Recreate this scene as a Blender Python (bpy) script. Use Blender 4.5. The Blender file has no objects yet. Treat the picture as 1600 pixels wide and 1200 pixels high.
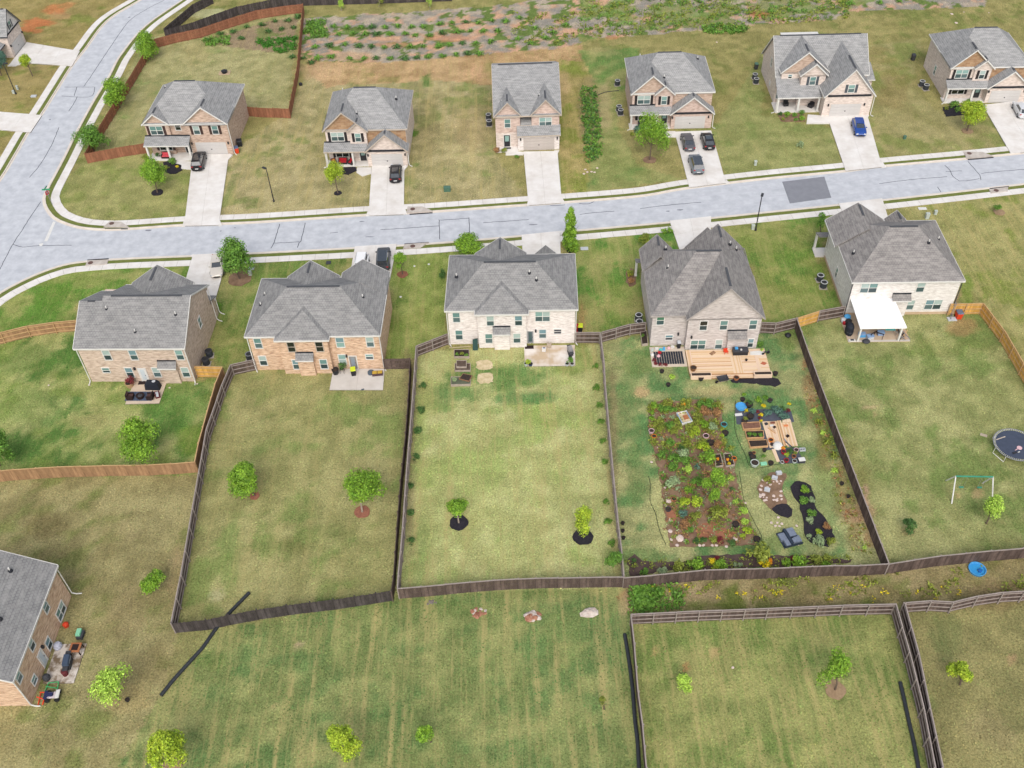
import bpy, math, random
import numpy as np
from mathutils import Vector, Matrix
from mathutils.geometry import tessellate_polygon

sc = bpy.context.scene
COL = sc.collection
rnd = random.Random(7)
R = math.radians

# ---------------------------------------------------------------- camera
F, HC = 1530.0, 84.0                       # focal length in photo pixels, drone height
ROLL = math.atan2(55, 1520)
PHI = math.atan(F / math.hypot(55, 1520))  # depression of the optical axis
cam = bpy.data.cameras.new('camera')
cam.sensor_fit = 'HORIZONTAL'; cam.sensor_width = 36; cam.lens = F / 1600 * 36
cam.clip_start = 1; cam.clip_end = 3000
cam_o = bpy.data.objects.new('camera', cam); COL.objects.link(cam_o)
cam_o.matrix_world = Matrix.Translation((0, 0, HC)) @ Matrix.Rotation(math.pi/2 - PHI, 4, 'X') @ Matrix.Rotation(-ROLL, 4, 'Z')
sc.camera = cam_o

# ---------------------------------------------------------------- sky, sun, exposure
SUN_EL, SUN_AZ = R(48), math.atan2(-0.02, -0.95)
w = bpy.data.worlds.new('World'); sc.world = w; w.use_nodes = True
nt = w.node_tree; nt.nodes.clear()
sky = nt.nodes.new('ShaderNodeTexSky'); sky.sky_type = 'NISHITA'; sky.sun_disc = False
sky.sun_elevation = SUN_EL; sky.sun_rotation = SUN_AZ
sky.air_density = 1.0; sky.dust_density = 4.0; sky.ozone_density = 1.0
bg = nt.nodes.new('ShaderNodeBackground'); bg.inputs[1].default_value = 0.15
ow = nt.nodes.new('ShaderNodeOutputWorld')
hs = nt.nodes.new('ShaderNodeHueSaturation'); hs.inputs['Saturation'].default_value = 0.5   # thin cloud greys the blue
nt.links.new(sky.outputs[0], hs.inputs['Color']); nt.links.new(hs.outputs[0], bg.inputs[0]); nt.links.new(bg.outputs[0], ow.inputs[0])
sun = bpy.data.lights.new('sun', 'SUN'); sun.energy = 0.55; sun.angle = R(30); sun.color = (1.0, 0.975, 0.94)
sun_o = bpy.data.objects.new('sun', sun); COL.objects.link(sun_o)
sd = Vector((math.sin(SUN_AZ)*math.cos(SUN_EL), math.cos(SUN_AZ)*math.cos(SUN_EL), math.sin(SUN_EL)))
sun_o.rotation_euler = sd.to_track_quat('Z', 'Y').to_euler()
sc.view_settings.view_transform = 'Standard'; sc.view_settings.look = 'None'
sc.view_settings.gamma = 1; sc.view_settings.use_curve_mapping = False
sc.view_settings.exposure = 0.57

# ---------------------------------------------------------------- survey helpers: a spot on the land from its bearing in the survey photo
def ray(px, py):
    u, v = px - 800.0, py - 600.0
    a = u*math.cos(ROLL) - v*math.sin(ROLL); b = u*math.sin(ROLL) + v*math.cos(ROLL)
    return (a/F, math.cos(PHI) - b/F*math.sin(PHI), -math.sin(PHI) - b/F*math.cos(PHI))
def G(px, py, z=0.0):
    d = ray(px, py); t = (z - HC)/d[2]
    return Vector((d[0]*t, d[1]*t, z))
def PX(X, Y, Z=0.0):                        # numpy friendly inverse of G
    Zc = Y*math.cos(PHI) - (Z - HC)*math.sin(PHI); up = Y*math.sin(PHI) + (Z - HC)*math.cos(PHI)
    a = F*X/Zc; b = -F*up/Zc
    return 800 + a*math.cos(ROLL) + b*math.sin(ROLL), 600 - a*math.sin(ROLL) + b*math.cos(ROLL)
def mpp(px, py):                            # metres per photo pixel, sideways, at that spot
    p = G(px, py); q = PX(p.x + 1, p.y); r = PX(p.x, p.y)
    return 1/math.hypot(q[0]-r[0], q[1]-r[1])
def upx(px, py):                            # photo pixels per metre of height
    p = G(px, py); return PX(p.x, p.y, 0)[1] - PX(p.x, p.y, 1.0)[1]

# ---------------------------------------------------------------- colours and materials
GAIN = 1.30
def lin(c): c = c/255.0; return c/12.92 if c <= 0.04045 else ((c+0.055)/1.055)**2.4
def C(r, g, b, k=GAIN): return tuple(min(0.85, lin(x)/k) for x in (r, g, b))
def CV(c): return C(*c, k=0.95)              # paint and brick of upright surfaces
MATS = {}
def nd(t, typ, **kw):
    n = t.nodes.new(typ)
    for k, v in kw.items(): setattr(n, k, v)
    return n
def mat(name, c1, c2=None, rough=0.85, scale=3.0, spec=0.2, metal=0.0, bump=0.0, bscale=None, detail=4.0,
        stretch=None, coord='Object', contrast=0.22, island=0.0, trans=0.0, coat=0.0):
    """principled material: two colours mixed by noise, optional bump, optional leaf translucency"""
    if name in MATS: return MATS[name]
    m = bpy.data.materials.new(name); m.use_nodes = True; MATS[name] = m
    t = m.node_tree; b = t.nodes['Principled BSDF']; L = t.links.new
    b.inputs['Roughness'].default_value = rough; b.inputs['Specular IOR Level'].default_value = spec
    b.inputs['Metallic'].default_value = metal; b.inputs['Coat Weight'].default_value = coat
    if c2 is None: c2 = tuple(min(0.9, x*0.86) for x in c1)
    tc = nd(t, 'ShaderNodeTexCoord'); mp = nd(t, 'ShaderNodeMapping')
    L(tc.outputs[coord], mp.inputs[0])
    if stretch: mp.inputs['Scale'].default_value = stretch
    nz = nd(t, 'ShaderNodeTexNoise'); nz.inputs['Scale'].default_value = scale; nz.inputs['Detail'].default_value = detail
    nz.inputs['Roughness'].default_value = 0.65
    L(mp.outputs[0], nz.inputs['Vector'])
    rp = nd(t, 'ShaderNodeValToRGB'); rp.color_ramp.elements[0].position = 0.5 - contrast; rp.color_ramp.elements[1].position = 0.5 + contrast
    rp.color_ramp.elements[0].color = (*c2, 1); rp.color_ramp.elements[1].color = (*c1, 1)
    L(nz.outputs['Fac'], rp.inputs[0]); col = rp.outputs[0]
    if island:
        ge = nd(t, 'ShaderNodeNewGeometry'); mr = nd(t, 'ShaderNodeMapRange')
        mr.inputs['To Min'].default_value = 1 - island; mr.inputs['To Max'].default_value = 1 + island
        L(ge.outputs['Random Per Island'], mr.inputs['Value'])
        mx = nd(t, 'ShaderNodeMix', data_type='RGBA', blend_type='MULTIPLY'); mx.inputs[0].default_value = 1
        L(col, mx.inputs['A']); L(mr.outputs[0], mx.inputs['B']); col = mx.outputs['Result']
    L(col, b.inputs['Base Color'])
    if bump:
        n2 = nd(t, 'ShaderNodeTexNoise'); n2.inputs['Scale'].default_value = bscale or scale*6; n2.inputs['Detail'].default_value = 3
        L(mp.outputs[0], n2.inputs['Vector'])
        bp = nd(t, 'ShaderNodeBump'); bp.inputs['Strength'].default_value = bump; bp.inputs['Distance'].default_value = 0.05
        L(n2.outputs['Fac'], bp.inputs['Height']); L(bp.outputs[0], b.inputs['Normal'])
    if trans:
        tl = nd(t, 'ShaderNodeBsdfTranslucent'); L(col, tl.inputs[0])
        ms = nd(t, 'ShaderNodeMixShader'); ms.inputs[0].default_value = trans
        L(b.outputs[0], ms.inputs[1]); L(tl.outputs[0], ms.inputs[2]); L(ms.outputs[0], t.nodes['Material Output'].inputs[0])
    return m
def uv_mat(name, c1, c2, c3, bw, bh, joint, n_scale, n_stretch, rough=0.9, mort=0.012, streak=0.5, bump=0.3):
    """coursed material (brick, shingle): brick texture in metres on the UV, mixed with patchy noise"""
    if name in MATS: return MATS[name]
    m = bpy.data.materials.new(name); m.use_nodes = True; MATS[name] = m
    t = m.node_tree; b = t.nodes['Principled BSDF']; L = t.links.new
    b.inputs['Roughness'].default_value = rough; b.inputs['Specular IOR Level'].default_value = 0.15
    tc = nd(t, 'ShaderNodeTexCoord')
    br = nd(t, 'ShaderNodeTexBrick'); br.inputs['Scale'].default_value = 1
    br.inputs['Color1'].default_value = (*c1, 1); br.inputs['Color2'].default_value = (*c2, 1); br.inputs['Mortar'].default_value = (*joint, 1)
    br.inputs['Brick Width'].default_value = bw; br.inputs['Row Height'].default_value = bh; br.inputs['Mortar Size'].default_value = mort
    br.inputs['Mortar Smooth'].default_value = 0.3
    L(tc.outputs['UV'], br.inputs['Vector'])
    mp = nd(t, 'ShaderNodeMapping'); mp.inputs['Scale'].default_value = (*n_stretch, 1); L(tc.outputs['UV'], mp.inputs[0])
    nz = nd(t, 'ShaderNodeTexNoise'); nz.inputs['Scale'].default_value = n_scale; nz.inputs['Detail'].default_value = 3; nz.inputs['Roughness'].default_value = 0.6
    L(mp.outputs[0], nz.inputs['Vector'])
    rp = nd(t, 'ShaderNodeValToRGB'); rp.color_ramp.elements[0].position = 0.40; rp.color_ramp.elements[1].position = 0.66
    rp.color_ramp.elements[0].color = (0, 0, 0, 1); rp.color_ramp.elements[1].color = (1, 1, 1, 1); L(nz.outputs['Fac'], rp.inputs[0])
    mu = nd(t, 'ShaderNodeMath', operation='MULTIPLY'); mu.inputs[1].default_value = streak; L(rp.outputs[0], mu.inputs[0])
    mx = nd(t, 'ShaderNodeMix', data_type='RGBA'); L(mu.outputs[0], mx.inputs[0]); L(br.outputs['Color'], mx.inputs['A']); mx.inputs['B'].default_value = (*c3, 1)
    n3 = nd(t, 'ShaderNodeTexNoise'); n3.inputs['Scale'].default_value = 0.25; n3.inputs['Detail'].default_value = 2; L(tc.outputs['UV'], n3.inputs['Vector'])
    mr = nd(t, 'ShaderNodeMapRange'); mr.inputs['From Min'].default_value = 0.3; mr.inputs['From Max'].default_value = 0.7; mr.inputs['To Min'].default_value = 0.93; mr.inputs['To Max'].default_value = 1.06
    L(n3.outputs['Fac'], mr.inputs['Value'])
    m2 = nd(t, 'ShaderNodeMix', data_type='RGBA', blend_type='MULTIPLY'); m2.inputs[0].default_value = 1; L(mx.outputs['Result'], m2.inputs['A']); L(mr.outputs[0], m2.inputs['B'])
    L(m2.outputs['Result'], b.inputs['Base Color'])
    bp = nd(t, 'ShaderNodeBump'); bp.inputs['Strength'].default_value = bump; bp.inputs['Distance'].default_value = 0.02
    L(br.outputs['Fac'], bp.inputs['Height']); bp.invert = True; L(bp.outputs[0], b.inputs['Normal'])
    return m
def brick_mat(name, c1, c2, c3): return uv_mat(name, CV(c1), CV(c2), CV(c3), 0.40, 0.13, C(205, 195, 185), 1.6, (0.8, 3.2), streak=0.75)
def roof_mat(name, c1, c2, c3): return uv_mat(name, C(*c1), C(*c2), C(*c3), 0.33, 0.29, C(104, 104, 106), 1.15, (0.75, 1.9), mort=0.02, streak=0.6, bump=0.35)

# ---------------------------------------------------------------- mesh builder
class MB:
    def __init__(s): s.v = []; s.f = []
    def add(s, vs, fs):
        o = len(s.v); s.v += [tuple(p) for p in vs]; s.f += [tuple(i+o for i in f) for f in fs]; return s
    def box(s, x0, x1, y0, y1, z0, z1):
        return s.add([(x0,y0,z0),(x1,y0,z0),(x1,y1,z0),(x0,y1,z0),(x0,y0,z1),(x1,y0,z1),(x1,y1,z1),(x0,y1,z1)],
                     [(0,3,2,1),(4,5,6,7),(0,1,5,4),(1,2,6,5),(2,3,7,6),(3,0,4,7)])
    def obox(s, cx, cy, z0, z1, lx, ly, a=0.0):
        c, n = math.cos(a), math.sin(a); q = []
        for z in (z0, z1):
            for dx, dy in ((-1,-1),(1,-1),(1,1),(-1,1)):
                q.append((cx + dx*lx/2*c - dy*ly/2*n, cy + dx*lx/2*n + dy*ly/2*c, z))
        return s.add(q, [(0,3,2,1),(4,5,6,7),(0,1,5,4),(1,2,6,5),(2,3,7,6),(3,0,4,7)])
    def prism(s, pts, z0, z1):                        # vertical prism on any simple outline
        n = len(pts)
        if sum(pts[i][0]*pts[(i+1)%n][1] - pts[(i+1)%n][0]*pts[i][1] for i in range(n)) < 0: pts = pts[::-1]
        tri = tessellate_polygon([[Vector((p[0], p[1], 0)) for p in pts]])
        fix = []
        for a, b, c in tri:
            A, B_, C_ = pts[a], pts[b], pts[c]
            fix.append((a,b,c) if (B_[0]-A[0])*(C_[1]-A[1]) - (C_[0]-A[0])*(B_[1]-A[1]) > 0 else (a,c,b))
        vs = [(p[0],p[1],z0) for p in pts] + [(p[0],p[1],z1) for p in pts]
        return s.add(vs, [(c,b,a) for a,b,c in fix] + [(a+n,b+n,c+n) for a,b,c in fix] + [(i,(i+1)%n,(i+1)%n+n,i+n) for i in range(n)])
    def wallprism(s, pts, y0, y1):                    # outline in x,z pushed through from y0 to y1
        n = len(pts)
        vs = [(p[0],y0,p[1]) for p in pts] + [(p[0],y1,p[1]) for p in pts]
        return s.add(vs, [tuple(range(n)), tuple(range(2*n-1, n-1, -1))] + [((i+1)%n, i, i+n, (i+1)%n+n) for i in range(n)])
    def wallprism_x(s, pts, x0, x1):                  # outline in y,z pushed through from x0 to x1
        n = len(pts)
        vs = [(x0,p[0],p[1]) for p in pts] + [(x1,p[0],p[1]) for p in pts]
        return s.add(vs, [tuple(range(n-1,-1,-1)), tuple(range(n, 2*n))] + [(i, (i+1)%n, (i+1)%n+n, i+n) for i in range(n)])
    def slab(s, pts, t):                              # roof plane: top polygon with thickness downwards
        n = len(pts)
        vs = [tuple(p) for p in pts] + [(p[0],p[1],p[2]-t) for p in pts]
        return s.add(vs, [tuple(range(n)), tuple(range(2*n-1, n-1, -1))] + [((i+1)%n, i, i+n, (i+1)%n+n) for i in range(n)])
    def trim(s, p, q, h=0.2, t=0.05, dz=0.02):        # fascia strip under the edge p-q, pushed outwards to the right of p->q
        p, q = Vector(p), Vector(q); d = (q-p); o = Vector((d.y, -d.x, 0))
        if o.length < 1e-6: return s
        o = o.normalized()*t; up = Vector((0,0,dz)); dn = Vector((0,0,-h))
        vs = [p+dn, q+dn, q+dn+o, p+dn+o, p+up, q+up, q+up+o, p+up+o]
        return s.add(vs, [(0,1,2,3),(4,7,6,5),(0,4,5,1),(1,5,6,2),(2,6,7,3),(3,7,4,0)])
    def tube(s, path, r, n=6, cap=True):
        path = [Vector(p) for p in path]; rings = []
        for i, p in enumerate(path):
            d = (path[min(i+1, len(path)-1)] - path[max(i-1, 0)]).normalized()
            a = d.cross(Vector((0,0,1)) if abs(d.z) < 0.9 else Vector((1,0,0))).normalized(); b = d.cross(a)
            rr = r[i] if isinstance(r, (list, tuple)) else r
            rings.append([p + a*rr*math.cos(2*math.pi*k/n) + b*rr*math.sin(2*math.pi*k/n) for k in range(n)])
        vs = [q for g in rings for q in g]; fs = []
        for i in range(len(path)-1):
            for k in range(n): fs.append((i*n+k, i*n+(k+1)%n, (i+1)*n+(k+1)%n, (i+1)*n+k))
        if cap: fs += [tuple(range(n-1,-1,-1)), tuple(range((len(path)-1)*n, len(path)*n))]
        return s.add(vs, fs)
    def lathe(s, prof, n=14, x=0.0, y=0.0, sx=1.0, sy=1.0):
        m = len(prof); vs = []; fs = []
        for r, z in prof:
            for k in range(n): vs.append((x + sx*r*math.cos(2*math.pi*k/n), y + sy*r*math.sin(2*math.pi*k/n), z))
        for i in range(m-1):
            for k in range(n): fs.append((i*n+k, i*n+(k+1)%n, (i+1)*n+(k+1)%n, (i+1)*n+k))
        fs += [tuple(range(n-1,-1,-1)), tuple(range((m-1)*n, m*n))]
        return s.add(vs, fs)
    def data(s, name, m, smooth=False):
        me = bpy.data.meshes.new(name); me.from_pydata(s.v, [], s.f)
        uv = me.uv_layers.new(name='UVMap'); vv = s.v; out = []
        for p in me.polygons:                          # metric box-mapped UV: across the face and up the face
            nx, ny, nz = p.normal
            h = math.hypot(nx, ny)
            if h < 0.08: tx, ty, tz, bx, by, bz = 1, 0, 0, 0, 1, 0
            else:
                tx, ty, tz = -ny/h, nx/h, 0.0
                bx, by, bz = ny*tz - nz*ty, nz*tx - nx*tz, nx*ty - ny*tx
            for vi in p.vertices:
                x, y, z = vv[vi]; out += [x*tx + y*ty + z*tz, x*bx + y*by + z*bz]
        uv.data.foreach_set('uv', out)
        if smooth: me.polygons.foreach_set('use_smooth', [True]*len(me.polygons))
        if m: me.materials.append(m)
        return me
    def make(s, name, m, parent=None, loc=(0,0,0), rz=0.0, smooth=False, kind=None):
        return inst(name, s.data(name, m, smooth), parent, loc, rz, kind)
def inst(name, me, parent=None, loc=(0,0,0), rz=0.0, kind=None, scale=None):
    o = bpy.data.objects.new(name, me); COL.objects.link(o); o.parent = parent
    o.location = loc; o.rotation_euler = (0, 0, rz)
    if scale: o.scale = scale
    if kind: o['kind'] = kind
    return o
def tag(o, label, cat, group=None):
    o['label'] = label; o['category'] = cat
    if group: o['group'] = group
    return o
def thing(name, label, cat, loc=(0,0,0), rz=0.0, group=None):
    o = bpy.data.objects.new(name, None); COL.objects.link(o); o.empty_display_size = 0.3
    o.location = loc; o.rotation_euler = (0, 0, rz)
    return tag(o, label, cat, group)
KIDS = {}
def copy_tree(o, loc, rz, label=None, group=None):
    if not KIDS:
        for q in bpy.data.objects:
            if q.parent: KIDS.setdefault(q.parent.name, []).append(q)
    def rec(a, par):
        c = a.copy(); COL.objects.link(c); c.parent = par
        for ch in KIDS.get(a.name, []): rec(ch, c)
        return c
    c = rec(o, None); c.location = loc; c.rotation_euler = (0, 0, rz)
    if label: c['label'] = label
    if group: c['group'] = group
    return c

# common materials
M_WHITE = mat('white_paint', C(238,236,230), C(222,220,214), 0.6, 2.0)
M_BLACK = mat('black_metal', (0.018,0.018,0.02), (0.03,0.03,0.034), 0.5, 5.0, 0.4)
M_DKGREY = mat('dark_grey', (0.06,0.063,0.07), (0.04,0.04,0.046), 0.7, 5.0)
M_GREY = mat('grey_plastic', C(150,152,155), C(130,132,136), 0.6, 4.0)
M_SCREEN = mat('screened_glass', C(84,108,108), C(66,86,88), 0.30, 1.2, 0.5)
M_GLASS = mat('window_glass', C(158,192,184), C(136,172,166), 0.12, 0.7, 0.6)  # pale teal puts reflection and blinds into the pane colour
M_DGLASS = mat('dark_glass', C(44,52,46), C(34,40,38), 0.10, 1.0, 0.6)
M_CONC = mat('concrete', C(248,245,240), C(222,215,206), 0.95, 0.45, 0.1, bump=0.15, bscale=25, detail=6, coord='Object')
M_JOINT = mat('concrete_bed', C(190,182,172), C(170,162,152), 0.95, 2.0)
M_WOOD_NEW = mat('new_pine_board', C(222,178,116), C(196,146,88), 0.85, 1.4, stretch=(1,1,6), coord='Object')
M_WOOD_RED = mat('red_stained_board', CV((150,102,78)), CV((122,82,62)), 0.9, 1.6, stretch=(4,4,0.6), island=0.2)
M_WOOD_TAN = mat('tan_cedar_board', CV((166,132,98)), CV((136,106,78)), 0.9, 1.6, stretch=(4,4,0.6), island=0.2)
M_WOOD_GREY = mat('weathered_board', CV((104,90,83)), CV((72,59,54)), 0.95, 1.6, stretch=(4,4,0.6), island=0.34)
M_WOOD_DARK = mat('dark_weathered_board', CV((84,78,76)), CV((56,50,50)), 0.95, 1.6, stretch=(4,4,0.6), island=0.38)
M_WOOD_GOLD = mat('golden_pine_board', CV((206,164,90)), CV((180,136,68)), 0.9, 1.6, stretch=(4,4,0.6), island=0.2)
M_CAP_GREY = mat('weathered_rail', C(176,164,156), C(150,138,130), 0.95, 2.0)
M_CAP_TAN = mat('tan_rail', C(214,180,132), C(190,152,106), 0.9, 2.0)
# ================================================================ GROUND
def vnoise(x, y, sc_, seed):
    rs = np.random.RandomState(seed); T = rs.rand(256, 256)
    u, v = x/sc_, y/sc_; i, j = np.floor(u).astype(int), np.floor(v).astype(int)
    fu, fv = u-i, v-j; fu = fu*fu*(3-2*fu); fv = fv*fv*(3-2*fv)
    g = lambda a, b: T[a & 255, b & 255]
    return (g(i,j)*(1-fu) + g(i+1,j)*fu)*(1-fv) + (g(i,j+1)*(1-fu) + g(i+1,j+1)*fu)*fv
def fbm(x, y, s, seed, o=4):
    r = 0; a = 0.5; t = 0
    for k in range(o): r = r + a*vnoise(x + 17.3*k, y - 9.1*k, s/2**k, seed+k); t += a; a *= 0.55
    return r/t
def inpoly(px, py, poly):
    c = np.zeros(px.shape, bool); n = len(poly)
    for i in range(n):
        x0, y0 = poly[i]; x1, y1 = poly[(i+1) % n]
        if y0 == y1: continue
        c ^= ((y0 > py) != (y1 > py)) & (px < (x1-x0)*(py-y0)/(y1-y0) + x0)
    return c
xs = np.concatenate([np.linspace(-900,-118,10), np.arange(-112,112.1,0.45), np.linspace(118,900,10)])
ys = np.concatenate([np.linspace(-300,24,8), np.arange(29,214,0.45), np.linspace(222,1500,12)])
GX, GY = np.meshgrid(xs, ys); gx, gy = GX.ravel(), GY.ravel()
qx, qy = PX(gx, gy)
far = (gy < 5) | (np.abs(gx) > 115) | (gy > 216)
jx = qx + 7*(fbm(gx,gy,3,91)-0.5); jy = qy + 7*(fbm(gx,gy,3,92)-0.5)
def c3(r, g, b): return np.array([lin(r), lin(g), lin(b)])/GAIN
N = len(gx)
n1 = fbm(gx,gy,14,1); n2 = fbm(gx,gy,5,2); n3_ = fbm(gx,gy,1.6,3,3)
col = np.tile(c3(152,146,92), (N,1)); strk = np.zeros(N)
def blend(mask, c, k=1.0):
    global col
    k = (mask*k)[:,None] if not np.isscalar(mask) else mask
    col = col*(1-k) + np.asarray(c)[None,:]*k
def sstep(a, lo, hi): t = np.clip((a-lo)/(hi-lo), 0, 1); return t*t*(3-2*t)
def region(poly, ca, cb, cg=None, gk=0.5, st=0.0, lo=0.35, hi=0.65, s=1.0):
    """lawn: mixes colour ca and cb by broad noise; cg = lusher clumps over a share gk"""
    m = inpoly(jx, jy, poly)
    if not m.any(): return
    t = sstep(0.22*n1 + 0.36*n2 + 0.42*n3_, lo, hi)[:,None]
    c = c3(*ca)*(1-t) + c3(*cb)*t
    if cg is not None:
        g = (sstep(0.5*fbm(gx+40,gy,7,5) + 0.5*fbm(gx,gy+30,1.9,6), 0.62-0.3*gk, 0.72-0.2*gk))[:,None]
        c = c*(1-g) + c3(*cg)*g
    col[m] = c[m]; strk[m] = st
# big fields first
region([(-300,-400),(1900,-400),(1900,700),(-300,700)], (150,142,86), (162,150,96), (128,132,72), 0.35, 0.35)
region([(-300,690),(320,690),(280,980),(250,1100),(180,1210),(-300,1210)], (150,138,92), (164,152,104), (130,132,76), 0.4, 0.25)           # beside the lower left house
region([(180,1210),(250,1090),(330,985),(612,930),(985,910),(985,960),(1005,1210)], (126,138,80), (152,152,94), (108,130,74), 0.55, 0.9)       # big mown field
region([(985,960),(1400,945),(1462,1210),(1005,1210)], (140,146,84), (158,156,94), (120,136,72), 0.4, 0.9)
region([(1412,950),(1700,900),(1700,1210),(1470,1210)], (138,132,84), (152,142,92), (120,130,76), 0.4, 0.2)
region([(980,910),(1390,885),(1700,850),(1700,920),(1410,945),(985,962)], (142,128,84), (164,146,104), (112,120,58), 0.45, 0.0)                # weedy strip between the fences
region([(-200,545),(115,512),(300,595),(345,590),(305,740),(-200,750)], (130,148,72), (168,166,104), (92,124,58), 0.45, 0.15)               # left back yard
region([(385,570),(640,565),(615,935),(270,985),(345,600)], (152,148,92), (166,158,104), (132,142,80), 0.40, 0.45)                      # second back yard
region([(650,545),(940,540),(975,915),(620,930)], (178,178,112), (190,186,126), (162,172,100), 0.4, 0.85)                               # central back yard
region([(940,530),(1250,500),(1389,885),(975,910)], (156,158,104), (178,172,116), (104,136,80), 0.62, 0.1)                                # garden yard
region([(1250,495),(1540,480),(1660,700),(1660,860),(1389,885)], (148,150,92), (168,164,108), (124,138,76), 0.45, 0.15)                   # trampoline yard
# strips between the houses, road side
S_ = [(-100,560),(-60,520),(0,470),(62,432),(135,415),(300,405),(555,390),(800,376),(1045,350),(1307,326),(1600,292)]
region(S_[:6]+[(352,400),(300,480),(120,470),(115,505),(0,525),(-100,540)], (132,150,72), (156,156,90), (104,140,58), 0.55, 0.3)
region([(352,400),(550,388),(612,430),(600,560),(385,565),(345,585),(320,500)], (136,146,78), (156,152,92), (112,134,64), 0.5, 0.6)
region([(612,385),(815,374),(880,400),(700,420),(697,530),(645,560),(605,560),(612,440)], (134,150,72), (158,162,92), (108,132,60), 0.45, 0.6)
region([(875,370),(1060,350),(1070,390),(1000,400),(1005,505),(940,525),(900,520),(895,400)], (132,150,74), (156,154,92), (96,138,58), 0.45, 0.6)
region([(1110,345),(1310,325),(1310,345),(1275,400),(1318,485),(1245,500),(1190,505),(1180,420),(1110,370)], (132,146,72), (152,150,88), (106,134,60), 0.5, 0.5)
region([(1385,316),(1700,280),(1700,640),(1600,560),(1540,475),(1500,440),(1420,340)], (156,152,92), (170,160,104), (136,142,72), 0.35, 0.95)
# upper row lawns
region([(230,60),(470,8),(450,175),(380,185),(222,235),(132,235),(160,190)], (158,154,100), (176,166,116), (142,150,90), 0.25, 0.4)
region([(86,300),(132,250),(222,240),(300,243),(292,350),(150,355),(95,335)], (154,152,92), (166,160,102), (140,146,80), 0.35, 0.2)
region([(357,243),(450,175),(480,115),(770,110),(775,240),(826,318),(640,335),(630,265),(480,240),(575,270),(575,330),(345,345)], (160,150,102), (182,166,120), (140,144,86), 0.30, 0.9)
region([(480,85),(780,75),(910,70),(910,100),(765,135),(700,125),(510,135),(480,110)], (184,148,104), (200,164,120), (158,140,88), 0.25, 0.7)
region([(872,90),(925,100),(925,300),(876,310)], (158,146,84), (180,158,104), (136,142,66), 0.4, 0.6)
region([(905,80),(1000,75),(965,200),(1000,260),(1070,280),(920,300),(930,130)], (140,146,84), (160,156,98), (112,138,72), 0.5, 0.2)
region([(1110,210),(1200,70),(1190,180),(1300,200),(1318,255),(1140,285)], (146,148,88), (160,156,100), (132,142,80), 0.4, 0.3)
region([(1355,70),(1440,60),(1425,130),(1470,180),(1540,165),(1575,230),(1380,258),(1355,190)], (156,148,94), (168,156,106), (138,142,80), 0.4, 0.3)
region([(-200,-200),(222,0),(110,120),(0,260),(-200,400)], (158,142,86), (170,150,98), (134,136,70), 0.4, 0.15)
# planted bank: pine straw, clay and weed cloth
bank = [(472,28),(620,20),(800,8),(900,-20),(1540,-40),(1540,10),(1330,18),(1300,30),(1150,40),(1010,55),(930,60),(880,75),(800,80),(640,95),(560,98),(470,92)]
m = inpoly(jx, jy, bank); t = n3_; a = fbm(gx,gy,4,21)
k_ = sstep(t,.35,.65)[:,None]; bc = c3(184,166,144)*k_ + c3(164,154,140)*(1-k_)
k_ = (sstep(a,.46,.60)*sstep(t,.34,.52))[:,None]*.85; bc = bc*(1-k_) + c3(208,160,126)*k_
bc = np.where((fbm(gx,gy,2.2,23) > 0.60)[:,None], c3(110,128,66), bc); col[m] = bc[m]; strk[m] = 0
right_bank = inpoly(jx, jy, [(905,-60),(1540,-60),(1330,14),(1150,36),(1000,48),(905,66)])
g = (sstep(fbm(gx,gy,4,31),0.40,0.52)*right_bank)[:,None]; gc = np.where((n3_ > 0.5)[:,None], c3(124,144,74), c3(150,152,90)); col = col*(1-g*.8) + gc*g*.8
for poly in ([(320,62),(400,40),(465,25),(462,60),(440,82),(400,78),(350,72)],):
    m = inpoly(jx, jy, poly); col[m] = np.where((n2 > 0.5)[:,None], c3(160,138,108), c3(128,132,80))[m]
def blob(px, py, rx, ry, c, k=1.0, soft=0.55, nz=0.5):
    d = np.sqrt(((qx-px)/rx)**2 + ((qy-py)/ry)**2) + nz*(fbm(gx,gy,1.5,int(px)%97+100,3)-0.5)*2
    global col
    a = ((1-sstep(d, soft, 1.0))*k)[:,None]; col = col*(1-a) + c3(*c)*a
ORG = (206,128,82)
for b in [(62,35,30,8,ORG,.95),(85,15,22,10,ORG,.8),(45,45,14,6,ORG,.9),(105,8,14,6,ORG,.5),(95,25,20,7,(190,150,105),.6),(58,48,10,5,ORG,.8)]: blob(*b)
for b in [(745,112,16,14,(214,170,128),.8),(540,88,70,8,(206,164,122),.6),(700,60,60,6,(208,150,112),.7),(610,70,40,5,(206,152,112),.7),(1185,22,20,6,(204,128,86),.8),(955,58,16,4,(204,140,100),.7),
          (880,130,14,22,(206,172,124),.6),(815,110,40,10,(190,150,104),.5),(500,110,40,16,(204,168,126),.6),(666,125,12,15,(98,128,62),.85),(647,209,9,7,(92,130,46),.9),(648,258,10,5,(100,134,56),.6),
          (735,205,30,50,(184,160,116),.5),(720,250,30,30,(196,178,128),.5),(560,170,30,60,(170,158,108),.2),(670,200,20,60,(140,126,84),.45),(1340,90,60,26,(160,140,88),.5),(1398,140,30,40,(140,116,72),.4),(1420,180,30,16,(130,120,72),.3),
          (960,95,30,20,(112,138,74),.6),(940,80,30,10,(170,160,106),.5),(945,170,16,50,(178,160,116),.7),(920,180,22,62,(150,134,96),.8),
          (325,22,44,10,(188,184,136),.85),(310,85,26,22,(178,162,110),.5),(440,110,14,40,(170,160,112),.4)]: blob(*b)
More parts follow.
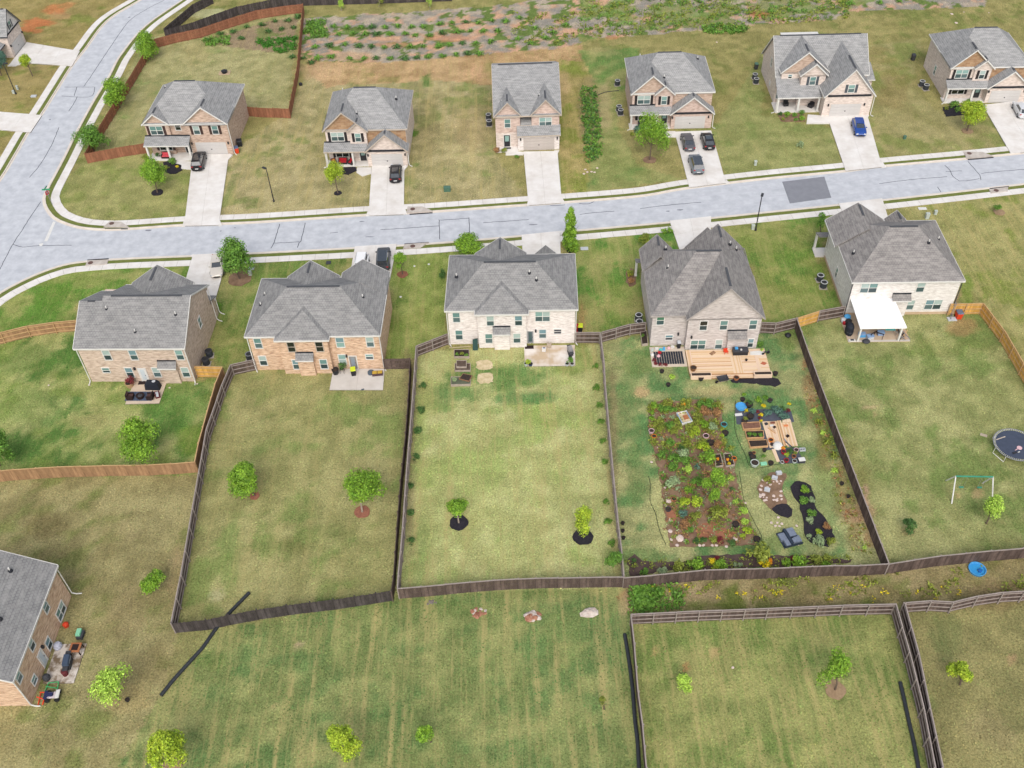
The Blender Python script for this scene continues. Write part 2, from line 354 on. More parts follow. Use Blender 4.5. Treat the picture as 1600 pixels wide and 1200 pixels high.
# lush, bare and worn spots of the yards, plus one painted house shadow
for b in [(120,625,14,8,(88,124,58),.8),(84,632,9,6,(78,112,48),.8),(136,645,8,5,(78,112,48),.7),(270,650,60,40,(98,136,60),.65),(300,690,30,30,(126,148,60),.6),(60,640,60,40,(150,160,96),.4),(150,660,40,14,(168,160,104),.6),(245,612,60,40,(88,128,56),.55),(50,560,80,30,(88,122,52),.5),
          (790,588,110,24,(94,132,66),.85),(712,612,56,18,(96,134,70),.8),(775,640,30,10,(118,146,72),.5),(900,560,50,30,(124,144,64),.6),(826,622,60,14,(86,130,70),.85),(686,634,26,12,(104,138,72),.7),(670,620,20,40,(176,172,104),.5),(860,650,60,20,(140,158,78),.5),(700,780,60,120,(164,170,98),.3),(660,860,30,60,(130,150,80),.5),(640,700,12,200,(150,132,96),.6),
          (985,640,26,90,(112,134,78),.6),(1000,565,40,20,(108,132,70),.6),(1004,612,14,8,(184,154,110),.9),(1110,612,60,10,(178,158,110),.6),(995,750,22,60,(110,134,76),.6),(1000,870,60,16,(104,134,74),.7),(958,700,10,160,(142,124,88),.6),
          (1240,520,30,30,(128,136,70),.6),(1268,610,13,60,(160,132,92),.75),(1288,700,13,60,(156,128,88),.75),(1310,770,12,50,(156,126,88),.7),(1335,830,12,40,(150,128,86),.65),(1290,690,20,80,(134,132,72),.5),(1330,770,30,90,(138,130,72),.5),(1318,740,6,90,(162,144,96),.6),(1290,770,24,60,(132,150,88),.5),(1200,850,40,20,(112,136,72),.6),
          (1362,637,14,4,(196,170,126),.8),(1368,648,5,5,(196,168,122),.6),(1300,650,30,60,(110,136,62),.5),(1500,510,30,20,(166,130,88),.7),(1480,540,80,20,(130,140,70),.3),(1340,800,30,20,(190,150,116),.7),(1360,830,10,30,(180,144,104),.7),(1353,780,4,30,(204,160,134),.8),(1497,775,6,8,(186,160,112),.8),(1528,772,10,9,(186,158,112),.8),(1420,830,14,8,(166,142,96),.6),
          (467,1007,10,9,(196,168,132),.85),(431,1105,6,6,(180,160,110),.6),(340,930,14,12,(196,184,140),.5),(360,870,20,70,(112,136,68),.6),(460,850,26,20,(112,112,62),.5),(500,830,60,14,(112,124,66),.5),(330,1030,40,20,(108,128,64),.5),(560,940,80,12,(84,112,54),.6),(700,950,80,16,(96,120,62),.5),(850,925,50,12,(96,120,62),.5),(880,1000,40,60,(140,144,84),.3),
          (200,960,40,50,(150,132,92),.6),(70,820,40,30,(126,110,72),.5),(180,830,50,20,(160,144,100),.5),(240,1040,60,40,(146,128,86),.5),(205,1090,50,30,(170,148,100),.6),(40,1118,20,12,(110,124,60),.6),(275,900,14,60,(172,146,108),.6),
          (1560,930,60,30,(150,124,86),.5),(1580,1030,10,8,(196,156,116),.6),(1540,1140,60,40,(164,146,104),.4),(1480,1000,30,40,(122,130,78),.5),(1117,1018,9,8,(196,162,112),.8),(1024,1017,9,7,(190,158,106),.7),(1074,1043,6,6,(184,134,88),.9),(1285,1000,30,14,(168,160,100),.4),
          (975,930,12,8,(146,104,72),.9),(978,945,10,22,(178,150,112),.7),(1012,930,28,18,(92,132,50),.85),(1100,930,40,14,(170,146,110),.7),(1200,925,60,12,(158,136,92),.6),(1290,935,40,8,(170,146,104),.6),(1376,905,22,8,(112,120,62),.7),(1500,905,50,12,(150,134,88),.6),
          (90,450,30,12,(98,140,50),.7),(75,470,30,16,(100,140,52),.6),(180,430,60,8,(168,160,100),.5),(620,520,14,60,(92,118,52),.5),(660,460,26,60,(146,156,82),.5),(975,430,40,16,(80,132,48),.7),(990,480,30,24,(156,144,92),.4),(910,500,6,34,(196,158,104),.7),(1300,420,40,30,(130,142,66),.4),(1240,400,40,14,(110,140,58),.5),  # dark strip right of the orange brick house is its shade, painted in
          (1498,470,12,20,(166,138,104),.7),(1510,455,12,30,(126,150,62),.7),(1260,570,6,12,(190,140,102),.7)]: blob(*b)
# the field goes on plainly outside the part in view
tfar = sstep(n1, 0.35, 0.65)[:,None]
col[far] = (c3(146,140,86)*(1-tfar) + c3(160,150,96)*tfar)[far]; strk[far] = 0.2
# small scale mottling of the turf itself
col *= np.array([0.97,1.02,1.08])
col *= (0.90 + 0.20*sstep(n3_,0.3,0.7) * (0.6 + 0.8*fbm(gx,gy,0.9,55,2)))[:,None]

gm = bpy.data.meshes.new('ground'); W_, H_ = len(xs), len(ys)
idx = np.arange(W_*H_).reshape(H_, W_)
quads = np.stack([idx[:-1,:-1], idx[:-1,1:], idx[1:,1:], idx[1:,:-1]], -1).reshape(-1,4)
gm.vertices.add(N); gm.vertices.foreach_set('co', np.stack([gx,gy,np.zeros(N)],-1).ravel())
gm.loops.add(quads.size); gm.loops.foreach_set('vertex_index', quads.ravel())
gm.polygons.add(len(quads)); gm.polygons.foreach_set('loop_start', np.arange(0,quads.size,4)); gm.polygons.foreach_set('loop_total', np.full(len(quads),4))
gm.update(calc_edges=True)
at = gm.color_attributes.new('turf', 'FLOAT_COLOR', 'POINT'); at.data.foreach_set('color', np.concatenate([col, strk[:,None]],1).astype(np.float32).ravel())
mg = bpy.data.materials.new('turf'); mg.use_nodes = True; t = mg.node_tree; b = t.nodes['Principled BSDF']; L = t.links.new
b.inputs['Roughness'].default_value = 1.0; b.inputs['Specular IOR Level'].default_value = 0.05
va = nd(t,'ShaderNodeVertexColor'); va.layer_name = 'turf'; tc = nd(t,'ShaderNodeTexCoord')
def gnoise(scale, stretch, detail, lo, hi, a, bb, rot=0.0):
    mp = nd(t,'ShaderNodeMapping'); mp.inputs['Scale'].default_value = stretch; mp.inputs['Rotation'].default_value = (0,0,rot); L(tc.outputs['Object'], mp.inputs[0])
    n = nd(t,'ShaderNodeTexNoise'); n.inputs['Scale'].default_value = scale; n.inputs['Detail'].default_value = detail; n.inputs['Roughness'].default_value = 0.7; L(mp.outputs[0], n.inputs['Vector'])
    r = nd(t,'ShaderNodeMapRange'); r.inputs['From Min'].default_value = lo; r.inputs['From Max'].default_value = hi; r.inputs['To Min'].default_value = a; r.inputs['To Max'].default_value = bb
    L(n.outputs['Fac'], r.inputs['Value']); return r.outputs[0], n
def mul(a, f_):
    x = nd(t,'ShaderNodeMix', data_type='RGBA', blend_type='MULTIPLY'); x.inputs[0].default_value = 1; L(a, x.inputs['A']); L(f_, x.inputs['B']); return x.outputs['Result']
f1, nfine = gnoise(5.5, (1,1,1), 7, 0.34, 0.66, 0.56, 1.46)
f2, _ = gnoise(1.1, (1,1,1), 5, 0.3, 0.7, 0.88, 1.14)
tuft, _ = gnoise(2.6, (1,0.35,1), 4, 0.50, 0.72, 0.0, 1.0, 0.5)
sA, _ = gnoise(1.0, (1.15,0.07,1), 3, 0.47, 0.75, 0.0, 1.0, 0.02)
sB, _ = gnoise(1.0, (0.07,1.0,1), 3, 0.52, 0.80, 0.0, 0.22, 0.02)
sm = nd(t,'ShaderNodeMath', operation='MAXIMUM'); L(sA, sm.inputs[0]); L(sB, sm.inputs[1])
sk = nd(t,'ShaderNodeMath', operation='MULTIPLY'); L(sm.outputs[0], sk.inputs[0]); L(va.outputs['Alpha'], sk.inputs[1])
sk2 = nd(t,'ShaderNodeMath', operation='MULTIPLY'); L(sk.outputs[0], sk2.inputs[0]); sk2.inputs[1].default_value = 0.95
c = mul(mul(va.outputs['Color'], f1), f2)
st = nd(t,'ShaderNodeMix', data_type='RGBA'); L(sk2.outputs[0], st.inputs[0]); L(c, st.inputs['A']); st.inputs['B'].default_value = (*c3(194,178,120), 1)
tk = nd(t,'ShaderNodeMath', operation='MULTIPLY'); L(tuft, tk.inputs[0]); tk.inputs[1].default_value = 0.32
st2 = nd(t,'ShaderNodeMix', data_type='RGBA'); L(tk.outputs[0], st2.inputs[0]); L(st.outputs['Result'], st2.inputs['A']); st2.inputs['B'].default_value = (*c3(186,174,116), 1)
L(st2.outputs['Result'], b.inputs['Base Color'])
bp = nd(t,'ShaderNodeBump'); bp.inputs['Strength'].default_value = 0.8; bp.inputs['Distance'].default_value = 0.10; L(nfine.outputs['Fac'], bp.inputs['Height']); L(bp.outputs[0], b.inputs['Normal'])
gm.materials.append(mg); ground = bpy.data.objects.new('ground', gm); COL.objects.link(ground); ground['kind'] = 'structure'

# ================================================================ ROADS, KERBS, PAVEMENTS
def smooth(pts, step=1.0):
    P = [np.array(p[:2]) for p in pts]; out = []
    for i in range(len(P)-1):
        p0, p1, p2, p3 = P[max(i-1,0)], P[i], P[i+1], P[min(i+2,len(P)-1)]
        n = max(1, int(np.linalg.norm(p2-p1)/step))
        for k in range(n):
            u = k/n; out.append(0.5*((2*p1) + (p2-p0)*u + (2*p0-5*p1+4*p2-p3)*u*u + (3*p1-p0-3*p2+p3)*u**3))
    out.append(P[-1]); return np.array(out)
def offset(pl, d):                                    # to the left of travel
    t_ = np.gradient(pl, axis=0); t_ /= np.linalg.norm(t_,axis=1)[:,None]+1e-9
    return pl + np.stack([-t_[:,1], t_[:,0]],1)*d
EN = smooth([G(*p) for p in [(430,-90),(350,-45),(283,0),(224,42),(186,87),(168,120),(146,155),(121,200),(96,250),(72,295),(66,312),(70,327),(82,342),(100,351),(125,358),(160,361),(200,360),(287,354),(400,349.5),(575,338),(675,333),(800,324),(880,318.5),(1000,308.5),(1075,296),(1200,281),(1320,269.5),(1377,262),(1510,250),(1600,241),(1700,230),(1800,219)]])
ES = smooth([G(*p) for p in [(-120,580),(-80,525),(-30,478),(0,456),(25,442),(62,425),(100,412.5),(135,407),(200,402.5),(300,398.5),(400,394),(555,386),(675,379),(800,368.5),(875,361),(1045,346),(1200,330),(1307,319),(1462,302),(1600,286),(1700,274),(1800,262)]])
EW = smooth([G(*p) for p in [(-140,470),(-60,360),(0,285),(25,245),(47,207),(67,180),(92,140),(115,103),(135,78),(170,33),(222,0),(290,-42),(370,-87)]])
M_ASPH = mat('asphalt', C(214,217,221), C(190,193,199), 0.95, 0.7, 0.1, bump=0.25, bscale=30, detail=14, contrast=0.15)
M_PATCH = mat('asphalt_patch', C(148,150,156), C(136,138,145), 0.95, 1.0, 0.1)
M_SEAL = mat('crack_sealant', C(96,98,106), C(80,82,92), 0.7, 3.0)
outline = [tuple(p) for p in EW] + [tuple(p) for p in EN] + [tuple(p) for p in ES[::-1]]
road = MB().prism(outline, -0.3, 0.005).make('road', M_ASPH, kind='structure')
def strip(pl, d0, d1, z0, z1):
    a, b_ = offset(pl, d0), offset(pl, d1); mb = MB(); n = len(pl); vs = []
    for i in range(n): vs += [(*a[i],z0),(*b_[i],z0),(*b_[i],z1),(*a[i],z1)]
    fs = []
    for i in range(n-1):
        for k in range(4): fs.append((i*4+k, i*4+(k+1)%4, (i+1)*4+(k+1)%4, (i+1)*4+k))
    return mb.add(vs, fs + [(3,2,1,0), ((n-1)*4,(n-1)*4+1,(n-1)*4+2,(n-1)*4+3)])
M_KERB = mat('kerb_concrete', C(238,230,218), C(220,208,194), 0.95, 0.8, 0.1)
M_VERGE = mat('verge_grass', C(134,138,80), C(100,116,58), 1.0, 0.8, 0.05, bump=.6, bscale=12, detail=8)
def arc_pts(pl, step):
    d = np.r_[0, np.cumsum(np.linalg.norm(np.diff(pl,axis=0),axis=1))]; s = np.arange(0, d[-1], step)
    return np.stack([np.interp(s,d,pl[:,0]), np.interp(s,d,pl[:,1])],1)
for pl, sg in ((EN,1),(ES,-1),(EW,1)):
    strip(pl, 0.0, sg*0.32, -0.2, 0.016).make('gutter', M_KERB, kind='structure')
    strip(pl, sg*0.32, sg*0.5, -0.2, 0.125).make('kerb', M_KERB, kind='structure')
    strip(pl, sg*0.5, sg*1.25, -0.1, 0.035).make('verge', M_VERGE, kind='structure')
    walk = strip(pl, sg*1.25, sg*2.5, -0.2, 0.05).make('pavement', M_JOINT, kind='structure')
    a, b_ = arc_pts(offset(pl, sg*1.25), 0.2), None
    fine = arc_pts(pl, 0.3); ia, ib = offset(fine, sg*1.25), offset(fine, sg*2.5); k = 0; ln = np.r_[0, np.cumsum(np.linalg.norm(np.diff(0.5*(ia+ib),axis=0),axis=1))]
    cuts = [int(np.searchsorted(ln, s)) for s in np.arange(0, ln[-1], 1.75)]
    for i0, i1 in zip(cuts[:-1], cuts[1:]):
        mid = 0.5*(ia[i0]+ib[i1]); u_, v_ = PX(mid[0], mid[1])
        if not (-60 < u_ < 1660 and -40 < v_ < 700): continue
        q = [ia[i0] + (ia[i1]-ia[i0])*0.012, ia[i0] + (ia[i1]-ia[i0])*0.988, ib[i0] + (ib[i1]-ib[i0])*0.988, ib[i0] + (ib[i1]-ib[i0])*0.012]
        MB().prism([tuple(p) for p in q], 0.0, 0.068 + rnd.uniform(-0.004,0.004)).make('slab', M_CONC, walk)
def seal(pts, w_=0.10):
    pl = smooth([G(*p) for p in pts], 0.5); pl = pl + np.array([[rnd.uniform(-.04,.04), rnd.uniform(-.04,.04)] for _ in pl])
    strip(pl, -w_/2, w_/2, 0.0, 0.010).make('crack_seal', M_SEAL, road)
for pts in [[(257,0),(230,14),(205,30),(190,48),(175,70),(160,92),(143,118),(131,135)],[(121,151),(115,163),(107,174)],[(92,199),(80,228),(62,258),(46,277)],[(101,136),(148,136)],[(96,150),(141,151),(148,136)],[(120,136),(116,150)],
            [(64,315),(48,338),(33,362),(20,382),(0,420),(-14,445)],[(20,382),(36,386),(60,384),(112,383)],[(437,350),(428,380)],[(477,348),(470,378)],[(428,380),(470,378)],[(428,380),(423,388)],[(468,378),(465,387)],
            [(515,364),(528,363)],[(594,359),(640,356),(686,353)],[(686,343),(687,374)],[(733,340),(734,370)],[(687,344),(733,341)],[(755,348),(800,345),(826,343)],[(906,335),(930,332),(960,330)],[(1000,326),(1040,321),(1096,316)],[(905,318),(918,319),(928,315)],[(860,321),(872,321),(883,320)],
            [(1374,287),(1420,281),(1480,276)],[(1476,258),(1484,266),(1489,276),(1499,283)],[(1499,283),(1515,282),(1530,279)],[(1512,252),(1522,263),(1531,274),(1533,281)],[(1533,271),(1570,267),(1640,262)],[(1465,292),(1470,300)],[(1478,268),(1503,267)]]: seal(pts)
MB().prism([tuple(G(*p)[:2]) for p in [(1222,284),(1288,276),(1299,309),(1234,318)]], 0, 0.014).make('asphalt_patch', M_PATCH, road)
for q in ([(83,346),(87,347),(74,377),(69,377)], [(68,380),(66,384),(62,385),(61,381)]):
    MB().prism([tuple(G(*p)[:2]) for p in q], 0, 0.014).make('stop_line', M_WHITE, road)
M_OIL = mat('road_stain', C(130,132,140), C(150,152,160), 0.9, 4)
for px, py, a_, b2 in [(232,360,8,1.6),(565,346,5,1),(578,370,8,1),(833,351,7,1.2),(1062,328,7,1.4),(1044,330,4,1),(202,27,2.5,1.5),(367,356,2,1),(345,361,2,1),(78,187,2,1.5)]:
    p = G(px,py); k_ = mpp(px,py); MB().prism([(p.x+a_*k_*math.cos(i*.7)*rnd.uniform(.6,1.1), p.y+b2*k_*1.4*math.sin(i*.7)*rnd.uniform(.6,1.1)) for i in range(9)], 0, 0.009).make('road_stain', M_OIL, road)

M_WEAR = mat('tyre_wear', C(196,198,204), C(206,209,214), 0.95, 0.9, detail=8)
for d_, w_ in ((1.9,.35),(3.5,.35),(5.4,.35),(7.0,.35)):
    strip(offset(ES, d_)[95:-3], -w_/2, w_/2, 0.0, 0.0075).make('tyre_track', M_WEAR, road)
# driveways: a bed with separate concrete slabs, corners given far-left, far-right, near-right, near-left
def slab_quad(parent, c4, nx, ny, z, m_=M_CONC, gap=0.025):
    A, B_, C_, D = [Vector((p[0],p[1])) for p in c4]
    def P_(u, v): return (A*(1-u)+B_*u)*(1-v) + (D*(1-u)+C_*u)*v
    lu = ((B_-A).length + (C_-D).length)/2; lv = ((D-A).length + (C_-B_).length)/2
    for i in range(nx):
        for j in range(ny):
            u0, u1 = i/nx + gap/lu/2*(i>0), (i+1)/nx - gap/lu/2*(i<nx-1); v0, v1 = j/ny + gap/lv/2*(j>0), (j+1)/ny - gap/lv/2*(j<ny-1)
            MB().prism([tuple(P_(u0,v0)),tuple(P_(u1,v0)),tuple(P_(u1,v1)),tuple(P_(u0,v1))], 0, z + rnd.uniform(-.004,.004)).make('slab', m_, parent)
EXCL = []
def driveway(px4, nx, ny, extra=(), z=0.15):
    EXCL.append([tuple(G(*p)[:2]) for p in px4])
    c4 = [G(*p) for p in px4]
    bed = MB().prism([tuple(p[:2]) for p in c4], -0.2, z-0.025).make('driveway', M_JOINT, kind='structure')
    slab_quad(bed, c4, nx, ny, z)
    for e in extra:
        MB().prism([tuple(G(*p)[:2]) for p in e], -0.1, z-0.004).make('slab', M_CONC, bed)
    return bed
driveway([(302,242),(358,242),(342,353),(288,354)], 2, 5, [[(358,241),(364,243),(356,251)],[(289,341),(285,355),(289,355)],[(343,343),(347,353),(342,354)]])
driveway([(581,260),(632,260),(631,336),(576,338)], 2, 4, [[(632,259),(637,260),(631,268)],[(577,325),(572,338),(577,338)],[(631,322),(636,334),(631,336)]])
driveway([(818,238),(871,237),(878,318),(826,322)], 2, 4, [[(866,236),(874,236),(870,242)],[(826,310),(823,323),(827,322)],[(876,306),(883,318),(877,319)]])
driveway([(1054,207),(1111,205),(1134,287),(1077,294)], 2, 4, [[(1038,206),(1055,206),(1057,215),(1041,215)],[(1133,280),(1140,287),(1134,288)]])
driveway([(1292,182),(1355,181),(1378,262),(1321,268)], 2, 4, [[(1262,180),(1293,182),(1296,194),(1260,194)],[(1354,180),(1358,181),(1353,188)],[(1376,250),(1384,262),(1377,263)]])
driveway([(1535,165),(1600,158),(1650,235),(1579,241)], 2, 4, [])
driveway([(302,399),(358,396),(335,475),(290,440)], 2, 3, [[(303,398),(298,400),(302,405)]])
driveway([(555,386),(620,382),(609,440),(546,436)], 2, 3, [])
driveway([(815,368),(875,362),(876,400),(817,402)], 2, 2, [[(875,362),(882,361),(876,370)]])
driveway([(1046,346),(1111,339),(1110,372),(1062,392)], 2, 2, [])
driveway([(1310,319),(1378,311),(1390,350),(1330,362)], 2, 2, [])
driveway([(42,67),(125,81),(113,104),(18,98)], 3, 2, [[(22,95),(40,98),(24,104),(12,104)]])
driveway([(-20,174),(66,181),(48,208),(-40,200)], 3, 2, [])
# front walks
for q in ([(262,262),(302,266),(302,253),(268,250)], [(558,262),(580,262),(580,272),(566,276),(557,270)], [(791,236),(820,238),(817,243),(790,243)]):
    MB().prism([tuple(G(*p)[:2]) for p in q], -0.1, 0.09).make('footpath', M_CONC, kind='structure')
# kerb inlets
M_INLET = mat('stained_concrete', C(214,206,196), C(182,170,160), 0.95, 1.2, 0.1)
M_IRON = mat('rusty_iron', C(120,92,84), C(96,76,70), 0.8, 6, 0.3)
def inlet(px4, lid, mouth, label):
    o = thing('storm_drain', label, 'storm drain', G(*lid), 0, 'storm drains along the kerb')
    rel = lambda p: tuple((G(*p)-G(*lid))[:2])
    MB().prism([rel(p) for p in px4], -0.1, 0.16).make('apron', M_INLET, o)
    MB().lathe([(0.36,0.1),(0.36,0.185),(0.3,0.19)], 14).make('lid', M_IRON, o)
    a, b_ = Vector(rel(mouth[0])), Vector(rel(mouth[1])); c_ = (a+b_)/2; an = math.atan2(b_.y-a.y, b_.x-a.x)
    MB().obox(c_.x, c_.y, 0.0, 0.13, (b_-a).length, 0.12, an).make('opening', M_BLACK, o)
inlet([(162,356),(172,347),(190,348),(202,356)], (175,350.5), [(164,358.5),(200,358)], 'storm drain in the kerb just right of the stop line')
inlet([(635,334),(637,324),(660,324),(677,331)], (645,328), [(640,335.5),(676,333)], 'storm drain just right of the driveway with one black car and brown gables')
inlet([(1505,238),(1535,239),(1552,245),(1510,249)], (1514,241), [(1512,250),(1552,246.5)], 'storm drain with a round iron lid near the silver car')
inlet([(134,416),(137,408),(170,407.5),(167,414)], (142,412), [(137,407),(170,405)], 'storm drain on the curved pavement above the left back-gabled house')
inlet([(630,390),(632,383),(670,380),(657,388)], (645,386), [(632,382),(670,379.5)], 'storm drain beside the driveway with the black SUV')
inlet([(1548,303),(1545,297),(1575,293),(1574,300)], (1556,299), [(1546,295.5),(1576,292)], 'storm drain at the far right end of the lower pavement')
# ================================================================ HOUSES
ROOF_A = roof_mat('grey_shingle', (140,139,137), (152,151,149), (174,172,168))
ROOF_B = roof_mat('light_grey_shingle', (154,154,153), (166,166,165), (188,187,184))
ROOF_C = roof_mat('warm_grey_shingle', (138,133,130), (152,147,143), (180,175,169))
BR_TAN = brick_mat('tan_brick', (186,164,146), (160,136,118), (216,198,180))
BR_ORANGE = brick_mat('orange_brick', (196,160,128), (162,122,94), (226,200,172))
BR_WHITE = brick_mat('white_brick', (218,210,205), (196,185,179), (232,226,221))
BR_GREYW = brick_mat('grey_white_brick', (184,176,172), (162,152,148), (206,199,194))
BR_PALE = brick_mat('pale_brick', (214,209,204), (196,190,184), (228,224,219))
BR_PINK = brick_mat('pinkish_brick', (190,166,154), (166,138,126), (214,194,182))
BR_BROWN = brick_mat('brown_brick', (178,152,134), (150,122,104), (206,184,166))
BR_BEIGE = brick_mat('beige_brick', (206,191,181), (184,167,156), (224,211,201))
ST_BROWN = uv_mat('brown_stone', C(176,140,108), C(206,172,134), C(146,112,86), 0.75, 0.32, C(196,176,154), 1.2, (1.0,2.0), streak=0.5)
M_FND = mat('bare_foundation', C(214,188,158), C(196,168,138), 0.95, 1.5)
M_TRIM = mat('white_trim', C(240,238,232), C(228,225,218), 0.6, 3)
M_BEIGET = mat('beige_trim', C(206,192,176), C(194,180,164), 0.7, 3)
M_SHUT = mat('dark_shutter', C(60,54,54), C(48,44,44), 0.7, 3)
M_SHUTB = mat('brown_shutter', C(84,64,58), C(70,54,50), 0.7, 3)
M_SHUTG = mat('grey_shutter', C(92,98,104), C(80,86,92), 0.7, 3)
M_GDOOR = mat('garage_door_paint', C(218,214,210), C(208,204,200), 0.7, 1.2)
M_GDOOR2 = mat('beige_garage_door_paint', C(206,196,188), C(196,186,178), 0.7, 1.2)
M_FLASH = mat('black_flashing', C(52,54,60), C(40,42,48), 0.6, 3)
M_VENT = mat('ridge_vent_black', C(92,94,98), C(80,82,86), 0.8, 3)
MEC = {}
WL = lambda mb: mb.box(-.1,.1,-.22,0,-.18,.18)
def wmesh(kind, key, build, m):
    k = (kind, key, m.name if m else '')
    if k not in MEC:
        mb = MB(); build(mb); MEC[k] = mb.data(kind, m)
    return MEC[k]
GV = [M_GLASS, mat('window_glass_dim', C(122,160,154), C(104,142,138), .12, .7, .6), mat('window_glass_blind', C(186,204,198), C(170,190,184), .2, 1.5, .5), mat('window_glass_blue', C(140,172,178), C(112,146,154), .1, .9, .7)]  # tints vary the reflection and blinds coloured into upper panes
SV = [M_SCREEN, mat('screened_glass_dark', C(62,82,84), C(50,66,70), .3, 1.2, .5), mat('screened_glass_pale', C(104,126,126), C(86,108,110), .3, 1.0, .5)]
class House:
    def __init__(s, name, label, A, B_, ze, brick, roof, trim=M_TRIM):
        a, b_ = G(*A, ze), G(*B_, ze); d = b_ - a
        s.rz = math.atan2(d.y, d.x); s.o = thing(name, label, 'house', (a.x, a.y, 0), s.rz)
        s.W = d.xy.length; s.ze = ze; s.brick, s.roof, s.trim = brick, roof, trim; s.fas = MB(); s.vents = []
    def at(s, x, y, z=0.0): return s.o_matrix() @ Vector((x, y, z))
    def o_matrix(s): return Matrix.Translation(s.o.location) @ Matrix.Rotation(s.rz, 4, 'Z')
    def wall(s, x0, x1, y0, y1, z1, m=None, z0=-0.3): return MB().box(x0,x1,y0,y1,z0,z1).make('wall', m or s.brick, s.o)
    def hip(s, x0, x1, y0, y1, ze, zr, xl, xr, t=0.16, sides='SNWE'):
        ym = (y0+y1)/2; mb = MB(); f = s.fas
        S, N_, Wp, E_ = [(x0,y0,ze),(x1,y0,ze),(xr,ym,zr),(xl,ym,zr)], [(x1,y1,ze),(x0,y1,ze),(xl,ym,zr),(xr,ym,zr)], [(x0,y1,ze),(x0,y0,ze),(xl,ym,zr)], [(x1,y0,ze),(x1,y1,ze),(xr,ym,zr)]
        for k, p in zip('SNWE', (S,N_,Wp,E_)):
            if k in sides: mb.slab(p, t)
        c = [(x0,y0,ze),(x1,y0,ze),(x1,y1,ze),(x0,y1,ze)]
        for i in range(4): f.trim(c[i], c[(i+1)%4])
        mb.make('roof', s.roof, s.o); s.ridge((xl,ym,zr),(xr,ym,zr))
    def gable_x(s, x0, x1, y0, y1, ze, zr, ym=None, t=0.16, ins=0.3, zn=None, vent=True, rakes='LR'):   # ridge along x, zn: eave height on the far side
        ym = (y0+y1)/2 if ym is None else ym; zn = ze if zn is None else zn; f = s.fas
        MB().slab([(x0,y0,ze),(x1,y0,ze),(x1,ym,zr),(x0,ym,zr)], t).slab([(x1,y1,zn),(x0,y1,zn),(x0,ym,zr),(x1,ym,zr)], t).make('roof', s.roof, s.o)
        for xa, xb in ((x0+ins, x0+ins+0.25), (x1-ins-0.25, x1-ins)):
            k = (zr-ze)/(ym-y0)*ins; k2 = (zr-zn)/(y1-ym)*ins
            MB().wallprism_x([(y0+ins, min(ze,zn)-0.6),(y1-ins, min(ze,zn)-0.6),(y1-ins, zn+k2-0.2),(ym, zr-0.2),(y0+ins, ze+k-0.2)], xa, xb).make('gable_wall', s.brick, s.o)
        f.trim((x0,y0,ze),(x1,y0,ze)); f.trim((x1,y1,zn),(x0,y1,zn))
        if 'R' in rakes: f.trim((x1,y0,ze),(x1,ym,zr)); f.trim((x1,ym,zr),(x1,y1,zn))
        if 'L' in rakes: f.trim((x0,ym,zr),(x0,y0,ze)); f.trim((x0,y1,zn),(x0,ym,zr))
        if vent: s.ridge((x0+1,ym,zr),(x1-1,ym,zr))
    def gable_y(s, x0, x1, yf, yb, ze, zr, wall_y=None, m=None, xm=None, t=0.15, ins=0.28, dirn=-1, vent=True, zl=None):
        """gable facing the road or the yard: ridge along y from yf (face) to yb (inside the main roof); dirn -1 faces -y"""
        xm = (x0+x1)/2 if xm is None else xm; f = s.fas; zl = ze if zl is None else zl
        Lp, Rp = [(x0,yf,ze),(xm,yf,zr),(xm,yb,zr),(x0,yb,ze)], [(xm,yf,zr),(x1,yf,zl),(x1,yb,zl),(xm,yb,zr)]
        if dirn > 0: Lp, Rp = Lp[::-1], Rp[::-1]
        MB().slab(Lp, t).slab(Rp, t).make('roof', s.roof, s.o)
        if dirn < 0: f.trim((x0,yf,ze),(xm,yf,zr)); f.trim((xm,yf,zr),(x1,yf,zl)); f.trim((x1,yf,zl),(x1,yb,zl)); f.trim((x0,yb,ze),(x0,yf,ze))
        else: f.trim((x1,yf,zl),(xm,yf,zr)); f.trim((xm,yf,zr),(x0,yf,ze)); f.trim((x1,yb,zl),(x1,yf,zl)); f.trim((x0,yf,ze),(x0,yb,ze))
        if wall_y is not None:
            k = (zr-ze)/(xm-x0)*ins
            MB().wallprism([(x0+ins, ze-0.35),(x1-ins, ze-0.35),(x1-ins, zl+k-0.2),(xm, zr-0.2),(x0+ins, ze+k-0.2)], min(wall_y, wall_y-dirn*0.25), max(wall_y, wall_y-dirn*0.25)).make('gable_wall', m or s.brick, s.o)
        if vent:
            q = yf - dirn*0.5
            s.ridge((xm,q,zr),(xm,q+(yb-q)*0.45,zr))
    def shed(s, x0, x1, ylo, yhi, zlo, zhi, t=0.12, flash=True):
        MB().slab([(x0,ylo,zlo),(x1,ylo,zlo),(x1,yhi,zhi),(x0,yhi,zhi)] if yhi > ylo else [(x1,ylo,zlo),(x0,ylo,zlo),(x0,yhi,zhi),(x1,yhi,zhi)], t).make('porch_roof', s.roof, s.o)
        if yhi > ylo: s.fas.trim((x0,ylo,zlo),(x1,ylo,zlo),0.16)
        if flash: MB().box(x0+.05, x1-.05, min(yhi,yhi-0.12), yhi, zhi, zhi+0.16).make('flashing', M_FLASH, s.o)
    def ridge(s, a, b_):
        a, b_ = Vector(a), Vector(b_); l = (b_-a).length
        if l < 0.4: return
        d = (b_-a)/l; o = Vector((-d.y, d.x, 0))*0.13; u = Vector((0,0,0.09))
        vs = [a-o, b_-o, b_+o, a+o]; vs = [p+Vector((0,0,-0.06)) for p in vs] + [a-o+u*0.4, b_-o+u*0.4, b_+o+u*0.4, a+o+u*0.4]
        MB().add(vs, [(0,3,2,1),(4,5,6,7),(0,1,5,4),(1,2,6,5),(2,3,7,6),(3,0,4,7)]).make('ridge_vent', M_VENT, s.o)
